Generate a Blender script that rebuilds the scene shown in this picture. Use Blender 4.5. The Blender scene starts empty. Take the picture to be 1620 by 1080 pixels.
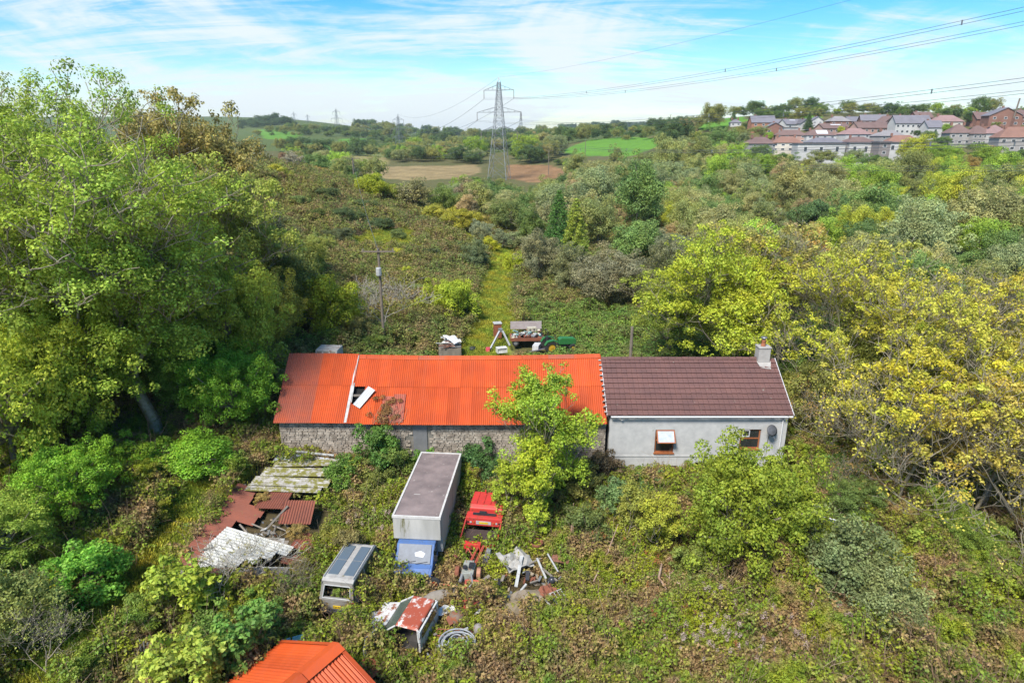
import bpy, math, random
import numpy as np
from mathutils import Matrix, Vector
R = math.radians
SC = bpy.context.scene
COL = SC.collection
# ---------------------------------------------------------------- camera, sky, sun, exposure
CAMZ, TH, FPX = 21.6, R(17.75), 1000.0
cam = bpy.data.objects.new('camera', bpy.data.cameras.new('camera')); COL.objects.link(cam)
cam.location = (0, 0, CAMZ); cam.rotation_euler = (R(90) - TH, 0, 0)
cam.data.sensor_width = 36.0; cam.data.lens = 36.0 * FPX / 1620.0
cam.data.clip_start = 0.3; cam.data.clip_end = 12000
SC.camera = cam
SUN_EL, SUN_AZ = R(52), R(-148)          # azimuth from +Y clockwise
world = bpy.data.worlds.new('World'); SC.world = world; world.use_nodes = True
SC.view_settings.view_transform = 'Standard'; SC.view_settings.look = 'None'
SC.view_settings.gamma = 1.0; SC.view_settings.use_curve_mapping = False
SC.view_settings.exposure = 0.92
SC.cycles.use_denoising = True
SC.cycles.max_bounces = 8; SC.cycles.transparent_max_bounces = 12
def build_world():
    nt = world.node_tree; nt.nodes.clear(); L = nt.links
    def N(t, **k):
        n = nt.nodes.new(t)
        for a, b in k.items(): setattr(n, a, b)
        return n
    def M(op, a, b=None, c=None, clamp=False):
        n = N('ShaderNodeMath', operation=op, use_clamp=clamp)
        for i, v in enumerate((a, b, c)):
            if v is None: continue
            if isinstance(v, (int, float)): n.inputs[i].default_value = v
            else: L.new(v, n.inputs[i])
        return n.outputs[0]
    out = N('ShaderNodeOutputWorld')
    sky = N('ShaderNodeTexSky', sky_type='NISHITA'); sky.sun_disc = False
    sky.sun_elevation = SUN_EL; sky.sun_rotation = SUN_AZ; sky.altitude = 100; sky.air_density = 1.0; sky.dust_density = 0.6; sky.ozone_density = 2.2
    hs = N('ShaderNodeHueSaturation'); hs.inputs['Saturation'].default_value = 1.6; hs.inputs['Hue'].default_value = 0.495
    L.new(sky.outputs[0], hs.inputs['Color'])
    bg1 = N('ShaderNodeBackground'); L.new(hs.outputs[0], bg1.inputs[0]); bg1.inputs[1].default_value = 0.105
    bg2 = N('ShaderNodeBackground'); bg2.inputs[0].default_value = (0.88, 0.96, 1.0, 1); bg2.inputs[1].default_value = 0.55
    tc = N('ShaderNodeTexCoord'); sp = N('ShaderNodeSeparateXYZ'); L.new(tc.outputs['Generated'], sp.inputs[0])
    z = M('MAXIMUM', sp.outputs[2], 0.0); zz = M('ADD', z, 0.17)
    cx = N('ShaderNodeCombineXYZ'); L.new(M('DIVIDE', sp.outputs[0], zz), cx.inputs[0]); L.new(M('DIVIDE', sp.outputs[1], zz), cx.inputs[1])
    def noise(scale, det, rough, dist, off, sx=1.0, sy=1.0, rot=0.0):
        mp = N('ShaderNodeMapping'); mp.inputs['Location'].default_value = off; mp.inputs['Scale'].default_value = (sx, sy, 1); mp.inputs['Rotation'].default_value = (0, 0, rot)
        L.new(cx.outputs[0], mp.inputs[0])
        n = N('ShaderNodeTexNoise'); n.inputs['Scale'].default_value = scale; n.inputs['Detail'].default_value = det
        n.inputs['Roughness'].default_value = rough; n.inputs['Distortion'].default_value = dist
        L.new(mp.outputs[0], n.inputs[0]); return n.outputs[0]
    n1 = noise(0.75, 6, 0.6, 0.9, (4.6, 1.7, 0), 1.0, 0.6, 0.6)
    n2 = noise(2.6, 10, 0.70, 1.6, (8.3, 2.0, 0), 0.35, 1.4, -0.75)
    d = M('ADD', M('MULTIPLY', n1, 1.25), M('MULTIPLY', n2, 0.75))
    hor = M('SUBTRACT', 1.0, M('MULTIPLY', z, 4.2), clamp=True)
    d = M('ADD', d, M('MULTIPLY', hor, 0.26))
    m = N('ShaderNodeMapRange'); m.interpolation_type = 'SMOOTHSTEP'
    m.inputs['From Min'].default_value = 0.97; m.inputs['From Max'].default_value = 1.29
    L.new(d, m.inputs['Value'])
    mix = N('ShaderNodeMixShader'); L.new(M('MULTIPLY', m.outputs[0], 0.93), mix.inputs[0]); L.new(bg1.outputs[0], mix.inputs[1]); L.new(bg2.outputs[0], mix.inputs[2])
    L.new(mix.outputs[0], out.inputs[0])
build_world()
sun = bpy.data.objects.new('sun', bpy.data.lights.new('sun', 'SUN')); COL.objects.link(sun)
sun.data.energy = 3.7; sun.data.angle = R(14); sun.data.color = (1.0, 0.95, 0.87)
sd = Vector((math.sin(SUN_AZ) * math.cos(SUN_EL), math.cos(SUN_AZ) * math.cos(SUN_EL), math.sin(SUN_EL)))
sun.rotation_euler = sd.to_track_quat('Z', 'Y').to_euler(); sun.location = (-30, -30, 60)

# ---------------------------------------------------------------- picture -> place helpers (1620x1080 survey of the site)
ST, CT = math.sin(TH), math.cos(TH)
def ray(px, py):
    xc, yc = (px - 810) / FPX, (540 - py) / FPX
    return xc, CT + yc * ST, -ST + yc * CT
def at_Y(px, py, Y):
    x, y, z = ray(px, py); s = Y / y
    return Vector((x * s, Y, CAMZ + z * s))
def at_z(px, py, z0):
    x, y, z = ray(px, py); s = (z0 - CAMZ) / z
    return Vector((x * s, y * s, z0))
def to_px(X, Y, Z):
    dz = Z - CAMZ; d = Y * CT - dz * ST; u = Y * ST + dz * CT
    d = np.where(np.abs(d) < 1e-3, 1e-3, d)
    return 810 + FPX * X / d, 540 - FPX * u / d, d

# ---------------------------------------------------------------- terrain
CP = [  # X, Y, z
 (-12,16,.3),(0,14,-.3),(14,16,-.5),(28,20,-1),(-26,18,1.8),(-40,22,4),(-8,27,.3),(0,27,0),(10,27,-.2),(20,28,-.6),(30,32,-1.2),
 (-16,30,1.6),(-15,36,2.5),(-8,36,1.3),(0,36,.5),(7,36,0),(18,36,-.2),(30,40,-1),(45,45,-1),(-24,38,3.4),(-35,42,6),(-55,50,12),
 (-15,44,2.8),(0,44,1.3),(18,44,.2),(-14,58,3.2),(0,60,1.6),(8,60,1.6),(20,58,1.0),(35,60,0),(60,62,0),(-28,62,7),(-48,75,12),
 (-2,71,2.0),(-2,94,2.5),(-2,111,3.0),(12,80,1.5),(25,85,1.2),(60,90,2),(90,95,4),
 (-20,78,4.5),(-24,95,5.6),(-38,100,9.6),(-19,118,6.2),(-34,130,10.5),(-46,118,15.0),(-70,130,16),(-100,100,18),
 (20,130,2.5),(60,140,3),(110,150,6),(-30,180,6),(-60,190,12),(-110,200,14),
 (0,200,3),(60,200,4),(120,210,8),(170,215,12),(-60,270,5),(-5,305,3.5),(60,300,6),(-70,350,5.6),(-30,350,5.6),(-60,420,5.9),(0,420,7),(120,330,13),
 (-120,330,9),(-180,300,12)]
def cpx(px, py, Y):
    p = at_Y(px, py, Y); CP.append((p.x, p.y, p.z))
for a in [(520,232,700),(560,228,780),(430,213,900),(400,202,1300),(360,205,1400),(700,217,1500),(850,215,1500),(635,240,700),(960,243,430),(900,244,440),(960,222,520),(1020,222,520),
          (1200,243,325),(1300,246,320),(1400,250,310),(1240,212,385),(1340,212,375),(1440,218,360),(1560,238,280),(1590,208,325),(1130,192,480),(1090,215,430),(1250,188,450),(1400,187,440),(1520,186,430),
          (960,203,2500),(1080,206,2600),(840,214,2300),(780,240,600),(1180,255,280),(1490,262,240),(1620,262,230),(1620,190,420),(1800,180,420),(1800,290,180)]:
    cpx(*a)
CP += [(-600,1500,60),(600,2600,60),(1500,1500,120),(-1500,1500,60),(700,700,60),(-500,600,22),(0,3500,50),(0,-20,-.5),(-40,0,4),(40,0,-1.5),(-1500,3000,120),(1500,3500,100),(600,1200,45),(-200,3500,45)]
CP = np.array(CP, float)
def TC(X, Y): return np.stack([X / (np.maximum(Y, -40) + 60) * 2.2, np.log(np.maximum(Y, -40) + 60)], -1)
_C = TC(CP[:, 0], CP[:, 1]); _n = len(CP)
def _K(A, B):
    r2 = ((A[:, None, :] - B[None, :, :]) ** 2).sum(-1); return 0.5 * r2 * np.log(r2 + 1e-12)
_A = np.zeros((_n + 3, _n + 3)); _A[:_n, :_n] = _K(_C, _C) + np.eye(_n) * 2e-4; _A[:_n, _n] = 1; _A[:_n, _n + 1:] = _C
_A[_n:, :_n] = _A[:_n, _n:].T
_W = np.linalg.solve(_A, np.concatenate([CP[:, 2], np.zeros(3)]))
_rng = np.random.default_rng(7)
_LAT = _rng.random((64, 64))
def vnoise(x, y):
    x = np.asarray(x, float); y = np.asarray(y, float)
    xi = np.floor(x).astype(int); yi = np.floor(y).astype(int); fx = x - xi; fy = y - yi
    fx = fx * fx * (3 - 2 * fx); fy = fy * fy * (3 - 2 * fy)
    g = lambda i, j: _LAT[i % 64, j % 64]
    return (g(xi, yi) * (1 - fx) + g(xi + 1, yi) * fx) * (1 - fy) + (g(xi, yi + 1) * (1 - fx) + g(xi + 1, yi + 1) * fx) * fy
def fbm(x, y, o=3):
    s = 0; a = .5; 
    for i in range(o): s = s + a * vnoise(x * 2 ** i + 17.3 * i, y * 2 ** i + 5.1 * i); a *= .5
    return s / (1 - .5 ** o)
def H(X, Y):
    X = np.atleast_1d(np.asarray(X, float)); Y = np.atleast_1d(np.asarray(Y, float)); sh = X.shape
    out = np.empty(X.size); Xf, Yf = X.ravel(), Y.ravel()
    for i in range(0, X.size, 20000):
        q = TC(Xf[i:i + 20000], Yf[i:i + 20000])
        out[i:i + 20000] = _K(q, _C) @ _W[:_n] + _W[_n] + q @ _W[_n + 1:]
    out = out + (fbm(Xf / 9, Yf / 9) - .5) * .7
    return np.clip(out, -14, 88).reshape(sh)
def h1(x, y): return float(H(x, y)[0])
def inpoly(px, py, poly):
    px = np.asarray(px); py = np.asarray(py); c = np.zeros(px.shape, bool); n = len(poly)
    for i in range(n):
        x1, y1 = poly[i]; x2, y2 = poly[(i + 1) % n]
        if y1 == y2: continue
        t = ((y1 > py) != (y2 > py)) & (px < (x2 - x1) * (py - y1) / (y2 - y1) + x1)
        c ^= t
    return c
def polydist(X, Y, pts):
    d = np.full(np.shape(X), 1e9)
    for (x1, y1), (x2, y2) in zip(pts[:-1], pts[1:]):
        vx, vy = x2 - x1, y2 - y1; t = np.clip(((X - x1) * vx + (Y - y1) * vy) / (vx * vx + vy * vy), 0, 1)
        d = np.minimum(d, np.hypot(X - x1 - t * vx, Y - y1 - t * vy))
    return d
TRACK = [(-2.6, 50), (-2.4, 58), (-1.9, 66), (-2.3, 76), (-2.0, 88), (-1.2, 100), (-1.8, 112)]

# ---------------------------------------------------------------- materials
MATS = {}
def new_mat(name):
    m = bpy.data.materials.new(name); m.use_nodes = True; nt = m.node_tree; nt.nodes.clear()
    return m, nt
def mat(name, col, rough=.7, metal=0., col2=None, nscale=4., bump=0., rust=0., rustcol=(.22, .07, .03), detail=6, objrand=0., contrast=.5, moss=0., streak=False, spec=.4, coord='Object', bscale=None, mosscol=(.12, .13, .02)):
    if name in MATS: return MATS[name]
    m, nt = new_mat(name); L = nt.links; N = nt.nodes.new
    out = N('ShaderNodeOutputMaterial'); p = N('ShaderNodeBsdfPrincipled'); L.new(p.outputs[0], out.inputs[0])
    p.inputs['Roughness'].default_value = rough; p.inputs['Metallic'].default_value = metal; p.inputs['Specular IOR Level'].default_value = spec
    tc = N('ShaderNodeTexCoord'); src = tc.outputs['Object']
    if coord == 'World':
        g = N('ShaderNodeNewGeometry'); src = g.outputs['Position']
    if streak:
        mp = N('ShaderNodeMapping'); mp.inputs['Scale'].default_value = (1, 1, .18); L.new(src, mp.inputs[0]); src = mp.outputs[0]
    def noise(s, d=detail, r=.6):
        n = N('ShaderNodeTexNoise'); n.inputs['Scale'].default_value = s; n.inputs['Detail'].default_value = d; n.inputs['Roughness'].default_value = r
        L.new(src, n.inputs[0]); return n.outputs[0]
    def rng(v, a, b):
        r = N('ShaderNodeMapRange'); r.inputs['From Min'].default_value = a; r.inputs['From Max'].default_value = b; L.new(v, r.inputs['Value']); return r.outputs[0]
    def mix(f, a, b):
        x = N('ShaderNodeMix'); x.data_type = 'RGBA'; 
        if isinstance(f, float): x.inputs[0].default_value = f
        else: L.new(f, x.inputs[0])
        for i, v in ((6, a), (7, b)):
            if isinstance(v, tuple): x.inputs[i].default_value = (*v, 1)
            else: L.new(v, x.inputs[i])
        return x.outputs[2]
    c2 = col2 or tuple(c * .6 for c in col)
    c = mix(rng(noise(nscale), .5 - contrast / 2, .5 + contrast / 2), col, c2)
    if objrand:
        oi = N('ShaderNodeObjectInfo'); hv = N('ShaderNodeHueSaturation'); L.new(c, hv.inputs['Color'])
        r = N('ShaderNodeMapRange'); r.inputs['To Min'].default_value = 1 - objrand; r.inputs['To Max'].default_value = 1 + objrand
        L.new(oi.outputs['Random'], r.inputs['Value']); L.new(r.outputs[0], hv.inputs['Value']); c = hv.outputs[0]
    if rust: c = mix(rng(noise(nscale * .7 + .9, 8, .7), .62 - rust * .35, .67 - rust * .3), c, rustcol)
    if moss: c = mix(rng(noise(nscale * .5 + 1.7, 8, .7), .66 - moss * .3, .72 - moss * .25), c, mosscol)
    L.new(c, p.inputs['Base Color'])
    if bump:
        b = N('ShaderNodeBump'); b.inputs['Strength'].default_value = bump; b.inputs['Distance'].default_value = .02
        L.new(noise(bscale or nscale * 6), b.inputs['Height']); L.new(b.outputs[0], p.inputs['Normal'])
    MATS[name] = m; return m
def leaf_mat(name, trans=.38, yellow=(1.6, 1.15, .45), ynoise=.35, base=None, spec=.25, ysc=.22, dead=0., mode='OBJ'):
    m, nt = new_mat(name); L = nt.links; N = nt.nodes.new
    out = N('ShaderNodeOutputMaterial'); p = N('ShaderNodeBsdfPrincipled'); p.inputs['Roughness'].default_value = .55; p.inputs['Specular IOR Level'].default_value = spec
    oi = N('ShaderNodeObjectInfo'); g = N('ShaderNodeNewGeometry'); at = N('ShaderNodeAttribute'); at.attribute_name = 'tint'
    if base is None: c = oi.outputs['Color']
    else:
        rgb = N('ShaderNodeRGB'); rgb.outputs[0].default_value = (*base, 1); c = rgb.outputs[0]
    n = N('ShaderNodeTexNoise'); n.inputs['Scale'].default_value = ysc; n.inputs['Detail'].default_value = 4; n.inputs['Roughness'].default_value = .65; L.new(g.outputs['Position'], n.inputs[0])
    r = N('ShaderNodeMapRange'); r.inputs['From Min'].default_value = .38; r.inputs['From Max'].default_value = .66; r.inputs['To Max'].default_value = ynoise; L.new(n.outputs[0], r.inputs['Value'])
    mu = N('ShaderNodeMix'); mu.data_type = 'RGBA'; mu.blend_type = 'MULTIPLY'; mu.inputs[7].default_value = (*yellow, 1)
    L.new(c, mu.inputs[6])
    if base is None: L.new(r.outputs[0], mu.inputs[0])
    else:
        ad = N('ShaderNodeMath'); ad.operation = 'ADD'; ad.use_clamp = True; mm = N('ShaderNodeMath'); mm.operation = 'MULTIPLY'; mm.inputs[1].default_value = .25
        L.new(oi.outputs['Random'], mm.inputs[0]); L.new(mm.outputs[0], ad.inputs[0]); L.new(r.outputs[0], ad.inputs[1]); L.new(ad.outputs[0], mu.inputs[0])
    c = mu.outputs[2]
    if dead:
        n2 = N('ShaderNodeTexNoise'); n2.inputs['Scale'].default_value = .5; n2.inputs['Detail'].default_value = 5; n2.inputs['Roughness'].default_value = .7; L.new(g.outputs['Position'], n2.inputs[0])
        r2 = N('ShaderNodeMapRange'); r2.inputs['From Min'].default_value = .47; r2.inputs['From Max'].default_value = .60; r2.inputs['To Max'].default_value = dead; L.new(n2.outputs[0], r2.inputs['Value'])
        m2 = N('ShaderNodeMix'); m2.data_type = 'RGBA'; L.new(r2.outputs[0], m2.inputs[0]); L.new(c, m2.inputs[6]); m2.inputs[7].default_value = (.20, .115, .065, 1); c = m2.outputs[2]
    hv = N('ShaderNodeHueSaturation'); L.new(c, hv.inputs['Color'])
    r3 = N('ShaderNodeMapRange'); r3.inputs['To Min'].default_value = 1.0; r3.inputs['To Max'].default_value = 3.0; L.new(at.outputs['Fac'], r3.inputs['Value']); L.new(r3.outputs[0], hv.inputs['Value'])
    r4 = N('ShaderNodeMapRange'); r4.inputs['To Min'].default_value = .485; r4.inputs['To Max'].default_value = .515
    wn = N('ShaderNodeMath'); wn.operation = 'FRACT'; w2 = N('ShaderNodeMath'); w2.operation = 'MULTIPLY'; w2.inputs[1].default_value = 17.3
    L.new(at.outputs['Fac'], w2.inputs[0]); L.new(w2.outputs[0], wn.inputs[0]); L.new(wn.outputs[0], r4.inputs['Value']); L.new(r4.outputs[0], hv.inputs['Hue'])
    L.new(hv.outputs[0], p.inputs['Base Color'])
    tr = N('ShaderNodeBsdfTranslucent'); L.new(hv.outputs[0], tr.inputs[0]); ms = N('ShaderNodeMixShader'); ms.inputs[0].default_value = trans
    L.new(p.outputs[0], ms.inputs[1]); L.new(tr.outputs[0], ms.inputs[2]); L.new(ms.outputs[0], out.inputs[0])
    return m
LEAF = leaf_mat('foliage')
BRAMBLE = leaf_mat('bramble_leaves', base=(.075, .125, .02), ynoise=.9, yellow=(2.3, 1.5, .6), ysc=.45, dead=.8)
BRACKEN = leaf_mat('bracken_fronds', base=(.085, .125, .03), ynoise=.8, yellow=(1.8, 1.2, .9), ysc=.09, dead=.62)
DRYSTEM = mat('dry_stems', (.30, .20, .12), .8, col2=(.16, .10, .06), nscale=1.5, coord='World')
BARK = mat('bark', (.36, .32, .25), .9, col2=(.17, .14, .10), nscale=5, bump=.4, moss=.4, mosscol=(.20, .17, .04))
TWIG = mat('twig_bark', (.34, .29, .22), .85, col2=(.20, .16, .11), nscale=2)
GRASSB = leaf_mat('grass_blades', base=(.15, .21, .03), ynoise=.9, yellow=(1.7, 1.05, .9), ysc=.4)

# ---------------------------------------------------------------- mesh helpers
class MB:
    def __init__(s): s.v = []; s.f = []; s.M = Matrix.Identity(4)
    def add(s, vs, fs):
        k = len(s.v); s.v += [tuple(s.M @ Vector(v)) for v in vs]; s.f += [tuple(i + k for i in f) for f in fs]; return s
    def box(s, x0, x1, y0, y1, z0, z1, rot=None):
        vs = [(x, y, z) for z in (z0, z1) for y in (y0, y1) for x in (x0, x1)]
        return s.add(vs, [(0, 2, 3, 1), (4, 5, 7, 6), (0, 1, 5, 4), (2, 6, 7, 3), (0, 4, 6, 2), (1, 3, 7, 5)])
    def cbox(s, c, d, rx=0, ry=0, rz=0, taper=1., bev=0.):
        m = Matrix.Translation(c) @ Matrix.Rotation(rz, 4, 'Z') @ Matrix.Rotation(ry, 4, 'Y') @ Matrix.Rotation(rx, 4, 'X'); a, b, e = d[0] / 2, d[1] / 2, d[2] / 2
        vs = [m @ Vector((x * (taper if z > 0 else 1), y * (taper if z > 0 else 1), z)) for z in (-e, e) for y in (-b, b) for x in (-a, a)]
        return s.add(vs, [(0, 2, 3, 1), (4, 5, 7, 6), (0, 1, 5, 4), (2, 6, 7, 3), (0, 4, 6, 2), (1, 3, 7, 5)])
    def tube(s, pts, r, n=6, cap=True):
        pts = [Vector(p) for p in pts]; rs = r if isinstance(r, (list, tuple)) else [r] * len(pts); vs = []; fs = []
        for i, p in enumerate(pts):
            d = (pts[min(i + 1, len(pts) - 1)] - pts[max(i - 1, 0)]).normalized()
            a = d.cross(Vector((0, 0, 1)) if abs(d.z) < .9 else Vector((1, 0, 0))).normalized(); b = d.cross(a)
            for k in range(n):
                t = 2 * math.pi * k / n; vs.append(p + (a * math.cos(t) + b * math.sin(t)) * rs[i])
        for i in range(len(pts) - 1):
            for k in range(n): fs.append((i * n + k, i * n + (k + 1) % n, (i + 1) * n + (k + 1) % n, (i + 1) * n + k))
        if cap: fs.append(tuple(range(n))[::-1]); fs.append(tuple((len(pts) - 1) * n + k for k in range(n)))
        return s.add(vs, fs)
    def prism(s, prof, x0, x1, axis='x'):
        n = len(prof); f = {'x': lambda t, a, b: (t, a, b), 'y': lambda t, a, b: (a, t, b), 'z': lambda t, a, b: (a, b, t)}[axis]
        vs = [f(x0, *p) for p in prof] + [f(x1, *p) for p in prof]
        return s.add(vs, [tuple(range(n))[::-1], tuple(range(n, 2 * n))] + [(i, (i + 1) % n, n + (i + 1) % n, n + i) for i in range(n)])
    def ring(s, c, r0, r1, n=14, w=.1, axis='x', inner=True):
        # wheel-like annulus: outer radius r0, inner radius r1, width w
        vs = []; fs = []; c = Vector(c)
        for k in range(n):
            t = 2 * math.pi * k / n; co, si = math.cos(t), math.sin(t)
            for (rr, ww) in ((r0 * .94, -w / 2), (r0, -w / 3), (r0, w / 3), (r0 * .94, w / 2), (r1, w / 2), (r1, -w / 2)):
                o = {'x': (ww, rr * co, rr * si), 'y': (rr * co, ww, rr * si), 'z': (rr * co, rr * si, ww)}[axis]; vs.append(c + Vector(o))
        for k in range(n):
            j = (k + 1) % n
            for q in range(6): fs.append((k * 6 + q, k * 6 + (q + 1) % 6, j * 6 + (q + 1) % 6, j * 6 + q))
        return s.add(vs, fs)
    def lathe(s, prof, n=12, c=(0, 0, 0)):
        vs = []; fs = []; c = Vector(c)
        for (r, z) in prof:
            for k in range(n): t = 2 * math.pi * k / n; vs.append(c + Vector((r * math.cos(t), r * math.sin(t), z)))
        for i in range(len(prof) - 1):
            for k in range(n): fs.append((i * n + k, i * n + (k + 1) % n, (i + 1) * n + (k + 1) % n, (i + 1) * n + k))
        return s.add(vs, fs)
    def mesh(s, name):
        me = bpy.data.meshes.new(name); me.from_pydata(s.v, [], s.f); me.update(); return me
def np_mesh(name, V, F4, mats, tint=None, midx=None):
    me = bpy.data.meshes.new(name); V = np.asarray(V, np.float32); F4 = np.asarray(F4, np.int32); nf = len(F4)
    me.vertices.add(len(V)); me.vertices.foreach_set('co', V.ravel()); k = F4.shape[1]
    me.loops.add(nf * k); me.loops.foreach_set('vertex_index', F4.ravel())
    me.polygons.add(nf); me.polygons.foreach_set('loop_start', np.arange(nf, dtype=np.int32) * k)
    try: me.polygons.foreach_set('loop_total', np.full(nf, k, np.int32))
    except Exception: pass
    for m in mats: me.materials.append(m)
    if midx is not None: me.polygons.foreach_set('material_index', np.asarray(midx, np.int32))
    if tint is not None:
        a = me.attributes.new('tint', 'FLOAT', 'FACE'); a.data.foreach_set('value', np.asarray(tint, np.float32))
    me.update(calc_edges=True); return me
def tag(o, label=None, cat=None, group=None, kind=None):
    for k, v in (('label', label), ('category', cat), ('group', group), ('kind', kind)):
        if v: o[k] = v
    return o
def root(name, label, cat, loc=(0, 0, 0), rz=0, group=None, rot=None):
    o = bpy.data.objects.new(name, None); COL.objects.link(o); o.location = loc; o.rotation_euler = rot or (0, 0, rz); o.empty_display_size = .3
    return tag(o, label, cat, group)
def part(name, mb, m, parent=None, label=None, smooth=False, kind=None, bevel=0., loc=None, rot=None):
    me = mb.mesh(name) if isinstance(mb, MB) else mb
    if isinstance(mb, MB): 
        me.materials.append(m)
        if smooth: me.polygons.foreach_set('use_smooth', [True] * len(me.polygons))
    o = bpy.data.objects.new(name, me); COL.objects.link(o); o.parent = parent
    if loc: o.location = loc
    if rot: o.rotation_euler = rot
    if label: o['label'] = label
    if kind: o['kind'] = kind
    if bevel:
        b = o.modifiers.new('bevel', 'BEVEL'); b.width = bevel; b.segments = 2; b.limit_method = 'ANGLE'; b.angle_limit = R(35)
        if not smooth: 
            for p_ in me.polygons: p_.use_smooth = False
    return o
def kids(o): return [c for c in bpy.data.objects if c.parent == o]
def dup_tree(o, parent=None):
    ch = kids(o); c = o.copy(); COL.objects.link(c); c.parent = parent
    for k in ch: dup_tree(k, c)
    return c

# ---------------------------------------------------------------- vegetation generators
def unit(a): return a / (np.linalg.norm(a, axis=-1, keepdims=True) + 1e-9)
def leaves(P, Nrm, size, rng, asp=.62):
    n = len(P); Nrm = unit(Nrm); t = rng.normal(size=(n, 3)); t = unit(t - (t * Nrm).sum(1, keepdims=True) * Nrm); b = np.cross(Nrm, t)
    s = (size if np.ndim(size) else np.full(n, size))[:, None] * rng.uniform(.7, 1.3, (n, 1))
    V = np.stack([P - t * s * .5, P + b * s * asp * .5 + Nrm * s * .08, P + t * s * .5, P - b * s * asp * .5 + Nrm * s * .08], 1).reshape(-1, 3)
    F = np.arange(4 * n).reshape(n, 4); return V, F
def clumps(rng, C, CR, nleaf, leaf, up=.45, flat=.75, jit=.6, shell=.55):
    """leaves on the outer shells of clumps C (m,3) with radii CR (m)"""
    m = len(C); idx = rng.choice(m, nleaf, p=CR ** 2 / (CR ** 2).sum())
    d = unit(rng.normal(size=(nleaf, 3)) + np.array([0, 0, up]))
    r = rng.uniform(shell, 1.08, nleaf) ** .8
    P = C[idx] + d * (CR[idx] * r)[:, None] * np.array([1, 1, flat])
    Nn = d + np.array([0, 0, .55]) + rng.normal(size=(nleaf, 3)) * jit
    ct = rng.uniform(0, 1, m)
    tint = np.clip(.5 + (ct[idx] - .5) * .5 + rng.normal(size=nleaf) * .17 , 0, 1)
    V, F = leaves(P, Nn, leaf, rng); return V, F, tint
def tubes_np(segs, sides=4):
    """segs: list of (p0,p1,r0,r1) -> numpy verts, quads"""
    p0 = np.array([s[0] for s in segs]); p1 = np.array([s[1] for s in segs]); r0 = np.array([s[2] for s in segs]); r1 = np.array([s[3] for s in segs]); n = len(segs)
    d = unit(p1 - p0); ref = np.where(np.abs(d[:, 2:3]) < .9, np.array([[0, 0, 1.]]), np.array([[1., 0, 0]])); a = unit(np.cross(d, ref)); b = np.cross(d, a)
    ang = np.arange(sides) * 2 * np.pi / sides
    off = a[:, None, :] * np.cos(ang)[None, :, None] + b[:, None, :] * np.sin(ang)[None, :, None]
    V = np.concatenate([p0[:, None] + off * r0[:, None, None], p1[:, None] + off * r1[:, None, None]], 1).reshape(-1, 3)
    k = np.arange(sides); q = np.stack([k, (k + 1) % sides, (k + 1) % sides + sides, k + sides], -1)
    F = (np.arange(n) * 2 * sides)[:, None, None] + q[None]; return V, F.reshape(-1, 4)
def grow(rng, base, d, length, r, levels, kidsn, ratio=.68, spread=.75, up=.15, gnarl=.18, minr=.012, trunk_kids=None, tk=None):
    segs = []; tips = []
    def rec(p, d, L, r, lv):
        n = 3 if lv > 1 else 2; q = p.copy(); rr = r; pts = []
        for i in range(n):
            d = unit(d + rng.normal(size=3) * gnarl + np.array([0, 0, up * .35])); q2 = q + d * L / n; r2 = max(rr * (.86 if lv else .7), minr)
            segs.append((q, q2, rr, r2)); q, rr = q2, r2; pts.append((q.copy(), d.copy()))
        if lv == 0: tips.append(q.copy()); return
        k = kidsn[levels - lv] if isinstance(kidsn, (list, tuple)) else kidsn
        ph = rng.uniform(0, 6.28)
        for i in range(k):
            a = ph + 6.283 * i / k + rng.normal() * .3; src, sdv = pts[-1] if i < k - (k // 3) else pts[max(0, len(pts) - 2)]
            side = np.array([math.cos(a), math.sin(a), rng.uniform(-.1, .5)]); side = unit(side - (side @ sdv) * sdv * .6)
            nd = unit(sdv * rng.uniform(.35, .9) + side * spread * rng.uniform(.7, 1.3) + np.array([0, 0, up]))
            rec(src, nd, L * ratio * rng.uniform(.8, 1.2), max(rr * .66, minr), lv - 1)
    rec(np.array(base, float), np.array(d, float), length, r, levels)
    return segs, np.array(tips)
BUILT = {}
def tree_grown(key, seed, H_, r0, levels, kidsn, leafn, leaf, cr, trunk=.3, ratio=.7, spread=.8, up=.12, leafy=1., sides=4, flat=.8, minr=.015, lean=(0, 0), under=0, gnarl=.18):
    rng = np.random.default_rng(seed); tot = 1 + sum(ratio ** (i + 1) for i in range(levels))
    segs, tips = grow(rng, (0, 0, -.5), (lean[0], lean[1], 1), H_ * trunk, r0, levels, kidsn, ratio, spread, up, gnarl, minr)
    zs = tips[:, 2].max() or 1; k = H_ / zs
    V, F = tubes_np([(a * k, b * k, c, d) for a, b, c, d in segs], sides); tips = tips * k
    tm = np_mesh(key + '_wood', V, F, [BARK if r0 > .12 else TWIG])
    cm = None
    if leafn:
        sel = tips[rng.random(len(tips)) < leafy]; C = sel + rng.normal(size=sel.shape) * cr * .25
        if under:
            ex = sel[rng.integers(0, len(sel), under)] * np.array([.8, .8, 1]); ex[:, 2] *= rng.uniform(.42, .85, under); C = np.concatenate([C, ex])
        CR = cr * rng.uniform(.6, 1.35, len(C)); V, F, t = clumps(rng, C, CR, leafn, leaf, flat=flat, shell=.2)
        cm = np_mesh(key + '_crown', V, F, [LEAF], t)
    BUILT[key] = (tm, cm); return BUILT[key]
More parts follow.
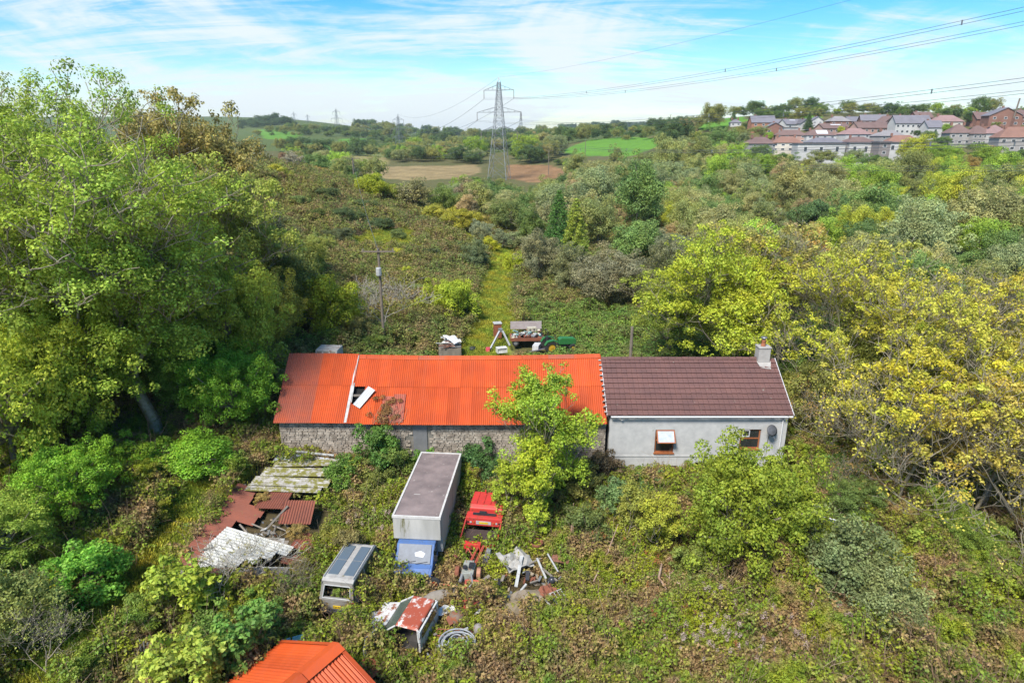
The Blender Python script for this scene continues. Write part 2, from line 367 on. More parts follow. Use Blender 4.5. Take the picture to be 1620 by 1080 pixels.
def tree_round(key, seed, rx, rz, zc, nc, leafn, leaf, cr, limb=14, low=.35, power=.5, top=1., jit=.42, droop=0.):
    """rounded crown built from many leaf clumps over limbs; unit metres"""
    rng = np.random.default_rng(seed); d = unit(rng.normal(size=(nc, 3)) + np.array([0, 0, .25])); rr = rng.uniform(.25, 1, nc) ** power
    lump = .78 + .3 * np.sin(d[:, 0] * 3.1 + seed) * np.cos(d[:, 1] * 2.7 + seed * 1.7) + .12 * rng.normal(size=nc)
    C = d * (rr * lump)[:, None] * np.array([rx, rx, rz]); C[:, 2] = np.maximum(C[:, 2], -rz * low * 2); C[:, 2] += zc
    CR = cr * rng.uniform(.55, 1.3, nc); V, F, t = clumps(rng, C, CR, leafn, leaf, jit=jit)
    cm = np_mesh(key + '_crown', V, F, [LEAF], t)
    segs = []; zt = zc - rz * .45; r0 = rx * .05 + .05
    p = np.array([0, 0, -.6]); 
    for i in range(3):
        q = np.array([rng.normal() * rx * .04, rng.normal() * rx * .04, -.6 + (zt + .6) * (i + 1) / 3]); segs.append((p, q, r0 * (1 - .15 * i), r0 * (1 - .15 * (i + 1)))); p = q
    for i in rng.integers(0, nc, limb):
        c = C[i]; mid = (p + c) / 2 + rng.normal(size=3) * rx * .08 + np.array([0, 0, rz * .08]); segs += [(p, mid, r0 * .45, r0 * .25), (mid, c, r0 * .25, r0 * .08)]
    V, F = tubes_np(segs, 4); BUILT[key] = (np_mesh(key + '_wood', V, F, [BARK]), cm); return BUILT[key]
def conifer(key, seed, h, r, leafn, leaf):
    rng = np.random.default_rng(seed); C = []; CR = []; segs = [(np.array([0, 0, -.5]), np.array([0, 0, h * .97]), r * .08, .02)]
    nl = 26
    for i in range(nl):
        t = i / (nl - 1); z = h * (.1 + .9 * t); rad = r * (1 - t) ** .8 + .12
        k = max(3, int(9 * (1 - t) + 3)); ph = rng.uniform(0, 6.28)
        for j in range(k):
            a = ph + 6.283 * j / k + rng.normal() * .2; L = rad * rng.uniform(.75, 1.15); e = np.array([math.cos(a) * L, math.sin(a) * L, z - L * .18 + .1])
            segs.append((np.array([0, 0, z]), e, .04, .012))
            for q in (.45, .7, .92): C.append(np.array([0, 0, z]) * (1 - q) + e * q - np.array([0, 0, .1 * q])); CR.append((.28 + .1 * rng.random()) * (1.15 - .45 * t) * r / 2.2)
    V, F, t = clumps(rng, np.array(C), np.array(CR), leafn, leaf, flat=.55, up=.2)
    cm = np_mesh(key + '_crown', V, F, [LEAF], t); V, F = tubes_np(segs, 4); BUILT[key] = (np_mesh(key + '_wood', V, F, [BARK]), cm); return BUILT[key]
NTREE = [0]
def plant(name, key, x, y, z=None, s=1., rz=None, col=(.08, .11, .03), label='', cat='tree', group=None, sz=None, parts=True, tilt=0., wood=True):
    NTREE[0] += 1; rr = random.Random(NTREE[0] * 77 + 5); z = h1(x, y) - .1 if z is None else z; wm, cm = BUILT[key]
    rz = rr.uniform(0, 6.28) if rz is None else rz; S = (s, s, sz or s)
    if parts:
        r_ = root(name, label, cat, (x, y, z), rz, group, rot=(tilt, 0, rz)); r_.scale = S
        if wood: w = part('trunk' if cat == 'tree' else 'stem', wm, None, r_)
        if cm: c = part('crown' if cat == 'tree' else 'foliage', cm, None, r_); c.color = (*col, 1)
    else:
        r_ = bpy.data.objects.new(name, cm); COL.objects.link(r_); r_.location = (x, y, z); r_.rotation_euler = (0, 0, rz); r_.scale = S; r_.color = (*col, 1); tag(r_, label, cat, group)
    return r_
def scatter(name, P, rz, S, idx, protos, label, cat, tiltv=None):
    """one object of uncountable growth: geometry nodes put sprigs on its points"""
    n = len(P); me = bpy.data.meshes.new(name); me.vertices.add(n); me.vertices.foreach_set('co', np.asarray(P, np.float32).ravel())
    rot = np.zeros((n, 3), np.float32); rot[:, 2] = rz
    if tiltv is not None: rot[:, 0] = tiltv
    for nm, ty, data, k in (('rot', 'FLOAT_VECTOR', rot, 'vector'), ('scl', 'FLOAT', S, 'value'), ('pick', 'INT', idx, 'value')):
        a = me.attributes.new(nm, ty, 'POINT'); a.data.foreach_set(k, np.ascontiguousarray(np.asarray(data, np.int32 if ty == 'INT' else np.float32)).ravel())
    o = bpy.data.objects.new(name, me); COL.objects.link(o); tag(o, label, cat, kind='stuff')
    ng = bpy.data.node_groups.new(name + '_scatter', 'GeometryNodeTree')
    ng.interface.new_socket('Geometry', in_out='INPUT', socket_type='NodeSocketGeometry'); ng.interface.new_socket('Geometry', in_out='OUTPUT', socket_type='NodeSocketGeometry')
    N = ng.nodes.new; L = ng.links; gi = N('NodeGroupInput'); go = N('NodeGroupOutput'); ci = N('GeometryNodeCollectionInfo'); ci.inputs['Collection'].default_value = protos
    ci.inputs['Separate Children'].default_value = True; ci.inputs['Reset Children'].default_value = True
    ip = N('GeometryNodeInstanceOnPoints'); ip.inputs['Pick Instance'].default_value = True
    def att(nm, t):
        a = N('GeometryNodeInputNamedAttribute'); a.data_type = t; a.inputs['Name'].default_value = nm; return a.outputs['Attribute']
    L.new(gi.outputs[0], ip.inputs['Points']); L.new(ci.outputs[0], ip.inputs['Instance']); L.new(att('pick', 'INT'), ip.inputs['Instance Index'])
    L.new(att('rot', 'FLOAT_VECTOR'), ip.inputs['Rotation']); L.new(att('scl', 'FLOAT'), ip.inputs['Scale']); L.new(ip.outputs[0], go.inputs[0])
    md = o.modifiers.new('scatter', 'NODES'); md.node_group = ng
    return o
def proto_col(name, meshes, cols=None):
    c = bpy.data.collections.new(name)
    for i, me in enumerate(meshes):
        o = bpy.data.objects.new('%s_%02d' % (name, i), me)
        if cols: o.color = (*cols[i], 1)
        c.objects.link(o)
    return c

# ---------------------------------------------------------------- ground
GREENF = [[(884,240),(918,247),(1000,247),(1040,232),(1062,219),(985,217),(930,222)], [(468,230),(500,226),(565,224),(598,231),(570,236),(520,238),(476,238)], [(538,220),(578,219),(578,225),(540,225)],
          [(402,205),(440,206),(478,212),(462,222),(420,220)], [(1100,196),(1130,186),(1172,183),(1184,190),(1150,200),(1110,206)], [(1255,176),(1300,178),(1300,187),(1255,187)], [(845,207),(900,206),(900,213),(850,214)], [(1000,204),(1030,203),(1030,212),(1005,213)]]
BROWNF = [[(560,268),(600,263),(700,260),(760,262),(766,272),(720,282),(640,285),(590,282)], [(810,262),(870,262),(900,270),(870,282),(840,290),(812,285)]]
STRAWF = [[(545,246),(590,242),(616,245),(600,262),(560,268),(520,270)], [(948,385),(1010,388),(1070,405),(1050,425),(980,415)], [(1000,292),(1030,290),(1020,305),(1000,305)]]
HILLP = [(405,265),(470,272),(560,298),(640,338),(700,352),(760,395),(772,440),(745,500),(700,545),(600,560),(480,560),(450,400)]
LUSHP = [[(560,375),(640,362),(664,372),(650,392),(600,402),(560,400)], [(700,352),(745,372),(770,392),(755,398),(716,372)]]
def build_ground():
    na, nb = 440, 430
    a = np.linspace(-1.3, 1.3, na); b = np.linspace(math.log(20), math.log(5060), nb); A, B = np.meshgrid(a, b); Y = np.exp(B) - 60; X = A * (Y + 60)
    Z = H(X, Y); PX, PY, D = to_px(X, Y, Z)
    wob = (fbm(X / (4 + Y * .05), Y / (4 + Y * .05)) - .5); PXw = PX + wob * 26 * (D > 0); PYw = PY + wob * 7
    far = D > 60
    f1 = fbm(X / 6, Y / 6)[..., None]; f2 = fbm(X / 1.7 + 9, Y / 1.7)[..., None]; f3 = fbm(X / 40, Y / 40)[..., None]
    C = np.array([.085, .10, .032]) * (1 - f1) + np.array([.14, .115, .05]) * f1
    near = (Y < 60)[..., None]; C = np.where(near, np.array([.05, .05, .02]) * (1 - f2) + np.array([.10, .07, .04]) * f2, C)
    gp = polydist(X, Y, [(-19, 16), (-18.3, 22), (-17.5, 27), (-18, 33), (-17, 38)])[..., None]
    C = np.where(gp < 1.3 + f2 * 1.2, np.array([.055, .12, .022]), C)
    hill = (inpoly(PXw, PYw, HILLP) & far)[..., None]; C = np.where(hill, np.array([.12, .115, .04]) * (1 - f1) + np.array([.20, .115, .065]) * f1, C)
    td = polydist(X, Y, TRACK)[..., None]; ed = 1.4 + f2 * 1.4
    C = np.where(td < ed, np.array([.27, .24, .07]) * (1 - f2) + np.array([.16, .22, .03]) * f2, C); C = np.where(td < .75 + .3 * f1, np.array([.11, .27, .02]), C)
    gd = np.hypot(X + 3, Y - 53)[..., None]; C = np.where(gd < 4.5 + 2 * f2, np.array([.10, .25, .02]) * f2 + np.array([.24, .25, .05]) * (1 - f2), C)
    wl_ = (fbm(X / 3, Y / 3) - .5)
    for pl in LUSHP: C = np.where((inpoly(PX + wl_ * 40, PY + wl_ * 14, pl) & far)[..., None], np.array([.14, .22, .04]) * f1 + np.array([.24, .22, .08]) * (1 - f1), C)
    for pl in STRAWF: C = np.where((inpoly(PXw, PYw, pl) & far)[..., None], np.array([.26, .23, .08]) * f1 + np.array([.20, .16, .08]) * (1 - f1), C)
    for i, pl in enumerate(BROWNF): C = np.where((inpoly(PXw, PYw, pl) & far)[..., None], (np.array([.27, .20, .095]) if i == 0 else np.array([.25, .145, .07])) * (.6 + .7 * f1) * (.75 + .5 * f2), C)
    for pl in GREENF: C = np.where((inpoly(PX, PY, pl) & far)[..., None], np.array([.11, .235, .03]) * (.85 + .3 * f1), C)
    C = np.where((Y > 560)[..., None] & (C[..., 1:2] < .2), C * np.array([.8, 1.1, .8]), C)
    idx = np.arange(na * nb).reshape(nb, na); F = np.stack([idx[:-1, :-1], idx[:-1, 1:], idx[1:, 1:], idx[1:, :-1]], -1).reshape(-1, 4)
    m, nt = new_mat('ground_cover'); N = nt.nodes.new; L = nt.links; out = N('ShaderNodeOutputMaterial'); p = N('ShaderNodeBsdfPrincipled'); p.inputs['Roughness'].default_value = .95; p.inputs['Specular IOR Level'].default_value = .1
    at = N('ShaderNodeAttribute'); at.attribute_name = 'soil'; g = N('ShaderNodeNewGeometry'); n = N('ShaderNodeTexNoise'); n.inputs['Scale'].default_value = 1.1; n.inputs['Detail'].default_value = 10; n.inputs['Roughness'].default_value = .75; L.new(g.outputs['Position'], n.inputs[0])
    r = N('ShaderNodeMapRange'); r.inputs['From Min'].default_value = .3; r.inputs['From Max'].default_value = .7; r.inputs['To Min'].default_value = .6; r.inputs['To Max'].default_value = 1.35; L.new(n.outputs[0], r.inputs['Value'])
    hv = N('ShaderNodeHueSaturation'); L.new(at.outputs['Color'], hv.inputs['Color']); L.new(r.outputs[0], hv.inputs['Value']); L.new(hv.outputs[0], p.inputs['Base Color'])
    bp = N('ShaderNodeBump'); bp.inputs['Strength'].default_value = .6; bp.inputs['Distance'].default_value = .15; n2 = N('ShaderNodeTexNoise'); n2.inputs['Scale'].default_value = 4; n2.inputs['Detail'].default_value = 8; L.new(g.outputs['Position'], n2.inputs[0])
    L.new(n2.outputs[0], bp.inputs['Height']); L.new(bp.outputs[0], p.inputs['Normal']); L.new(p.outputs[0], out.inputs[0])
    me = np_mesh('ground', np.stack([X, Y, Z], -1).reshape(-1, 3), F, [m])
    ca = me.attributes.new('soil', 'FLOAT_COLOR', 'POINT'); ca.data.foreach_set('color', np.concatenate([C.reshape(-1, 3), np.ones((na * nb, 1))], 1).astype(np.float32).ravel())
    me.polygons.foreach_set('use_smooth', [True] * len(me.polygons))
    o = bpy.data.objects.new('ground', me); COL.objects.link(o); tag(o, 'rough valley ground with brambles, bracken slopes, grass track and far fields', None, None, 'structure')
build_ground()

# ---------------------------------------------------------------- pylons and lines
STEEL = mat('galvanised_steel', (.30, .31, .32), .5, .6, col2=(.18, .19, .20), nscale=.5)
INSUL = mat('insulator', (.25, .22, .20), .3)
WIRE = mat('wire', (.16, .17, .19), .5, .5)
POLEW = mat('pole_timber', (.22, .18, .14), .9, col2=(.12, .10, .08), nscale=3)
def pylon_mesh(h=44.6, t=.16):
    body = MB(); bw = lambda z: 3.9 * (1 - z / h) ** 1.15 * (1 if z < 17 else 1) + .55
    lv = [0, 6, 11.5, 16.5, 20, 23, 26, 28.5, 31, 33.2, 35.3, 37.2, 39, 40.8, 42.5]
    cor = lambda z: [(sx * bw(z), sy * bw(z), z) for sx, sy in ((-1, -1), (1, -1), (1, 1), (-1, 1))]
    for z0, z1 in zip(lv[:-1], lv[1:]):
        a, b = cor(z0), cor(z1)
        for i in range(4):
            j = (i + 1) % 4; body.tube([a[i], b[i]], t * .9, 3, False); body.tube([a[i], b[j]], t * .5, 3, False); body.tube([a[j], b[i]], t * .5, 3, False)
            if z0 > 10: body.tube([b[i], b[j]], t * .4, 3, False)
    for c in cor(42.5): body.tube([c, (0, 0, h)], t * .6, 3, False)
    arms = []
    for z, w, d in ((20.6, 8.6, 3.4), (28.8, 10.4, 3.6), (38.2, 7.0, 3.4)):
        for s in (-1, 1):
            m = MB(); tip = (s * w, 0, z + 1.0); zb = z + 1.0; zt = z + 3.2
            for sy in (-1, 1):
                m.tube([(s * bw(zb), sy * bw(zb), zb), tip], t * .6, 3, False); m.tube([(s * bw(zt), sy * bw(zt), zt), tip], t * .55, 3, False)
                for q in (.33, .66):
                    P = lambda zz, q: tuple(np.array((s * bw(zz), sy * bw(zz), zz)) * (1 - q) + np.array(tip) * q); m.tube([P(zb, q), P(zt, q)], t * .35, 3, False)
            i = MB(); i.tube([tip, (s * w, 0, z - 2.6)], .16, 5); arms.append((m, i, (s * w, 0, z - 2.6)))
    return body, arms
PB, PARMS = pylon_mesh()
PBm = PB.mesh('pylon_tower'); PBm.materials.append(STEEL); PAm = []
for a, i, tip in PARMS:
    am = a.mesh('arm'); am.materials.append(STEEL); im = i.mesh('insulator'); im.materials.append(INSUL); PAm.append((am, im, tip))
LX = [-13, 5.0]
def pylon(x, y, z, rz, label, s=1.):
    r_ = root('pylon', label, 'pylon', (x, y, z), rz, 'high voltage lattice pylons'); r_.scale = (s, s, s); part('tower', PBm, None, r_)
    for am, im, tip in PAm:
        a = part('cross_arm', am, None, r_); part('insulator', im, None, a)
    Mx = Matrix.Translation((x, y, z)) @ Matrix.Rotation(rz, 4, 'Z') @ Matrix.Scale(s, 4)
    return [Mx @ Vector(t[2]) for t in PAm], Mx @ Vector((0, 0, 44.6))
p1 = at_Y(790, 290, 307); P1 = pylon(p1.x, 307, 3.4, R(-14), 'tall lattice pylon standing nearest, in the middle of the valley')
p2 = at_Y(633, 252, 690); P2 = pylon(p2.x, 690, p2.z, R(-30), 'smaller lattice pylon between the tall one and the three on the left skyline')
p3 = at_Y(535, 221, 1000); P3 = pylon(p3.x, 1000, p3.z, R(-25), 'rightmost and largest of the three pylons on the left skyline')
p4 = at_Y(468, 214, 1330); P4 = pylon(p4.x, 1330, p4.z, R(-25), 'leftmost of the three pylons on the left skyline')
p5 = at_Y(489, 214, 1480); P5 = pylon(p5.x, 1480, p5.z, R(-25), 'middle and shortest of the three pylons on the left skyline')
p6 = at_Y(824, 214, 1050); P6 = pylon(p6.x, 1050, p6.z, R(75), 'slim pylon seen edge-on just right of the tall pylon', .8)
def span(a, b, sag, r=.05, n=28, mb=None):
    mb = mb or MB(); a = Vector(a); b = Vector(b); pts = []
    for i in range(n + 1): t = i / n; p = a.lerp(b, t); p.z -= 4 * sag * t * (1 - t); pts.append(p)
    mb.tube(pts, r, 4, False); return mb
NW = ['lower', 'lower', 'middle', 'middle', 'upper', 'upper']
for k, tipp in enumerate(P1[0]):
    e = Vector((113 + (tipp.x - p1.x) * .6, 0, 27.5 + [2, 2, 9.6, 9.6, 19.3, 19.3][k])); side = ['left', 'right'][k % 2]
    mb = MB()
    for q in (-.25, .25): span(tipp + Vector((0, 0, q)), e + Vector((0, 0, q)), 6.6, .03, mb=mb)
    c = part('power_cable', mb, WIRE); tag(c, 'twin cable from the %s arm of the tall pylon, %s side, running over the village' % (NW[k], side), 'cable', 'power cables between pylons')
    for t in (.3, .5, .66, .8):
        p = tipp.lerp(e, t); p.z -= 4 * 6.6 * t * (1 - t); m = MB(); m.cbox(p, (.16, .16, .7)); part('spacer', m, STEEL, c)
    mb = span(tipp, P2[0][k], 12, .07); tag(part('power_cable', mb, WIRE), 'cable from the %s arm of the tall pylon, %s side, back to the smaller pylon' % (NW[k], side), 'cable', 'power cables between pylons')
    mb = span(P2[0][k], P3[0][k], 13, .08); tag(part('power_cable', mb, WIRE), 'far thin cable, %s %s, between the smaller pylon and the skyline pylons' % (NW[k], side), 'cable', 'power cables between pylons')
tag(part('earth_wire', span(P1[1], (113, 0, 53), 5, .022), WIRE), 'single earth wire from the tall pylon top towards the village', 'cable')
tag(part('earth_wire', span(P1[1], P2[1], 9, .05), WIRE), 'single earth wire from the tall pylon top to the smaller pylon', 'cable')
def tpole(x, y, z, h, label, arm=1.1, rz=0, r=.13, can=False, steps=True):
    r_ = root('telegraph_pole', label, 'pole', (x, y, z), rz, 'wooden poles'); m = MB(); m.tube([(0, 0, -.8), (0, 0, h)], [r, r * .75], 8); part('pole', m, POLEW, r_)
    if arm:
        m = MB(); m.cbox((0, -.16, h - .25), (arm * 2, .12, .12)); a = part('cross_arm', m, POLEW, r_)
        for s in (-1, 0, 1): m = MB(); m.lathe([(0, 0), (.05, 0), (.07, .06), (.04, .12), (.06, .2), (0, .22)], 8, (s * arm * .9, -.16, h - .19)); part('insulator', m, INSUL, a)
    if can:
        m = MB(); m.lathe([(0, 0), (.24, 0), (.26, .05), (.26, .65), (.22, .72), (0, .74)], 10, (.0, -.38, h - 2.4)); part('transformer', m, mat('pale_grey_enamel', (.45, .46, .46), .5), r_)
    return Vector((x, y, z + h))
q = at_Y(608, 545, 57); A1 = tpole(q.x, 57, h1(q.x, 57), 9.4, 'near wooden pole with crossarm and transformer above the bare tree behind the barn', 1.5, 0, .15, True)
A1 = Vector((A1.x, 57, A1.z))
q = at_Y(562, 310, 175); A2 = tpole(q.x, 175, q.z - .5, 10.5, 'wooden pole with crossarm on the crest of the brown hillside', 1.6, .3, .2)
q = at_Y(498, 298, 200); tpole(q.x, 200, q.z - .5, 7, 'short far pole on the hillside beside the crossarm pole', 1.0, .3, .12)
q = at_z(997, 572, 1.3); tpole(q.x * 50 / q.y, 50, h1(q.x * 50 / q.y, 50), at_Y(995, 517, 50).z - h1(q.x * 50 / q.y, 50), 'plain grey wooden post without crossarm just behind the tiled roof', 0, 0, .16)
tag(part('telephone_wire', span(A1 + Vector((0, 0, -.2)), A2, 1.5, .02), WIRE), 'thin wire between the near pole and the hillside pole', 'cable')
q = at_Y(926, 235, 420); tpole(q.x, 420, h1(q.x, 420), 10, 'thin dark pole standing in the bright green field', 0, 0, .2)
q = at_Y(1060, 195, 500); tpole(q.x, 500, q.z, 6, 'small pole on the skyline above the green field', .9, 0, .2)
q = at_Y(868, 262, 330); tpole(q.x, 330, h1(q.x, 330), 12, 'grey pole at the left end of the low line crossing the valley', 1.5, 0, .2); B1 = Vector((q.x, 330, h1(q.x, 330) + 11.8))
for k, dz in enumerate((0, .75, 1.6)): tag(part('distribution_wire', span(B1 + Vector((0, 0, -dz)), at_Y(1660, 262 + dz * 5, 118), 2.5, .032), WIRE), 'thin low wire crossing the valley woods, %s of three' % ('top', 'middle', 'bottom')[k], 'cable', 'low wires across the valley')

# ---------------------------------------------------------------- barn
ORANGE = mat('orange_painted_iron', (.50, .078, .013), .55, 0, col2=(.40, .058, .013), nscale=.7, coord='World', objrand=.16, bump=.05, spec=.4, contrast=.35, moss=.05, mosscol=(.30, .10, .05))
def age_iron(m, k, faded):
    nt = m.node_tree; N = nt.nodes.new; L = nt.links; p = [n for n in nt.nodes if n.type == 'BSDF_PRINCIPLED'][0]; src = p.inputs['Base Color'].links[0].from_socket
    g = N('ShaderNodeNewGeometry'); mp = N('ShaderNodeMapping'); mp.inputs['Scale'].default_value = (3.2, .28, .28); L.new(g.outputs['Position'], mp.inputs[0])
    n = N('ShaderNodeTexNoise'); n.inputs['Scale'].default_value = 1.0; n.inputs['Detail'].default_value = 9; n.inputs['Roughness'].default_value = .7; L.new(mp.outputs[0], n.inputs[0])
    r = N('ShaderNodeMapRange'); r.inputs['From Min'].default_value = .46; r.inputs['From Max'].default_value = .74; r.inputs['To Max'].default_value = k; L.new(n.outputs[0], r.inputs['Value'])
    x = N('ShaderNodeMix'); x.data_type = 'RGBA'; L.new(r.outputs[0], x.inputs[0]); L.new(src, x.inputs[6]); x.inputs[7].default_value = (*faded, 1); L.new(x.outputs[2], p.inputs['Base Color'])
age_iron(ORANGE, .75, (.44, .085, .03))
ORANGED = mat('faded_orange_iron', (.27, .075, .045), .65, 0, col2=(.40, .08, .03), nscale=.6, coord='World', objrand=.08, contrast=.3, rust=.25, rustcol=(.30, .07, .04))
STONE = mat('barn_stone', (.44, .38, .31), .95, col2=(.20, .165, .13), nscale=2.4, coord='World', bump=.5, bscale=14, contrast=.25)
MORTAR = mat('lime_mortar', (.22, .20, .17), 1, col2=(.13, .12, .10), nscale=3, coord='World', bump=.4)
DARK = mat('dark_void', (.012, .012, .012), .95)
WHITEP = mat('weathered_white_paint', (.50, .50, .48), .7, col2=(.26, .26, .25), nscale=2.5, bump=.1, moss=.12, mosscol=(.15, .15, .06))
OLDWOOD = mat('grey_old_timber', (.25, .22, .18), .9, col2=(.13, .11, .09), nscale=4, bump=.4, streak=True)
BX0, BX1, BY0, BY1, BZE, BZR = -14.85, 6.0, 36.75, 44.4, 4.62, 7.72
BYR = 40.5
barn = root('stone_barn', 'long stone barn with bright orange corrugated iron roof', 'barn', (0, 0, 0))
def corr(w, L, pitch=.125, amp=.022, seg=6, sag=0.):
    """corrugated sheet in local coords: x across, y down-slope, z up"""
    n = max(2, int(round(w / pitch * seg))); m = MB(); vs = []; fs = []
    xs = [w * i / n for i in range(n + 1)]
    for y in (0, L):
        for x in xs: vs.append((x, y, amp * math.cos(2 * math.pi * x / pitch)))
    for i in range(n): fs.append((i, i + 1, n + 2 + i, n + 1 + i))
    return m.add(vs, fs)
SW = .762
def slope_frame(xa, yt, zt, yb, zb, lift=.0):
    v = Vector((0, yb - yt, zb - zt)); L = v.length; v.normalize(); n = Vector((1, 0, 0)).cross(v); 
    if n.z < 0: n = -n
    M = Matrix(((1, v.x, n.x, xa + n.x * lift), (0, v.y, n.y, yt + n.y * lift), (0, v.z, n.z, zt + n.z * lift), (0, 0, 0, 1))); return M, L
def rot_part(o, M): o.matrix_local = M
M0, LS = slope_frame(0, BYR, BZR, BY0 - .35, BZE - .07)
sheetU = corr(SW + .05, LS * .46 + .1).mesh('roof_sheet'); sheetU.materials.append(ORANGE)
sheetL = corr(SW + .05, LS * .56).mesh('roof_sheet'); sheetL.materials.append(ORANGE)
sheetUd = sheetU.copy(); sheetUd.materials.clear(); sheetUd.materials.append(ORANGED); sheetLd = sheetL.copy(); sheetLd.materials.clear(); sheetLd.materials.append(ORANGED)
sheetB = corr(SW + .05, 5.4, seg=4).mesh('roof_sheet'); sheetB.materials.append(ORANGE)
rr = random.Random(4); nS = 27; RX0, RX1 = BX0 - .2, BX1 - .05; sw = (RX1 - RX0) / nS; XS = Matrix.Scale(sw / SW, 4, (1, 0, 0))
for i in range(nS):
    x = RX0 + i * sw; dul = i < 3; sg = -.14 * math.sin(math.pi * max(0, i - 3) / 24) + (.06 if i < 6 else 0); zt = BZR + sg
    shr = .0
    for row in (0, 1):
        me = (sheetUd if dul else sheetU) if row == 0 else (sheetLd if dul else sheetL)
        if row == 1 and i == 6: me = None
        M, L = slope_frame(x, BYR, zt, BY0 - .35, BZE - .07 + (.05 if i < 6 else 0), .03 * (1 - row) + rr.uniform(0, .006))
        if row: M = M @ Matrix.Translation((0, LS * .45, 0))
        if me is None:
            sm = corr(SW + .05, LS * .27); sm = sm.mesh('roof_sheet'); sm.materials.append(ORANGE); o = part('roof_sheet', sm, None, barn); rot_part(o, M @ Matrix.Translation((0, LS * .28, 0)) @ XS); continue
        o = part('roof_sheet', me, None, barn); rot_part(o, M @ XS)
    M, L = slope_frame(x, BYR, zt, BY1 + .3, BZE - .1, .0); o = part('roof_sheet', sheetB, None, barn); rot_part(o, M @ XS)
# patched, thorn-grown older sheets near the loose panel
PINK = mat('sunbleached_red_iron', (.40, .13, .09), .8, col2=(.30, .07, .04), nscale=2, coord='World')
for i, x in enumerate((-8.35, -7.62)):
    m = corr(.74, LS * .36 + .2 * i); M, L = slope_frame(x, BYR, BZR - .08, BY0 - .35, BZE - .07, .055 + .01 * i); o = part('roof_sheet', m, PINK, barn, label='bleached pinkish patch sheet above the eave'); rot_part(o, M @ Matrix.Translation((0, LS * (.62 - .03 * i), 0)))
# ridge capping, joint flashing, hole, loose white panel
m = MB(); nseg = 12
for k in range(nseg):
    xa = RX0 + (RX1 - RX0) * k / nseg; xb = RX0 + (RX1 - RX0) * (k + 1) / nseg - .02; f = lambda x: BZR + (-.14 * math.sin(math.pi * max(0, (x - RX0) / (RX1 - RX0) - .1) / .9)) + .05
    mm = MB(); mm.add([(xa, BYR - .3, f(xa) - .2), (xa, BYR, f(xa)), (xa, BYR + .3, f(xa) - .2), (xb, BYR - .3, f(xb) - .2), (xb, BYR, f(xb)), (xb, BYR + .3, f(xb) - .2)], [(0, 3, 4, 1), (1, 4, 5, 2)])
    part('ridge_cap', mm, ORANGED if k % 5 == 0 else ORANGE, barn)
M, L = slope_frame(0, BYR, BZR, BY0 - .35, BZE - .07, .07)
def onroof(x, s): return M @ Vector((x, s * LS, 0))
fl = MB(); a0, a1 = at_Y(563, 566, 40), None
xt, xm, xb_ = -10.35, -10.55, -11.0
for (x0, s0, w0, x1, s1, w1) in ((xt, .02, .03, xm, .44, .17), (xm + .02, .44, .20, xb_ + .4, 1.0, .16)):
    fl.add([onroof(x0, s0), onroof(x0 + w0, s0), onroof(x1 + w1, s1), onroof(x1, s1)], [(0, 1, 2, 3)])
fl.add([onroof(xm + .2, .45), onroof(xm + .24, .45), onroof(xm + .24, .72), onroof(xm + .2, .72)], [(0, 1, 2, 3)])
part('white_flashing', fl, WHITEP, barn, label='white strip along the roof joint')
hole = MB(); hole.add([M @ Vector((RX0 + 6 * sw, LS * .46, -.35)), M @ Vector((RX0 + 7 * sw, LS * .46, -.35)), M @ Vector((RX0 + 7 * sw, LS * .74, -.35)), M @ Vector((RX0 + 6 * sw, LS * .74, -.35))], [(0, 1, 2, 3)]); part('dark_loft_backing', hole, DARK, barn)  # near-black sheet below the gap, painted shade for the unlit loft
bt = MB(); bt.cbox(M @ Vector((RX0 + 6.5 * sw, LS * .61, -.12)), (.9, .14, .10)); part('roof_batten', bt, OLDWOOD, barn)
lp = corr(.56, 1.55, .14, .02); o = part('loose_roof_sheet', lp, mat('white_fibre_sheet', (.55, .55, .55), .6, col2=(.4, .4, .4), nscale=2)); o.matrix_world = M @ Matrix.Translation((-9.35, LS * .50, .10)) @ Matrix.Rotation(R(33), 4, 'Z') @ Matrix.Rotation(R(-3), 4, 'X')
tag(o, 'loose white ribbed sheet lying askew beside the hole in the orange roof', 'roof sheet')
# walls
def wall_with_stones(x0, x1, y, z0f, z1, openings, face=-1):
    c = MB(); c.box(x0, x1, y + .04, y + .45, -1.2, z1); w = part('wall', c, MORTAR, barn); st = MB(); r_ = random.Random(11); z = -.4; k = 0
    while z < z1 - .02:
        hh = r_.uniform(.10, .19); hh = min(hh, z1 - z); x = x0 - r_.uniform(0, .3)
        while x < x1:
            L_ = r_.uniform(.18, .55); xa, xb = max(x, x0) + .012, min(x + L_, x1) - .012; x += L_
            if xb - xa < .05: continue
            if any(xa < o_[1] and xb > o_[0] and z < o_[3] and z + hh > o_[2] for o_ in openings): continue
            d = r_.uniform(0, .045); t = .01
            if z + .3 < h1x(xa): continue
            st.add([(xa, y + .06, z + .01), (xb, y + .06, z + .01), (xb, y + .06, z + hh - .01), (xa, y + .06, z + hh - .01), (xa + t, y - d, z + .01 + t), (xb - t, y - d, z + .01 + t), (xb - t, y - d, z + hh - .01 - t), (xa + t, y - d, z + hh - .01 - t)],
                   [(4, 5, 6, 7), (0, 1, 5, 4), (1, 2, 6, 5), (2, 3, 7, 6), (3, 0, 4, 7)])
        z += hh
    part('wall_stones', st, STONE, barn, kind='stuff')
_hx = H(np.linspace(-16, 7, 47), np.full(47, 36.4)); h1x = lambda x: float(np.interp(x, np.linspace(-16, 7, 47), _hx))
wall_with_stones(BX0, BX1, BY0, 0, BZE - .12, [(-6.35, -5.42, 1.9, 4.6), (1.0, 1.9, 2, 4)])
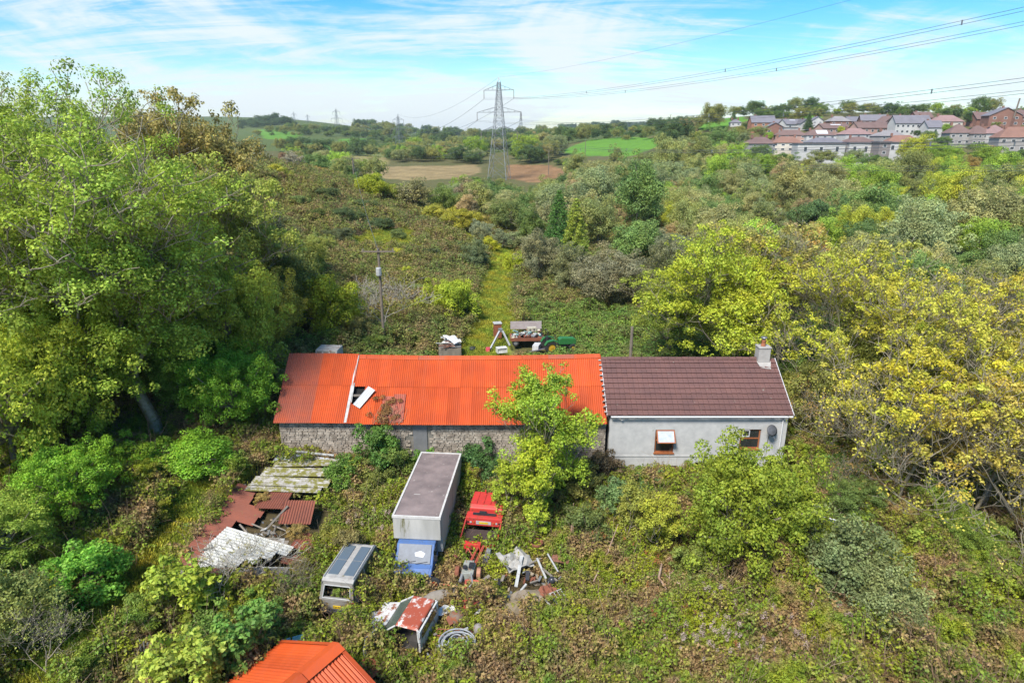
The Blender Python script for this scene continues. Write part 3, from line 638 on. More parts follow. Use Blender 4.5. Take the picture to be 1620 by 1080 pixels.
m = MB(); m.box(-6.33, -5.44, BY0 - .02, BY0 + .03, .5, 4.42); d_ = part('blocked_door', m, mat('grey_cement_render', (.20, .20, .20), .9, col2=(.13, .13, .13), nscale=2), barn)
m = MB(); m.box(-6.5, -5.3, BY0 - .05, BY0 + .04, 4.36, 4.5); part('lintel', m, OLDWOOD, barn)
for xx in (BX0, BX1 - .3):
    gm = MB(); gm.add([(xx + a, yy, zz) for a in (0, .3) for yy, zz in ((BY0 + .45, -1), (BY1, -1), (BY1, BZE - .15), (BYR, BZR - .2), (BY0 + .45, BZE - .15))], [(0, 1, 2, 3, 4), (9, 8, 7, 6, 5), (0, 5, 6, 1), (1, 6, 7, 2), (2, 7, 8, 3), (3, 8, 9, 4)])
    part('gable_wall', gm, MORTAR, barn)
m = MB(); m.box(BX0 + .3, BX1 - .3, BY1 - .4, BY1, -1, BZE - .15); part('rear_wall', m, MORTAR, barn)

# ---------------------------------------------------------------- house
RENDERW = mat('weathered_white_render', (.52, .515, .50), .9, col2=(.34, .34, .335), nscale=2.2, detail=12, coord='World', bump=.2, bscale=25, contrast=.7, moss=.06, mosscol=(.22, .21, .18))
TILE = mat('brown_concrete_tile', (.155, .075, .062), .8, col2=(.105, .055, .05), nscale=1.3, coord='World', bump=.2, objrand=.08, moss=.05, mosscol=(.22, .20, .16))
OAKF = mat('orange_oak_frame', (.36, .13, .05), .5, col2=(.25, .08, .03), nscale=6)
GLASS = mat('window_glass', (.03, .035, .035), .08, spec=.8)
def translucent_pane():
    return mat('reflecting_pane', (.42, .55, .68), .1, spec=.8)
UPVC = mat('white_plastic', (.58, .58, .58), .4, col2=(.55, .55, .55), nscale=2)
HX0, HX1, HY0, HY1, HZE, HZR, HYR = 6.22, 17.55, 36.75, 43.9, 5.05, 7.45, 40.4
hs_ = root('cottage', 'grey rendered cottage with brown tiled roof joined to the orange barn', 'house', (0, 0, 0))
WIN = [(9.18, 10.42, 2.28, 3.92), (14.62, 15.95, 2.55, 3.95), (9.2, 10.8, -.3, 1.35), (11.9, 13.1, -.3, 1.6)]
xs = sorted({HX0, HX1, *[w[0] for w in WIN], *[w[1] for w in WIN]}); zs = sorted({-1.2, HZE - .1, *[w[2] for w in WIN], *[w[3] for w in WIN]})
m = MB()
for xa, xb in zip(xs[:-1], xs[1:]):
    za = None
    for z0, z1 in zip(zs[:-1], zs[1:]):
        cx_, cz_ = (xa + xb) / 2, (z0 + z1) / 2
        if any(w[0] < cx_ < w[1] and w[2] < cz_ < w[3] for w in WIN): continue
        m.add([(xa, HY0, z0), (xb, HY0, z0), (xb, HY0, z1), (xa, HY0, z1)], [(0, 1, 2, 3)])
for w in WIN:
    x0, x1, z0, z1 = w; d = .16
    m.add([(x0, HY0, z0), (x1, HY0, z0), (x1, HY0, z1), (x0, HY0, z1), (x0, HY0 + d, z0), (x1, HY0 + d, z0), (x1, HY0 + d, z1), (x0, HY0 + d, z1)], [(0, 4, 5, 1), (1, 5, 6, 2), (2, 6, 7, 3), (3, 7, 4, 0)])
part('front_wall', m, RENDERW, hs_)
m = MB(); m.box(HX0, HX1, HY1 - .3, HY1, -1.2, HZE - .1); part('rear_wall', m, RENDERW, hs_)
for xx in (HX0, HX1 - .3):
    m = MB(); m.add([(xx + a, yy, zz) for a in (0, .3) for yy, zz in ((HY0 + .002, -1.2), (HY1 - .31, -1.2), (HY1 - .31, HZE - .12), (HYR, HZR - .12), (HY0 + .002, HZE - .12))], [(0, 1, 2, 3, 4), (9, 8, 7, 6, 5), (0, 5, 6, 1), (1, 6, 7, 2), (2, 7, 8, 3), (3, 8, 9, 4)]); part('gable_wall', m, RENDERW, hs_)
m = MB(); m.box(HX0 + .3, HX1 - .3, HY0 + 1.6, HY0 + 1.7, -1, HZE - .1); part('inner_wall', m, DARK, hs_)  # near-black panel, its colour stands in for the unlit rooms behind the windows
m = MB(); m.box(HX0 + .05, HX1 - .35, HY0 - .035, HY0 - .003, 2.02, 2.10); part('string_course', m, RENDERW, hs_)
def frame(mb, x0, x1, z0, z1, y0, y1, t):
    mb.box(x0, x1, y0, y1, z0, z0 + t); mb.box(x0, x1, y0, y1, z1 - t, z1); mb.box(x0, x0 + t, y0, y1, z0 + t, z1 - t); mb.box(x1 - t, x1, y0, y1, z0 + t, z1 - t); return mb
for i, (x0, x1, z0, z1) in enumerate(WIN):
    m = frame(MB(), x0 + .02, x1 - .02, z0 + .02, z1 - .02, HY0 + .09, HY0 + .15, .08); zm = z0 + (z1 - z0) * .52
    if i < 2: m.box(x0 + .1, x1 - .1, HY0 + .09, HY0 + .15, zm - .04, zm + .04)
    w = part('window', m, OAKF, hs_, label=['window with open top sash', 'upper right window by the dish', 'ground floor window', 'ground floor door opening'][i])
    m = MB(); m.box(x0 + .1, x1 - .1, HY0 + .115, HY0 + .125, z0 + .1, (zm - .04) if i == 0 else z1 - .1); part('pane', m, GLASS, w)
    m = MB(); m.box(x0 - .04, x1 + .04, HY0 - .09, HY0 + .09, z0 - .05, z0 + .02); part('sill', m, OAKF, w)
    if i == 1: m = frame(MB(), x0 + .15, x0 + .62, z0 + .85, z1 - .08, HY0 + .04, HY0 + .09, .04); part('inner_sash', m, UPVC, w)
    if i == 0:
        T = Matrix.Translation((0, HY0 + .08, z1 - .08)) @ Matrix.Rotation(R(-42), 4, 'X'); T = Matrix.Translation((0, HY0 + .06, z1 - .06)) @ Matrix.Rotation(R(-38), 4, 'X')
        m = MB(); m.M = T; frame(m, x0 + .06, x1 - .02, -.86, 0, -.06, 0, .07); part('open_sash', m, OAKF, w)
        m = MB(); m.M = T; m.box(x0 + .13, x1 - .09, -.035, -.02, -.79, -.07); part('pane', m, mat('glass_painted_reflection', (.55, .60, .66), .06, spec=1.0), w)  # pale base colour paints a bright reflection into the tilted pane
# roof: courses of interlocking tiles
Mh, LH = slope_frame(0, HYR, HZR, HY0 - .22, HZE - .06); nc = 11; rr = random.Random(8)
for side in (0, 1):
    Ms, Ls = (Mh, LH) if side == 0 else slope_frame(0, HYR, HZR, HY1 + .22, HZE - .18)
    for k in range(nc):
        m = MB(); y0 = Ls * k / nc - (.0 if k == 0 else .05); y1 = Ls * (k + 1) / nc; x = HX0 - .25; j = 0
        while x < HX1 + .2:
            w = .33; jit = rr.uniform(-.012, .012); dz = rr.uniform(-.004, .006); xe = min(x + w, HX1 + .22)
            if xe - x > .03:
                vs = []
                for yy, zz in ((y0, .012 + dz), (y1 + jit, .058 + dz), (y1 + jit, .016)):
                    zz = zz + (.03 if zz > .03 else 0); vs += [(x + .006, yy, zz - .004), (x + .05, yy, zz + .012), (xe - .05, yy, zz + .0), (xe - .006, yy, zz - .004)]
                m.add([Ms @ Vector(v) for v in vs], [(a + 4 * b, a + 1 + 4 * b, a + 5 + 4 * b, a + 4 + 4 * b) for b in (0, 1) for a in range(3)])
            x += w
        part('tile_course', m, TILE, hs_)
    m = MB(); m.add([Ms @ Vector(v) for v in ((HX0 - .22, 0, -.03), (HX1 + .2, 0, -.03), (HX1 + .2, Ls - .05, -.03), (HX0 - .22, Ls - .05, -.03))], [(0, 1, 2, 3)]); part('roof_felt', m, DARK, hs_)
rt = MB(); rt.add([(0, .17 * math.cos(a), .17 * math.sin(a) * .8) for a in (0, .8, 1.57, 2.34, 3.14)] + [(.44, .16 * math.cos(a), .16 * math.sin(a) * .8) for a in (0, .8, 1.57, 2.34, 3.14)], [(i, i + 1, i + 6, i + 5) for i in range(4)]); rtm = rt.mesh('ridge_tile'); rtm.materials.append(TILE)
for i in range(25): part('ridge_tile', rtm, None, hs_, loc=(HX0 - .2 + i * .455, HYR, HZR + .0 + rr.uniform(-.01, .01)))
# chimney with flaunching, pot, cowl
CEM = mat('cement_render', (.42, .40, .37), .9, col2=(.28, .26, .24), nscale=2, bump=.3)
ch = MB(); cxh = 16.9; ch.cbox((cxh, HYR - .05, HZR + .2), (.78, .72, 1.3)); ch.cbox((cxh, HYR - .05, HZR + .88), (.86, .8, .09)); chm = part('chimney', ch, CEM, hs_, bevel=.02)
m = MB(); m.add([Mh @ Vector(v) for v in ((cxh - .45, .3, .10), (cxh + .5, .3, .10), (cxh + .36, .95, .075), (cxh - .3, .85, .075))], [(0, 1, 2, 3)]); part('cement_flashing', m, CEM, chm)
m = MB(); m.lathe([(.0, 0), (.17, 0), (.15, .05), (.13, .34), (.16, .38), (.16, .42), (.1, .42), (.1, .2)], 12, (cxh - .03, HYR - .05, HZR + .92)); part('chimney_pot', m, mat('terracotta', (.42, .15, .07), .8), chm, smooth=True)
m = MB(); m.lathe([(.09, 0), (.11, .14), (.0, .14)], 10, (cxh - .03, HYR - .05, HZR + 1.34)); m.lathe([(0, 0), (.2, 0), (.22, .05), (.19, .1), (0, .13)], 12, (cxh - .03, HYR - .05, HZR + 1.46)); part('cowl', m, mat('steel_cowl', (.3, .3, .3), .4, .6), chm, smooth=True)
# gutter, downpipe, verge, dish, lamp
m = MB(); m.tube([(HX0 + .02, HY0 - .27, HZE - .12), (HX1 + .15, HY0 - .27, HZE - .12)], .06, 8); part('gutter', m, UPVC, hs_)
m = MB(); m.tube([(HX1 - .32, HY0 - .24, HZE - .15), (HX1 - .34, HY0 - .07, HZE - .4), (HX1 - .34, HY0 - .07, .0)], .045, 8); part('downpipe', m, UPVC, hs_)
for sx in (HX0 - .24, HX1 + .2):
    m = MB(); m.M = Mh; m.box(sx, sx + .035, 0, LH + .02, -.1, .085); part('verge_board', m, UPVC, hs_)
dm = MB(); prof = [(0, .06), (.12, .055), (.24, .03), (.36, 0), (.37, .01), (.25, .045), (0, .08)]; dm.lathe(prof, 18)
dsh = root('satellite_dish', 'dark round satellite dish on the upper right of the cottage front', 'satellite dish', (16.45, HY0 - .38, 4.05)); part('reflector', dm, mat('dish_grey', (.10, .105, .115), .6), dsh, smooth=True, rot=(R(62), 0, R(15)))
m = MB(); m.tube([(0, .05, -.05), (.02, .36, -.25)], .022, 6); m.tube([(0, .02, -.25), (.1, -.35, -.42)], .015, 6); m.cbox((.1, -.38, -.42), (.08, .1, .08)); part('bracket', m, STEEL, dsh)
m = MB(); m.tube([(16.47, HY0 - .02, 3.8), (16.4, HY0 - .015, 2.9), (16.45, HY0 - .02, 1.8)], .012, 5); part('dish_cable', m, DARK, hs_)
m = MB(); m.cbox((6.95, HY0 - .12, 4.72), (.1, .2, .07), rx=.3); tag(part('security_camera', m, UPVC), 'small white camera under the left end of the cottage eaves', 'camera')
# verge stones between barn and cottage roof
vs_ = MB(); r_ = random.Random(3)
for k in range(11):
    p = Mh @ Vector((HX0 - .32 + r_.uniform(-.04, .04), LH * (.05 + k * .09), .07)); vs_.cbox(p, (.16, .36, .07), rx=-.6, rz=r_.uniform(-.2, .2))
part('verge_mortar', vs_, CEM, hs_)
# lean-to frame east of the cottage
gh = root('glass_lean_to', 'low glazed lean-to frame beside the big round bush east of the cottage', 'greenhouse', (17.6, 31.4, h1(18.9, 31.2) - .3), R(-28))
m = MB()
for k in range(4): m.tube([(k * .8 - 1.2, 0, 1.9), (k * .8 - 1.2, -2.2, 1.1)], .035, 4); m.tube([(k * .8 - 1.2, -2.2, 0), (k * .8 - 1.2, -2.2, 1.1)], .035, 4)
m.tube([(-1.2, 0, 1.9), (1.2, 0, 1.9)], .04, 4); m.tube([(-1.2, -2.2, 1.1), (1.2, -2.2, 1.1)], .04, 4); part('frame', m, STEEL, gh)
for k in range(3): m = MB(); m.add([(k * .8 - 1.16, -.03, 1.86), (k * .8 - .44, -.03, 1.86), (k * .8 - .44, -2.17, 1.08), (k * .8 - 1.16, -2.17, 1.08)], [(0, 1, 2, 3)]); part('pane', m, mat('dusty_glass', (.06, .08, .075), .5, spec=.3), gh)

# ================================================================ VEGETATION
def ghit(px, py):
    """ground point seen at a surveyed picture position"""
    x, y, z = ray(px, py); Ys = np.exp(np.linspace(math.log(14), math.log(3000), 700)); s = Ys / y
    d = CAMZ + z * s - H(x * s, Ys); k = np.argmax(d < 0) if (d < 0).any() else len(Ys) - 1
    return float(x * s[k]), float(Ys[k])
# prototypes
tree_round('round_a', 1, 4.2, 3.2, 4.0, 110, 17000, .22, .95)
tree_round('round_b', 2, 4.4, 3.6, 4.6, 130, 17000, .21, .85)
tree_round('round_c', 3, 3.8, 3.0, 3.6, 80, 15000, .23, 1.05)
tree_round('round_d', 4, 4.6, 2.7, 3.2, 150, 18000, .20, .70)
tree_round('round_e', 5, 3.5, 4.4, 5.2, 110, 16000, .21, .85)
tree_round('round_f', 6, 4.8, 3.0, 3.8, 170, 18000, .19, .60)
tree_round('bush_a', 11, 2.6, 1.9, 1.7, 150, 21000, .125, .45, low=.45)
tree_round('bush_b', 12, 2.4, 1.6, 1.5, 120, 19000, .13, .50, low=.45)
tree_round('willow_a', 13, 3.8, 3.2, 3.4, 200, 24000, .15, .56, jit=.6, low=.5)
tree_round('willow_b', 14, 3.4, 3.0, 3.0, 170, 22000, .15, .56, jit=.6, low=.5)
tree_grown('bare_a', 21, 7, .14, 5, [4, 4, 4, 3, 3], 1200, .13, .35, trunk=.28, spread=.75, leafy=.3, sides=3, minr=.012)
tree_grown('bare_b', 22, 9, .16, 6, [4, 3, 3, 3, 3, 2], 3500, .14, .4, trunk=.3, ratio=.72, spread=.6, leafy=.35, sides=3, minr=.012)
tree_round('fuzzy', 23, 3.2, 2.6, 2.8, 200, 7000, .20, .40, limb=120, jit=1.2)
tree_grown('ash_a', 31, 20, .42, 6, [4, 4, 3, 3, 3, 3], 80000, .17, .62, trunk=.3, ratio=.72, spread=.66, up=.12, leafy=.55, under=240, sides=4, minr=.022, gnarl=.24)
tree_grown('ash_b', 32, 20, .40, 6, [5, 3, 3, 3, 3, 3], 80000, .17, .62, trunk=.26, ratio=.73, spread=.66, up=.12, leafy=.52, under=240, sides=4, minr=.022, gnarl=.24)
tree_grown('yellow_a', 33, 13, .2, 6, [4, 3, 3, 3, 3, 3], 15000, .17, .38, trunk=.3, ratio=.72, spread=.62, up=.1, leafy=.4, sides=3, minr=.016)
tree_grown('yellow_b', 34, 13, .2, 6, [4, 4, 3, 3, 3, 2], 11000, .21, .42, trunk=.33, ratio=.7, spread=.68, up=.1, leafy=.26, sides=3, minr=.016)
tree_grown('yellow_c', 35, 13, .22, 6, [5, 3, 3, 3, 3, 2], 34000, .20, .50, trunk=.28, ratio=.7, spread=.6, up=.12, leafy=.7, under=100, sides=3, minr=.016)
tree_grown('barntree', 36, 9, .13, 5, [5, 4, 3, 3, 3], 32000, .15, .40, trunk=.3, ratio=.66, spread=.42, up=.30, leafy=.8, under=140, sides=4, minr=.012)
tree_grown('sapling', 37, 6, .07, 4, [4, 4, 3, 3], 6500, .16, .30, trunk=.34, ratio=.62, spread=.36, up=.35, leafy=1, under=30, sides=4, minr=.01)
tree_grown('maple', 38, 4, .06, 3, [5, 4, 3], 2600, .24, .36, trunk=.36, ratio=.62, spread=.45, up=.25, leafy=1, under=14, sides=4, minr=.01, flat=.5)
tree_round('front_bush', 39, 3.7, 3.1, 3.3, 420, 42000, .13, .42, jit=.7, low=.55, limb=40)
tree_round('grey_willow', 40, 2.2, 2.3, 2.1, 200, 16000, .12, .36, jit=.9, low=.5)
tree_round('thicket', 41, 1.7, 1.5, 1.3, 90, 8500, .14, .36, jit=.8, low=.5)
conifer('conifer_a', 51, 11.8, 3.0, 22000, .22)
conifer('conifer_b', 52, 12.0, 3.9, 20000, .24)

PALEW = mat('pale_dead_wood', (.42, .39, .33), .85, col2=(.26, .23, .18), nscale=2)
tree_grown('dead_a', 24, 7, .13, 5, [4, 4, 4, 3, 3], 260, .11, .3, trunk=.28, spread=.75, leafy=.1, sides=3, minr=.017); BUILT['dead_a'][0].materials[0] = PALEW
tree_grown('slender', 61, 12.5, .15, 5, [3, 3, 3, 3, 2], 3800, .18, .38, trunk=.46, ratio=.6, spread=.5, up=.18, leafy=.3, sides=4, minr=.016, gnarl=.14)
BUILT['slender'][0].materials[0] = BARK
# ---- ground cover sprigs
def sprig(key, seed, n, R_, leaf, hgt, stems=6, leafm=BRAMBLE, stemr=.009, flat=.6):
    rng = np.random.default_rng(seed); Vs = []; Fs = []; k = 0; ti = []; mi = []
    C = []; segs = []
    for i in range(stems):
        a = 6.283 * i / stems + rng.normal() * .4; e = np.array([math.cos(a), math.sin(a), 0]) * R_ * rng.uniform(.5, 1.1); top = e * .5 + np.array([0, 0, hgt * rng.uniform(.7, 1.1)]); e[2] = hgt * rng.uniform(.15, .7)
        segs += [(np.zeros(3), top * np.array([.6, .6, 1]), stemr, stemr), (top * np.array([.6, .6, 1]), e, stemr, stemr * .5)]
        for q in np.linspace(0.1, 1, 5): C.append(top * np.array([.6, .6, 1]) * (1 - q) + e * q)
    C = np.array(C); V, F, t = clumps(rng, C, np.full(len(C), R_ * .33), n, leaf, flat=flat, shell=.1); V2, F2 = tubes_np(segs, 3)
    me = np_mesh(key, np.concatenate([V, V2]), np.concatenate([F, F2 + len(V)]), [leafm, DRYSTEM], np.concatenate([t, np.full(len(F2), .5)]), np.concatenate([np.zeros(len(F)), np.ones(len(F2))])); return me
def drystems(key, seed, n, L_, m=DRYSTEM, r=.008, seedhead=0, headmat=None):
    rng = np.random.default_rng(seed); segs = []; P = []
    for i in range(n):
        b = rng.normal(size=3) * .3 * np.array([1, 1, 0]); d = unit(rng.normal(size=3) * .7 + np.array([0, 0, .8])); p = b
        for j in range(3): q = p + d * L_ / 3; segs.append((p, q, r * (1 - .25 * j), r * (.75 - .2 * j))); p = q; d = unit(d + rng.normal(size=3) * .3 - np.array([0, 0, .25]))
        P.append(p)
    V, F = tubes_np(segs, 3); mats_ = [m]; mi = np.zeros(len(F)); t = np.full(len(F), .5)
    if seedhead:
        C = np.array(P); V2, F2, t2 = clumps(rng, C, np.full(len(C), .12), seedhead, .05, flat=1.8, shell=.1); F = np.concatenate([F, F2 + len(V)]); V = np.concatenate([V, V2]); mats_.append(headmat); mi = np.concatenate([mi, np.ones(len(F2))]); t = np.concatenate([t, t2])
    return np_mesh(key, V, F, mats_, t, mi)
DOCK = mat('dock_seed', (.34, .11, .04), .9); FLUFF = mat('willowherb_fluff', (.42, .31, .27), .95)
bram = [sprig('bramble_%d' % i, 60 + i, 105, .6, .125, .55) for i in range(4)] + [sprig('nettle', 65, 110, .42, .09, .8, 7)] + [drystems('dead_stalk_%d' % i, 70 + i, 10, .95) for i in range(3)] + [sprig('bramble_big', 75, 90, .5, .15, .6)]
bush_ = BUILT['thicket'][1].copy(); bush_.materials.clear(); bush_.materials.append(BRAMBLE); bram += [bush_, drystems('arching_cane', 77, 7, 1.9, m=mat('pale_cane', (.38, .29, .19), .85, col2=(.24, .15, .10), nscale=1.5, coord='World'), r=.013)]
PB_ = proto_col('bramble_sprig', bram)
fern = [sprig('fern_%d' % i, 80 + i, 90, .85, .17, .75, 7, BRACKEN) for i in range(3)] + [drystems('dead_fern', 84, 12, .9, r=.012)]
BRAMBLE2 = leaf_mat('green_bramble_leaves', base=(.075, .14, .03), ynoise=.6, yellow=(1.8, 1.3, .7), ysc=.3, dead=.25)
PB2_ = proto_col('bank_sprig', [sprig('bank_bramble_%d' % i, 160 + i, 105, .6, .14, .5, leafm=BRAMBLE2) for i in range(4)] + [drystems('bank_stalk', 170, 8, .8)])
PF_ = proto_col('bracken_sprig', fern)
def grass_tuft(key, seed, n, h, m):
    rng = np.random.default_rng(seed); b = rng.normal(size=(n, 3)) * .22; b[:, 2] = 0; d = rng.normal(size=(n, 3)) * .35; d[:, 2] = 1; d = unit(d) * h * rng.uniform(.5, 1.1, (n, 1)); s = np.cross(d, rng.normal(size=(n, 3))); s = unit(s) * .012
    V = np.stack([b - s, b + s, b + d * .6 + s * .8, b + d * .6 - s * .8 + 0, b + d * .6 - s * .8, b + d * .6 + s * .8, b + d + d[:, ::-1] * 0.1 + s * .1, b + d - s * .1], 1).reshape(-1, 3)
    F = (np.arange(n) * 8)[:, None, None] + np.array([[0, 1, 2, 3], [4, 5, 6, 7]])[None]; return np_mesh(key, V, F.reshape(-1, 4), [m], np.repeat(rng.random(n), 2))
PG_ = proto_col('grass_tuft', [grass_tuft('tuft_%d' % i, 90 + i, 70, .28 + .1 * i, GRASSB) for i in range(3)])
BLD = [(-15.6, 6.2, 36.3, 44.8), (6.0, 17.9, 36.5, 44.3)]
OBST = []   # (x, y, radius) kept clear
def clear_mask(X, Y, ex=0):
    ok = np.ones(X.shape, bool)
    for x0, x1, y0, y1 in BLD: ok &= ~((X > x0) & (X < x1) & (Y > y0) & (Y < y1))
    return ok
def obst_poly(p): OBST.append(p)
def rect(cx, cy, w, l, rz):
    c, s = math.cos(rz), math.sin(rz); return [(cx + a * c - b * s, cy + a * s + b * c) for a, b in ((-w / 2, -l / 2), (w / 2, -l / 2), (w / 2, l / 2), (-w / 2, l / 2))]
SHEDR = [(-15.9, 25.2), (-10.6, 24.9), (-10.4, 28.2), (-9.7, 31.5), (-15.9, 33.0)]
TRUCK = dict(x=-4.62, y=31.3, rz=R(-4))
OBST += [rect(-4.6, 31.2, 2.1, 6.2, R(-4)), rect(-4.9, 27.4, 1.7, 2.0, R(-4)), rect(-8.2, 23.6, 1.7, 1.2, 0), SHEDR, rect(-7.8, 26.0, 1.3, 4.2, R(-8)), rect(-5.1, 23.35, 2.3, 1.7, R(-14)), rect(-1.6, 31.0, 1.9, 3.2, R(-5)), rect(-2.1, 27.2, 1.5, 4.2, R(-5)),
         rect(-2.1, 22.4, 1.6, 1.6, 0), rect(.9, 26.4, 2.4, 2.6, 0), rect(-13.6, 33.4, 5.5, 2.2, 0), rect(-13.2, 35.6, 2.6, 1.0, 0), rect(-8.6, 16.4, 7.2, 7.4, R(-33)),
         rect(1.5, 59.8, 4.5, 4.5, 0), rect(4.4, 58.0, 3.4, 2.4, 0), rect(-5.9, 57.2, 2.2, 2.2, 0), rect(-15.6, 51, 2, 2, 0), rect(18.9, 30.2, 2.8, 2.6, R(-28)), rect(-6.1, 23.3, 1.0, 1.3, 0), rect(-9.6, 21.6, 1.3, 1.3, .4), rect(-7.6, 21.3, 1.6, 1.0, .4), rect(-6.0, 20.9, 1.0, 1.0, 0)]
def keep(X, Y, margin=0.):
    ok = clear_mask(X, Y)
    for p in OBST: ok &= ~inpoly(X, Y, p)
    return ok
def view_mask(X, Y, Z, pad=120):
    px, py, d = to_px(X, Y, Z); return (d > 3) & (px > -pad - 150) & (px < 1620 + pad + 150) & (py > -200) & (py < 1080 + pad + 120)
mound = lambda X, Y: 1.6 * np.clip(fbm(X / 1.9 + 31, Y / 1.9 + 11, 3) * 2.1 - .6, .04, 1)
def near_cover():
    rng = np.random.default_rng(5); n = 36000; X = rng.uniform(-34, 36, n); Y = 13 + 35 * rng.random(n) ** .9
    Z = H(X, Y); ok = keep(X, Y) & view_mask(X, Y, Z) & (polydist(X, Y, [(-19, 16), (-18.3, 22), (-17.5, 27), (-18, 33)]) > 1.2)
    ok &= ~((Y > 44) & (polydist(X, Y, TRACK) < 2.6))
    X, Y, Z = X[ok], Y[ok], Z[ok]; mo = mound(X, Y)
    mo = mo * (1 + .55 * np.clip((X - 8) / 8, 0, 1)); wl = np.clip((35.8 - Y) * .8 + .25, .25, 1); mo = np.where((Y > 33.5) & (Y < 37), mo * wl, mo)
    u = rng.uniform(-.15, 1, len(X)); Z = Z + mo * np.clip(u + .2, 0, 1)
    pk = rng.choice(11, len(X), p=[.16, .155, .145, .135, .11, .06, .055, .045, .08, .026, .029]); SS = rng.uniform(.65, 1.35, len(X)); near_o = np.zeros(len(X), bool)
    for p in OBST:
        c_ = np.array(p).mean(0); near_o |= np.hypot(X - c_[0], Y - c_[1]) < 2.6
    pk = np.where((pk >= 9) & near_o, 1, pk); SS = np.where(pk == 9, rng.uniform(.3, .62, len(X)), SS); Z = np.where(pk == 9, Z - .35, Z)
    scatter('bramble_thicket', np.stack([X, Y, Z], 1), rng.uniform(0, 6.28, len(X)), SS, pk, PB_, 'dense tangle of brambles, nettles and dead stalks filling the yard around the wrecks', 'brambles', rng.normal(size=len(X)) * .25)
near_cover()
def mid_cover():
    rng = np.random.default_rng(6); n = 42000; Yb = np.exp(rng.uniform(math.log(45), math.log(190), n)); X = rng.uniform(-.95, .95, n) * Yb; Y = Yb
    Z = H(X, Y); px, py, d = to_px(X, Y, Z); wob = (fbm(X / 6, Y / 6) - .5) * 24
    ok = (px > 380) & (px < 1700) & keep(X, Y) & (polydist(X, Y, TRACK) > 2.4) & (np.hypot(X + 3, Y - 53) > 5)
    for p in LUSHP + STRAWF: ok &= ~inpoly(px + wob, py, p)
    ok &= (px < 1250) | (Y < 90); ok &= rng.random(n) < np.clip(Y / 80, .35, 1)
    X, Y, Z = X[ok], Y[ok], Z[ok]; px, py = px[ok], py[ok]; br = (X > 1.5) & (Y < 74) | (Y < 56) & (rng.random(len(X)) < .6)
    mo = mound(X / 1.6, Y / 1.6); Z = Z + mo * rng.uniform(0, .9, len(X)); S = rng.uniform(.8, 1.4, len(X)) * (1 + np.clip((Y - 60) / 140, 0, 1))
    k = ~br; pk = rng.choice(4, k.sum(), p=[.33, .32, .27, .08])
    scatter('bracken_slope', np.stack([X, Y, Z], 1)[k], rng.uniform(0, 6.28, k.sum()), S[k], pk, PF_, 'browning bracken and scrub covering the hillside beyond the barn', 'bracken')
    k = br; pk = rng.choice([0, 1, 2, 3, 4], k.sum(), p=[.26, .25, .23, .22, .04])
    scatter('bramble_bank', np.stack([X, Y, Z], 1)[k], rng.uniform(0, 6.28, k.sum()), S[k] * 1.1, pk, PB2_, 'low green bramble bank behind the cottage and barn roofs', 'brambles')
mid_cover()
def grass_cover():
    rng = np.random.default_rng(8); pts = []
    n = 9000; Y = rng.uniform(45, 112, n); X = rng.uniform(-8, 3, n); ok = ((polydist(X, Y, TRACK) < 2.7) | (np.hypot(X + 3, Y - 53) < 5.5)) & keep(X, Y); pts.append(np.stack([X[ok], Y[ok]], 1))
    n = 6500; Y = rng.uniform(14, 39, n); X = rng.uniform(-21, -15.5, n); ok = polydist(X, Y, [(-19, 14), (-18.3, 22), (-17.5, 27), (-18, 33), (-17, 38)]) < 1.7; pts.append(np.stack([X[ok], Y[ok]], 1))
    n = 26000; Y = np.exp(rng.uniform(math.log(70), math.log(130), n)); X = rng.uniform(-.3, .02, n) * Y; px, py, d = to_px(X, Y, H(X, Y)); w_ = (fbm(X / 3, Y / 3) - .5)
    ok = np.zeros(n, bool)
    for p in LUSHP: ok |= inpoly(px + w_ * 40, py + w_ * 14, p)
    pts.append(np.stack([X[ok], Y[ok]], 1))
    P = np.concatenate(pts); Z = H(P[:, 0], P[:, 1]) - .02
    scatter('grass', np.column_stack([P, Z]), rng.uniform(0, 6.28, len(P)), rng.uniform(.6, 1.3, len(P)), rng.integers(0, 3, len(P)), PG_, 'long green and straw coloured grass on the track and yard path', 'grass')
grass_cover()
PS_ = proto_col('seedhead', [drystems('dock_%d' % i, 95 + i, 5, 1.1, seedhead=160, headmat=DOCK) for i in range(2)] + [drystems('fluff_%d' % i, 97 + i, 6, 1.25, seedhead=260, headmat=FLUFF) for i in range(2)])
def seedheads():
    rng = np.random.default_rng(9); P = []; S = []; K = []
    def blob(px, py, rad, n, lo, hi):
        x, y = ghit(px, py)
        for _ in range(n): P.append((x + rng.normal() * rad, y + rng.normal() * rad * .7)); K.append(rng.integers(lo, hi)); S.append(rng.uniform(.7, 1.2))
    blob(1180, 1040, 1.6, 26, 2, 4); blob(1290, 1000, .9, 10, 2, 4); blob(1110, 1060, 1., 8, 2, 4); blob(1040, 930, .8, 4, 0, 2); blob(1030, 990, .8, 3, 0, 2); blob(1180, 1070, 1., 4, 0, 2); blob(1060, 1010, .6, 2, 0, 2); blob(930, 880, 2, 4, 0, 2)
    blob(860, 820, 1.3, 6, 2, 4); blob(590, 850, 1, 4, 2, 4)
    P = np.array(P); Z = H(P[:, 0], P[:, 1]) + mound(P[:, 0], P[:, 1]) * .55
    scatter('willowherb', np.column_stack([P, Z]), rng.uniform(0, 6.28, len(P)), S, K, PS_, 'fluffy pink willowherb and rusty dock seed heads among the brambles', 'weeds')
seedheads()

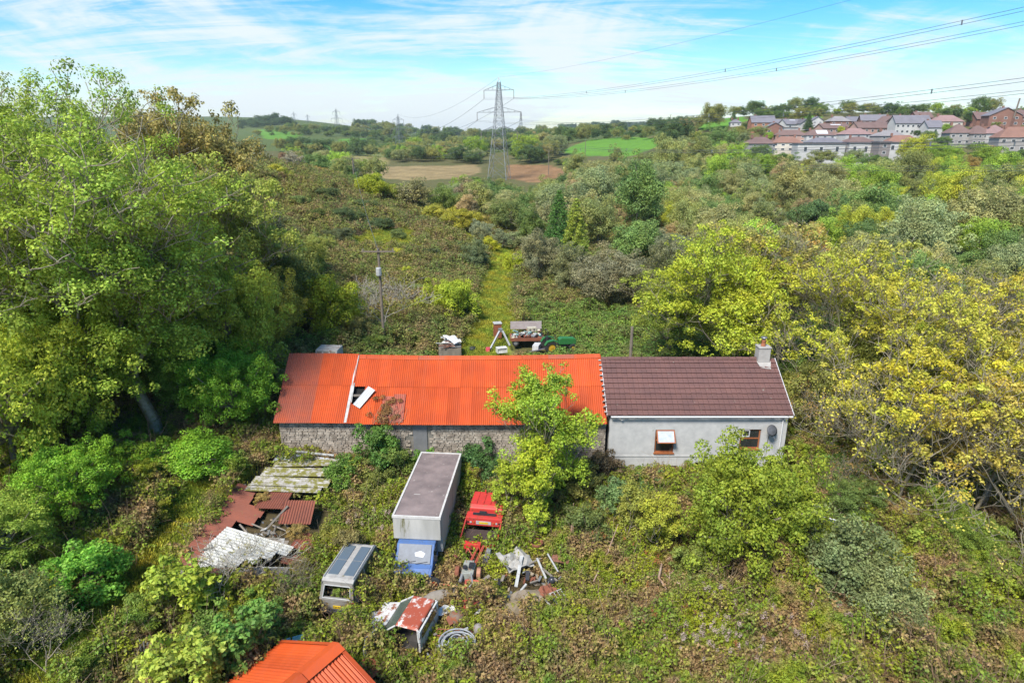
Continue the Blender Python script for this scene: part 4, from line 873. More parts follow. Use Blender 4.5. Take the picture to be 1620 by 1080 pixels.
# ---- trees near the buildings
G_ASH, G_YEL, G_OLV, G_DRK, G_LIME, G_GRY = (.17, .205, .03), (.27, .25, .025), (.12, .125, .04), (.045, .085, .022), (.17, .22, .02), (.13, .14, .07)
plant('ash_tree', 'ash_a', -22.6, 36.8, s=1.02, sz=1.02, rz=.6, col=(.165, .235, .035), label='huge ash tree on the bank with its pale bare trunk showing, left of the barn')
plant('ash_tree', 'ash_b', -29.5, 33, s=1.02, sz=.99, rz=2.0, col=(.175, .24, .03), label='tall yellow-green ash tree at the left edge of the photo')
plant('ash_tree', 'ash_b', -28, 45.5, s=.95, sz=1.04, rz=4.4, col=(.155, .215, .035), label='high-topped ash tree rising behind the tree with the bare trunk')
plant('ash_tree', 'ash_a', -36, 42, s=1.0, sz=1.03, rz=1.1, col=(.17, .22, .04), label='ash tree behind the far left edge of the tree mass')
plant('oak_tree', 'yellow_c', -27.5, 60, s=1.25, sz=1.5, rz=1., col=(.165, .15, .05), label='brown-leaved tree topping the right end of the left tree mass')
plant('oak_tree', 'yellow_c', -24.5, 52.5, s=1.05, sz=1.2, rz=3., col=(.17, .21, .045), label='olive tree on the right flank of the left tree mass')
plant('oak_tree', 'yellow_c', -34, 66, s=1.15, rz=5., col=(.12, .11, .05), label='dull olive tree just behind the brown-topped tree')
plant('hazel_tree', 'front_bush', -20.2, 42.5, s=1.15, sz=1.75, rz=.3, col=(.17, .215, .03), label='dense green tree crowding the left gable of the barn')
plant('hazel_tree', 'front_bush', -27, 31.0, s=1.2, sz=1.7, rz=.9, col=(.20, .245, .03), label='broad yellow-green tree low at the left edge')
plant('hazel_tree', 'front_bush', -18.2, 38.2, s=.85, sz=1.05, rz=.2, col=(.10, .20, .02), label='vivid green hazel bush between the bare trunk and the barn wall')
plant('hazel_tree', 'bush_b', -19.0, 33.8, s=1.1, sz=.9, rz=.2, col=(.10, .20, .02), label='vivid green hazel bush below the bare trunk')
plant('hazel_tree', 'front_bush', -26.0, 36.0, s=1.05, sz=1.7, rz=2.2, col=(.13, .19, .022), label='green hazel bush left of the bare trunk')
plant('hazel_bush', 'front_bush', -23.2, 29.0, s=.72, sz=.8, rz=1.2, col=(.11, .21, .02), label='bright green bush spilling over the grass path', cat='bush')
plant('hazel_bush', 'thicket', -19.6, 24.3, s=1.15, rz=1.9, col=(.10, .22, .03), label='small bright green bush left of the grass path', cat='bush')
plant('willow_bush', 'bare_a', -18.4, 19.6, s=.5, rz=1.0, col=(.17, .2, .05), label='pale twiggy willow at the bottom left corner', cat='bush')
plant('willow_bush', 'grey_willow', -20.4, 21.0, s=1.0, rz=1.0, col=(.14, .17, .05), label='feathery pale green willow behind the twiggy corner willow', cat='bush')
plant('hazel_bush', 'front_bush', -24.0, 24.8, s=.75, sz=.7, rz=3.0, col=(.13, .19, .03), label='leafy green bush on the left bank above the feathery willow', cat='bush')
for (px, py, k, s, c, l) in ((285, 1010, 'maple', .85, (.17, .22, .03), 'yellow-green sycamore sapling left of the ruined shed wall'), (385, 1060, 'maple', .8, (.09, .17, .035), 'green sycamore sapling in front of the ruined shed wall'),
        (300, 1150, 'maple', .85, (.19, .24, .04), 'pale lime sycamore sapling left of the front orange roof'), (235, 1000, 'thicket', .8, (.10, .15, .03), 'low green thicket beside the grass path'), (420, 1010, 'thicket', .75, (.09, .15, .03), 'green thicket right of the sapling under the shed wall'),
        (335, 1040, 'thicket', .8, (.085, .14, .03), 'green thicket between the two sycamore saplings'), (250, 1090, 'thicket', .7, (.12, .15, .04), 'olive thicket at the foot of the lime sapling'), (455, 945, 'bare_a', .36, (.12, .11, .05), 'dead brown shrub right of the shed wall')):
    x, y = ghit(px, py); plant('sycamore_sapling' if k == 'maple' else 'thicket_bush', k, x, y, s=s, col=c, label=l, cat='sapling' if k == 'maple' else 'bush')
plant('dead_tree', 'dead_a', -12.6, 24.4, s=.55, rz=2., col=(.2, .17, .05), label='dead pale bare tree standing in front of the ruined shed')
BUILT['bare_a0'] = (BUILT['bare_a'][0], None)
# right-hand trees
plant('sycamore_tree', 'yellow_c', 18.6, 49.5, s=1.0, sz=1.12, rz=.3, col=(.20, .24, .025), label='leafy yellow-green tree rising behind the chimney')
plant('sycamore_tree', 'yellow_c', 15.2, 56, s=.72, rz=1.3, col=(.15, .19, .03), label='lower green tree behind the cottage roof, left of the chimney')
plant('sycamore_tree', 'yellow_a', 24.3, 43.5, s=1.05, sz=1.12, rz=2.3, col=(.235, .255, .03), label='golden-yellow sparse tree right of the cottage')
plant('sycamore_tree', 'yellow_a', 29.5, 42.0, s=1.02, sz=1.12, rz=4.9, col=(.26, .255, .035), label='second golden-yellow tree, further right of the cottage')
plant('sycamore_tree', 'yellow_b', 34.5, 43.0, s=1.0, sz=1.1, rz=.9, col=(.24, .23, .04), label='thin yellow tree at the right edge of the photo')
plant('sycamore_tree', 'yellow_b', 24.0, 53.5, s=1.12, rz=2.9, col=(.20, .19, .05), label='twiggy olive tree behind the golden-yellow trees')
plant('sycamore_tree', 'bare_b', 31, 54.5, s=1.45, rz=.4, col=(.15, .15, .05), label='grey bare-twigged tree behind the right golden trees')
plant('sycamore_tree', 'bare_b', 38, 52, s=1.45, rz=2.4, col=(.15, .15, .05), label='grey bare-twigged tree at the far right edge')
plant('sycamore_tree', 'yellow_b', 29.0, 34.0, s=.85, rz=5.5, col=(.25, .22, .05), label='leaning mossy-trunked tree at the lower right edge', tilt=.18)
plant('sycamore_tree', 'bare_b', 23.6, 35.3, s=1.1, rz=1.5, col=(.28, .26, .04), label='thin pale-stemmed tree on the slope right of the cottage', tilt=-.1)
for i, (x, y, s, l) in enumerate(((20.3, 38.5, .85, 'brown tangled leafless shrub against the right gable of the cottage'), (22.6, 40.2, 1.0, 'brown leafless shrub under the golden trees'), (21.2, 34.8, .62, 'low brown shrub on the slope by the downpipe corner'), (26.3, 37.5, .85, 'twiggy brown shrub under the second golden tree'))):
    plant('leafless_shrub', 'bare_a', x, y, s=s, rz=i * 1.3, col=(.20, .14, .05), label=l, cat='shrub')
for i, (x, y, s, k, c, l) in enumerate(((20.8, 36.5, 1.1, 'thicket', (.07, .12, .025), 'dark green bush at the foot of the right gable'), (25.5, 33.2, 1.3, 'thicket', (.10, .15, .03), 'green bush on the slope near the pale-stemmed tree'), (30.5, 29.5, 1.6, 'thicket', (.10, .15, .03), 'wide green bush at the lower right edge'),
        (29.8, 38.8, 1.6, 'bush_b', (.10, .14, .03), 'green undergrowth bush below the golden trees'), (24.8, 47, 1.5, 'bush_a', (.08, .12, .03), 'dark bush between the trunks of the golden trees'), (33, 47, 1.7, 'bush_a', (.10, .13, .03), 'olive bush behind the golden trees at right'), (22.5, 29.0, 1.0, 'thicket', (.15, .19, .03), 'yellow-green bush right of the grey willow'),
        (24.8, 26.0, 1.0, 'thicket', (.14, .19, .03), 'lime-green bush in the bottom right brambles'), (21.5, 45.5, 1.3, 'bush_b', (.16, .18, .03), 'yellowing bush behind the right gable'), (22.5, 21.6, .9, 'thicket', (.17, .22, .03), 'bright lime bush in the bottom right corner'), (38, 38, 2.0, 'bush_a', (.11, .13, .04), 'big olive bush beyond the right edge tree'), (33.5, 34.5, 1.4, 'bush_b', (.13, .13, .04), 'olive bush at the right edge below the leaning tree'))):
    plant('green_bush', k, x, y, s=s, rz=i, col=c, label=l, cat='bush')
for i, (x, y, k, s_, sz, c, l) in enumerate(((22.5, 41.5, 'front_bush', .95, 1.25, (.13, .145, .04), 'olive leafy tree close behind the right gable of the cottage'), (27.5, 45.5, 'front_bush', 1.15, 1.5, (.15, .165, .035), 'olive-yellow tree filling the gap under the first golden tree'), (33.0, 40.0, 'front_bush', 1.05, 1.4, (.12, .15, .035), 'green leafy tree under the right golden trees'),
        (27.0, 39.8, 'front_bush', .75, .9, (.11, .14, .035), 'mid-green bush between the golden tree trunks'), (36.5, 44.5, 'front_bush', 1.2, 1.7, (.14, .155, .045), 'dull olive tree at the right edge behind the thin yellow tree'), (24.6, 29.6, 'front_bush', .55, .6, (.11, .16, .03), 'green bush on the slope right of the grey willow'), (28.0, 25.5, 'front_bush', .6, .55, (.12, .17, .03), 'green bush low at the right edge of the photo'), (20.2, 33.0, 'front_bush', .5, .55, (.09, .13, .035), 'dark green bush beside the glazed lean-to'),
        (25.2, 22.0, 'front_bush', .5, .5, (.15, .21, .03), 'bright green bush at the bottom right corner of the photo'), (21.0, 54.5, 'yellow_c', .9, 1.05, (.17, .18, .045), 'olive tree peering over the lime-coloured tree behind the chimney'), (28.5, 48.5, 'yellow_b', 1.05, 1.15, (.20, .21, .04), 'golden tree directly behind the first golden tree'))):
    plant('scrub_tree' if sz > .8 else 'green_bush', k, x, y, s=s_, sz=sz, rz=i * 2.1, col=c, label=l, cat='tree' if sz > .8 else 'bush')
plant('sycamore_tree', 'bare_b', 26.0, 33.5, s=1.15, sz=1.0, rz=2.6, col=(.26, .25, .04), label='forked dark-stemmed tree leaning on the right slope', tilt=.12)
plant('sycamore_tree', 'bare_b', 30.5, 30.5, s=1.2, sz=1.0, rz=.6, col=(.24, .22, .05), label='bare-limbed tree at the lower right edge', tilt=.2)
for i, (x, y, s_, t, c, l) in enumerate(((23.4, 33.6, .95, -.12, (.27, .27, .03), 'slender pale-trunked tree nearest the grey willow on the right slope'), (26.8, 32.4, 1.0, .14, (.24, .24, .035), 'slender leaning tree beside the cut stump'), (29.3, 30.2, 1.0, .2, (.24, .22, .04), 'slender tree leaning out at the lower right edge'), (28.2, 36.8, 1.05, -.08, (.28, .27, .03), 'slender tall tree between the golden trees and the slope'), (22.0, 37.8, .85, .06, (.2, .2, .04), 'slender tree close to the right gable of the cottage'))):
    plant('slender_tree', 'slender', x, y, s=s_, rz=i * 1.9 + .4, col=c, label=l, tilt=t)
plant('ash_tree', 'barntree', 2.5, 33.5, s=.92, sz=.98, rz=.4, col=(.16, .23, .025), label='narrow bright green tree growing in front of the orange barn roof')
plant('ash_sapling', 'sapling', .8, 31.3, s=.95, rz=1.4, col=(.19, .245, .025), label='lime-yellow sapling in front of the bright green tree', cat='sapling')
plant('ash_sapling', 'sapling', -.1, 30.9, s=.75, rz=2.9, col=(.18, .23, .025), label='shorter lime-yellow sapling leaning over the red wreck', cat='sapling')
plant('ash_sapling', 'sapling', 1.7, 30.6, s=.7, rz=4.9, col=(.20, .26, .03), label='short lime sapling right of the taller lime one', cat='sapling')
plant('round_bush', 'front_bush', 12.1, 28.0, s=1.03, sz=1.28, rz=.4, col=(.125, .165, .02), label='big rounded yellow-green bush in front of the cottage', cat='bush')
plant('grey_willow_bush', 'grey_willow', 16.2, 25.9, s=1.2, rz=.4, col=(.11, .14, .06), label='grey-green willow bush right of the big rounded bush', cat='bush')
plant('grey_willow_bush', 'grey_willow', 17.0, 23.6, s=.95, rz=2.4, col=(.125, .155, .07), label='lower grey-green willow bush in front of the taller one', cat='bush')
plant('ash_sapling', 'sapling', 7.6, 29.0, s=.72, rz=.4, col=(.20, .22, .03), label='yellowing sapling left of the big rounded bush', cat='sapling')
plant('ash_sapling', 'sapling', 6.6, 30.2, s=.66, rz=2.4, col=(.16, .18, .04), label='olive sapling in front of the cottage lower window', cat='sapling')
for i, (x, y, s, sz, c, l) in enumerate(((-8.3, 35.6, 1.0, 1.35, (.06, .12, .025), 'ivy-dark bush climbing the barn wall below the patched roof sheets'), (-7.3, 35.0, .9, 1.0, (.09, .13, .03), 'green bush at the barn wall left of the blocked door'), (-5.7, 35.8, .62, .8, (.07, .16, .02), 'small bright bush under the blocked barn door'), (-2.6, 35.6, 1.1, 1.0, (.045, .095, .03), 'dark blue-green bush at the barn wall behind the red wreck'),
        (-1.2, 35.2, .9, .9, (.05, .10, .03), 'dark bush right of the blue-green one at the barn wall'), (4.4, 34.5, 1.0, 1.1, (.12, .13, .04), 'olive bush right of the bright green barn tree'), (5.9, 35.4, .85, 1.15, (.11, .085, .05), 'reddish shrub at the corner where barn meets cottage'), (6.3, 32.8, 1.1, 1.0, (.085, .14, .055), 'grey-green bush in front of the cottage left corner'),
        (8.2, 34.4, .8, .8, (.08, .14, .04), 'green bush under the open cottage window'), (-10.0, 33.6, .9, .9, (.07, .13, .025), 'green bush between the white sheets and the box truck'), (-8.2, 33.2, .9, .8, (.10, .12, .03), 'olive bush left of the box truck rear'), (9.5, 27.5, .9, .8, (.12, .15, .035), 'olive green bush left of the big rounded bush foot'),
        (4.0, 30.8, 1.0, .9, (.075, .10, .03), 'dark olive bush right of the lime saplings'), (-9.6, 28.4, .75, .7, (.12, .13, .03), 'low olive bush between the ruined shed and the silver van'))):
    plant('wall_bush', 'thicket', x, y, s=s, sz=sz, rz=i * 1.1, col=c, label=l, cat='bush')
# thorn stems over the barn roof
rv = MB(); r_ = random.Random(5)
for k in range(26):
    a = onroof(-8.1 + r_.uniform(-.6, 1.0), 1.0 + .02); p = a; pts = [a]
    for j in range(5): p = p + (M.to_3x3() @ Vector((r_.uniform(-.22, .22), -r_.uniform(.12, .34), r_.uniform(-.02, .10)))); pts.append(p)
    rv.tube(pts, .012, 3, False)
rb = root('dead_creeper', 'dead brown creeper spread over the patched red roof sheets', 'creeper'); part('stem', rv, DRYSTEM, rb)
rng = np.random.default_rng(3); Cc = np.array([tuple(onroof(-8.0 + rng.normal() * .38, rng.uniform(.62, 1.02)) + Vector((0, 0, .12))) for _ in range(26)]); V, F, t = clumps(rng, Cc, np.full(26, .22), 1500, .10, flat=.5)
o = part('foliage', np_mesh('creeper_leaves', V, F, [LEAF], t), None, rb); o.color = (.13, .08, .035, 1)
plant('hazel_tree', 'front_bush', -31.5, 36.5, s=1.2, sz=2.2, rz=1.2, col=(.20, .23, .035), label='tall leafy tree curtain at the left edge, under the ash crowns')
plant('hazel_tree', 'front_bush', -23.8, 44.0, s=1.1, sz=2.1, rz=2.7, col=(.17, .21, .035), label='tall leafy green tree behind the bare trunk, level with the barn gable')
plant('hazel_tree', 'front_bush', -20.3, 49.5, s=.9, sz=1.3, rz=5.7, col=(.20, .20, .035), label='golden-olive tree beyond the barn gable at the foot of the hillside')
plant('hazel_bush', 'front_bush', -22.0, 40.5, s=.9, sz=1.0, rz=3.2, col=(.11, .18, .025), label='green hazel bush directly behind the bare trunk', cat='bush')
plant('hazel_bush', 'front_bush', -30.5, 26.5, s=.9, sz=.9, rz=4.2, col=(.15, .19, .03), label='olive-green bush at the left edge below the tall ash', cat='bush')
plant('hazel_bush', 'thicket', -21.6, 33.2, s=1.2, sz=1.0, rz=5.2, col=(.13, .22, .025), label='fresh green bush in front of the foot of the bare trunk', cat='bush')
# ---- shrubs and trees of the middle distance (surveyed one by one: px of foot, py of foot, prototype, scale, height scale, colour, name, label)
MID = [(716, 508, 'bush_a', 1.25, 1.45, (.17, .215, .02), 'golden_bush', 'round golden-green bush standing alone beside the grass track'),
 (610, 536, 'dead_a', .95, .95, (.2, .18, .08), 'dead_tree', 'leafless grey tree around the near wooden pole behind the barn'), (520, 528, 'bush_b', 1.5, 2.0, (.19, .22, .02), 'golden_bush', 'large yellow-green bush left of the bare tree behind the barn'),
 (470, 510, 'round_a', .9, 1.0, (.10, .12, .03), 'hawthorn_tree', 'dark olive tree left of the large yellow-green bush'), (555, 540, 'bush_a', .8, .8, (.12, .12, .04), 'hawthorn_bush', 'small olive bush just over the barn ridge near its left part'), (545, 515, 'bush_b', .8, 1.0, (.20, .22, .03), 'golden_bush', 'small golden bush hugging the large yellow-green one'),
 (440, 470, 'round_d', 1.0, 1.1, (.20, .17, .03), 'hawthorn_tree', 'golden-olive tree at the edge of the left tree mass'), (425, 420, 'fuzzy', 1.3, 1.2, (.15, .15, .07), 'willow_tree', 'pale olive willow on the hillside beside the left tree mass'),
 (855, 452, 'willow_a', 1.0, 1.25, (.13, .135, .075), 'willow_tree', 'grey-olive willow right of the grass track'), (905, 470, 'willow_b', 1.1, 1.15, (.12, .13, .06), 'willow_tree', 'grey-olive willow in front of the yellow-green conifer'), (955, 490, 'willow_a', 1.25, 1.2, (.14, .14, .085), 'willow_tree', 'broad silvery willow behind the cottage left end'),
 (1005, 490, 'willow_b', 1.2, 1.1, (.13, .13, .07), 'willow_tree', 'silvery willow right of the broad one'), (1055, 510, 'round_e', .9, .95, (.075, .085, .035), 'hawthorn_tree', 'dark olive-brown tree behind the middle of the cottage roof'), (1095, 520, 'round_b', .95, 1.0, (.07, .09, .03), 'hawthorn_tree', 'dark tree between the silvery willows and the golden trees'),
 (1060, 440, 'willow_a', 1.1, 1.1, (.12, .135, .08), 'willow_tree', 'rounded grey-green willow beside the straw clearing'), (1100, 450, 'willow_b', 1.0, 1.0, (.11, .13, .06), 'willow_tree', 'grey-green willow right of the rounded one by the straw clearing'),
 (908, 443, 'conifer_a', 1.0, 1.0, (.16, .20, .03), 'conifer_tree', 'yellow-green pointed conifer in the middle of the valley'), (883, 415, 'conifer_b', .95, .95, (.055, .12, .025), 'conifer_tree', 'darker green conifer just behind the yellow-green one'),
 (752, 428, 'willow_b', .75, .8, (.09, .12, .06), 'willow_bush', 'teal-grey round bush left of the grass track top'), (683, 412, 'bush_a', .6, .6, (.06, .075, .035), 'hawthorn_bush', 'small dark bush alone on the bracken slope'), (775, 400, 'bush_b', .8, .9, (.24, .25, .02), 'golden_bush', 'yellow bush at the far end of the grass track'),
 (812, 430, 'bush_a', .8, .9, (.19, .23, .02), 'golden_bush', 'lime bush right of the grass track'), (820, 400, 'fuzzy', .9, .8, (.14, .17, .08), 'willow_bush', 'pale feathery bush beyond the lime bush'), (795, 395, 'fuzzy', .8, .7, (.13, .15, .08), 'willow_bush', 'pale feathery bush where the track ends'),
 (840, 400, 'round_e', .85, .9, (.08, .12, .03), 'hawthorn_tree', 'green tree left of the darker conifer'), (855, 385, 'fuzzy', 1.2, 1.5, (.17, .18, .09), 'willow_tree', 'slim pale tree left of the darker conifer'), (628, 412, 'bush_b', .55, .6, (.27, .28, .03), 'golden_bush', 'small yellow bush right of the near pole crossarm'),
 (640, 440, 'bush_a', .42, .5, (.25, .28, .03), 'golden_bush', 'smallest yellow bush on the bracken slope'), (600, 405, 'bush_a', .45, .4, (.24, .26, .04), 'golden_bush', 'low yellow bush left of the near pole top'), (760, 385, 'willow_a', .65, .65, (.15, .17, .10), 'willow_bush', 'silver-grey bush above the yellow track-end bush'),
 (730, 368, 'round_d', 1.0, .85, (.19, .19, .025), 'golden_bush', 'wide golden-olive bush on the far side of the bracken hill'), (690, 355, 'bush_b', 1.5, 1.3, (.20, .20, .03), 'golden_bush', 'golden bush left end of the far bush line'), (770, 372, 'round_c', .6, .6, (.17, .16, .05), 'hawthorn_bush', 'tan bush between the golden-olive bush and the track'),
 (800, 375, 'round_b', .95, .95, (.10, .13, .04), 'hawthorn_tree', 'mid-green tree straight above the track end'), (745, 335, 'fuzzy', 1.8, 1.6, (.15, .13, .08), 'willow_tree', 'grey leafless-looking tree below the tall pylon'), (700, 340, 'round_a', .9, .9, (.09, .13, .03), 'hawthorn_tree', 'green tree left of the grey leafless-looking one'),
 (655, 335, 'fuzzy', 1.6, 1.4, (.15, .15, .07), 'willow_tree', 'olive bushy tree on the crest of the bracken hill'), (590, 318, 'round_c', 1.05, .9, (.18, .21, .02), 'golden_bush', 'lime-yellow bush beside the hillside pole'), (620, 322, 'round_d', .9, .8, (.15, .18, .03), 'golden_bush', 'lime bush right of the hillside pole bush'),
 (545, 352, 'bush_a', 1.1, .8, (.05, .075, .03), 'gorse_bush', 'dark gorse patch in the middle of the brown slope'), (520, 320, 'bush_b', 1.2, .9, (.055, .08, .03), 'gorse_bush', 'dark gorse below the hillside pole'), (600, 365, 'bush_b', 1.1, .7, (.055, .08, .03), 'gorse_bush', 'dark gorse right of the middle gorse patch'),
 (535, 385, 'bush_a', 1.0, .7, (.06, .075, .035), 'gorse_bush', 'dark gorse at the foot of the brown slope'), (575, 335, 'bush_a', 1.1, .7, (.06, .085, .03), 'gorse_bush', 'dark gorse right of the hillside pole foot'), (450, 262, 'round_c', .9, 1., (.14, .09, .05), 'hawthorn_tree', 'brownish tree on the hilltop beside the left tree mass'),
 (465, 272, 'fuzzy', 1.0, .9, (.19, .18, .13), 'willow_bush', 'pale grey bush on the hilltop'), (440, 285, 'bush_b', 1.2, 1.0, (.21, .22, .03), 'golden_bush', 'yellow bush on the hilltop'), (490, 262, 'round_b', 1.2, 1.2, (.075, .095, .035), 'hawthorn_tree', 'dark tree behind the brown hill crest'), (520, 275, 'round_e', 1.1, 1.0, (.08, .10, .035), 'hawthorn_tree', 'dark olive tree right of the hill crest'),
 (455, 240, 'round_b', 1.4, 1.3, (.06, .08, .035), 'hawthorn_tree', 'dark tree on the left skyline below the pylons'), (475, 248, 'round_e', 1.5, 1.3, (.13, .14, .04), 'hawthorn_tree', 'olive-yellow tree on the left skyline below the pylons')]
MID += [(500, 350, 'bush_b', .9, .7, (.07, .10, .03), 'gorse_bush', 'dark gorse at the left of the brown slope'), (470, 330, 'bush_a', .9, .7, (.09, .12, .035), 'gorse_bush', 'dull green gorse high on the left of the slope'), (630, 380, 'bush_b', .7, .6, (.10, .13, .04), 'gorse_bush', 'small gorse on the right shoulder of the bracken hill'),
 (500, 405, 'bush_a', 1.0, .9, (.13, .16, .04), 'hawthorn_bush', 'olive bush left of the grassy patch on the slope'), (490, 440, 'bush_b', 1.3, 1.4, (.15, .17, .03), 'golden_bush', 'golden-olive bush at the foot of the slope beside the tree mass'), (660, 470, 'bush_a', .5, .5, (.12, .15, .04), 'hawthorn_bush', 'tiny olive bush left of the round golden-green one'),
 (700, 425, 'bush_b', .5, .4, (.10, .13, .04), 'hawthorn_bush', 'tiny bush right of the small dark slope bush'), (575, 480, 'bush_a', .7, .6, (.13, .15, .04), 'hawthorn_bush', 'olive bush up-slope from the leafless pole tree'), (650, 545, 'bush_b', .6, .5, (.09, .13, .03), 'hawthorn_bush', 'green bush just over the barn ridge beside the near pole'),
 (590, 555, 'bush_a', .6, .5, (.10, .14, .03), 'hawthorn_bush', 'green bush at the foot of the near wooden pole'), (730, 395, 'bush_a', .55, .5, (.09, .12, .05), 'hawthorn_bush', 'small grey-green bush above the teal-grey one')]
TREEPTS = []
for i, (px, py, k, s, sz, c, nm, lb) in enumerate(MID):
    x, y = ghit(px, py); plant(nm, k, x, y, s=s, sz=sz, rz=i * 1.7, col=c, label=lb, cat='tree' if 'tree' in nm else 'bush'); TREEPTS.append((x, y, 2.5 * s))
# ---- valley woodland: individuals first, the far remainder as one mass
WOODS = {'in the valley wood right of the conifers': [(830,300),(930,272),(1180,252),(1420,262),(1700,262),(1750,300),(1750,560),(1300,640),(1130,520),(1040,470),(940,400),(850,372)],
 'right of the tall pylon': [(770,232),(884,229),(884,248),(940,254),(1010,254),(1060,238),(1190,252),(1180,265),(1000,290),(905,285),(872,262),(812,260),(770,262)],
 'left of the tall pylon': [(598,234),(700,228),(770,230),(768,262),(700,256),(620,258),(606,246)],
 'in scrub beyond the brown hill': [(455,240),(560,248),(520,270),(560,270),(590,286),(640,290),(770,284),(830,296),(835,372),(785,378),(700,346),(645,332),(560,298),(470,268)],
 'on the slope right of the green field': [(1040,232),(1062,214),(1100,206),(1180,203),(1195,215),(1190,250),(1060,240)]}
PAL = [((.13, .15, .05), 'olive'), ((.165, .17, .07), 'pale olive'), ((.075, .12, .035), 'dark green'), ((.05, .085, .03), 'very dark green'), ((.18, .145, .075), 'brownish'), ((.13, .16, .075), 'grey-green'), ((.14, .21, .03), 'bright green'), ((.21, .235, .03), 'yellow-green'), ((.20, .15, .045), 'orange-tinted')]
def woods():
    rng = np.random.default_rng(12); acc = [(x, y, r, None) for x, y, r in TREEPTS]; A = np.array([(a[0], a[1], a[2]) for a in acc]); res = []
    names = list(WOODS); n = 16000; Yc = np.exp(rng.uniform(math.log(64), math.log(620), n)); Xc = rng.uniform(-.75, .92, n) * Yc; Zc = H(Xc, Yc); px, py, d = to_px(Xc, Yc, Zc)
    reg = np.full(n, -1)
    for j, nm in enumerate(names): reg[inpoly(px, py, WOODS[nm]) & (reg < 0)] = j
    for p in GREENF + STRAWF + BROWNF: reg[inpoly(px, py, p)] = -1
    reg[(Yc < 66) & (px > 1040)] = -1; reg[(reg == 3) & (rng.random(n) < .3)] = -1
    # keep village ground free
    vg = inpoly(px, py, [(1195, 180), (1195, 238), (1260, 246), (1420, 252), (1500, 250), (1700, 252), (1700, 150), (1195, 150)]); reg[vg] = -1
    AX = list(A[:, 0]); AY = list(A[:, 1]); AR = list(A[:, 2]); gx = np.array(AX); gy = np.array(AY); gr = np.array(AR)
    for i in np.nonzero(reg >= 0)[0]:
        sc = (1 + min(1, max(0, (Yc[i] - 90) / 300)) * .5) * rng.choice([.85, 1.05, 1.3, 1.6], p=[.2, .33, .30, .17]); r = 3.0 * sc
        if len(gx) and (np.hypot(gx - Xc[i], gy - Yc[i]) < (gr + r) * .88).any(): continue
        gx = np.append(gx, Xc[i]); gy = np.append(gy, Yc[i]); gr = np.append(gr, r); res.append((i, sc * .92))
    KEEPV = GREENF + [STRAWF[1]] + BROWNF + [[(1184, 180), (1184, 241), (1264, 246), (1340, 250), (1404, 256), (1440, 246), (1500, 234), (1640, 242), (1640, 150)], [(776, 225), (804, 225), (806, 280), (774, 280)]]
    out = []
    for i, sc in res:
        ok = True
        for hh, side in ((7.2, 0), (6.0, -2.2), (6.0, 2.2), (4.0, 0), (4.0, 3), (4.0, -3)):
            qx, qy, _d = to_px(Xc[i] + side * sc, Yc[i], Zc[i] + hh * sc)
            if any(inpoly(np.array([qx]), np.array([qy]), p)[0] for p in KEEPV): ok = False; break
        if ok: out.append((i, sc))
        elif sc > .9:
            sc2 = sc * .5; q = [to_px(Xc[i] + sd * sc2, Yc[i], Zc[i] + hh * sc2) for hh, sd in ((7.2, 0), (5, -3), (5, 3), (3, 0))]
            if not any(inpoly(np.array([a[0]]), np.array([a[1]]), p)[0] for a in q for p in KEEPV): out.append((i, sc2))
    res = out
    res.sort(key=lambda t: -t[1] / Yc[t[0]]); stuffP = []; made = [] 
    keys = ['round_a', 'round_b', 'round_c', 'round_d', 'round_e', 'round_f', 'fuzzy', 'willow_b']
    kn = {'fuzzy': 'willow_tree', 'willow_b': 'willow_tree', 'round_e': 'oak_tree', 'round_b': 'oak_tree'}
    for c_, (i, sc) in enumerate(res):
        X, Y, Z = Xc[i], Yc[i], Zc[i]; cl = fbm(X / 26 + 5, Y / 26)[()]; k = keys[rng.choice(8, p=[.15, .15, .12, .14, .1, .14, .12, .08])]
        w = np.array([.25, .18, .15, .06, .08, .14, .09, .05, .005])
        if px[i] > 1380 and Y > 130: w = np.array([.15, .05, .1, .05, .03, .05, .3, .25, .005])
        if px[i] > 1150 and Y > 190: w = w * np.array([1, .4, 1.6, 1.6, .6, .6, 2, 1.2, 1])
        if Y > 280: w = w * np.array([1, .6, 2, 2.5, .8, 1, 1, .6, .5])
        w = w / w.sum(); ci = rng.choice(9, p=w); col, cn = PAL[ci]; v = rng.uniform(.95, 1.35) * (.85 + .3 * cl); col = tuple(a * v for a in col)
        if c_ >= 430 or Y > 330: stuffP.append((X, Y, Z, sc, ci)); continue
        size = 'small' if sc < .95 else ('large' if sc > 1.5 else 'mid-sized'); shp = {'round_a': 'rounded', 'round_b': 'domed', 'round_c': 'lumpy', 'round_d': 'wide low', 'round_e': 'upright', 'round_f': 'spreading', 'fuzzy': 'thin feathery', 'willow_b': 'billowing'}[k]
        rg = names[reg[i]]; 
        if reg[i] == 0: rg = ('in near wood' if Y < 100 else 'in middle valley wood' if Y < 170 else 'in upper valley wood') + (' behind the chimney' if px[i] > 1100 and px[i] < 1300 else ' below village' if px[i] >= 1300 else ' right of the conifers')
        pl_ = plant(kn.get(k, 'hawthorn_tree' if c_ % 2 else 'birch_tree'), k, X, Y, z=Z - .3, s=sc, sz=sc * rng.uniform(.9, 1.25), col=col, label='%s %s %s tree %s' % (size, shp, cn, rg), group='valley woodland trees', parts=(c_ < 120)); made.append((pl_, px[i]))
    by = {}
    for o, x in made: by.setdefault(o['label'], []).append((x, o))
    for lb, L_ in by.items():
        if 1 < len(L_) <= 9:
            L_.sort(key=lambda t: t[0])
            for q, (x, o) in enumerate(L_): o['label'] = lb + ', ' + ('leftmost' if q == 0 else 'rightmost' if q == len(L_) - 1 else ['', 'second', 'third', 'fourth', 'fifth', 'sixth', 'seventh', 'eighth'][q] + ' from left')
    return stuffP
SP = woods()
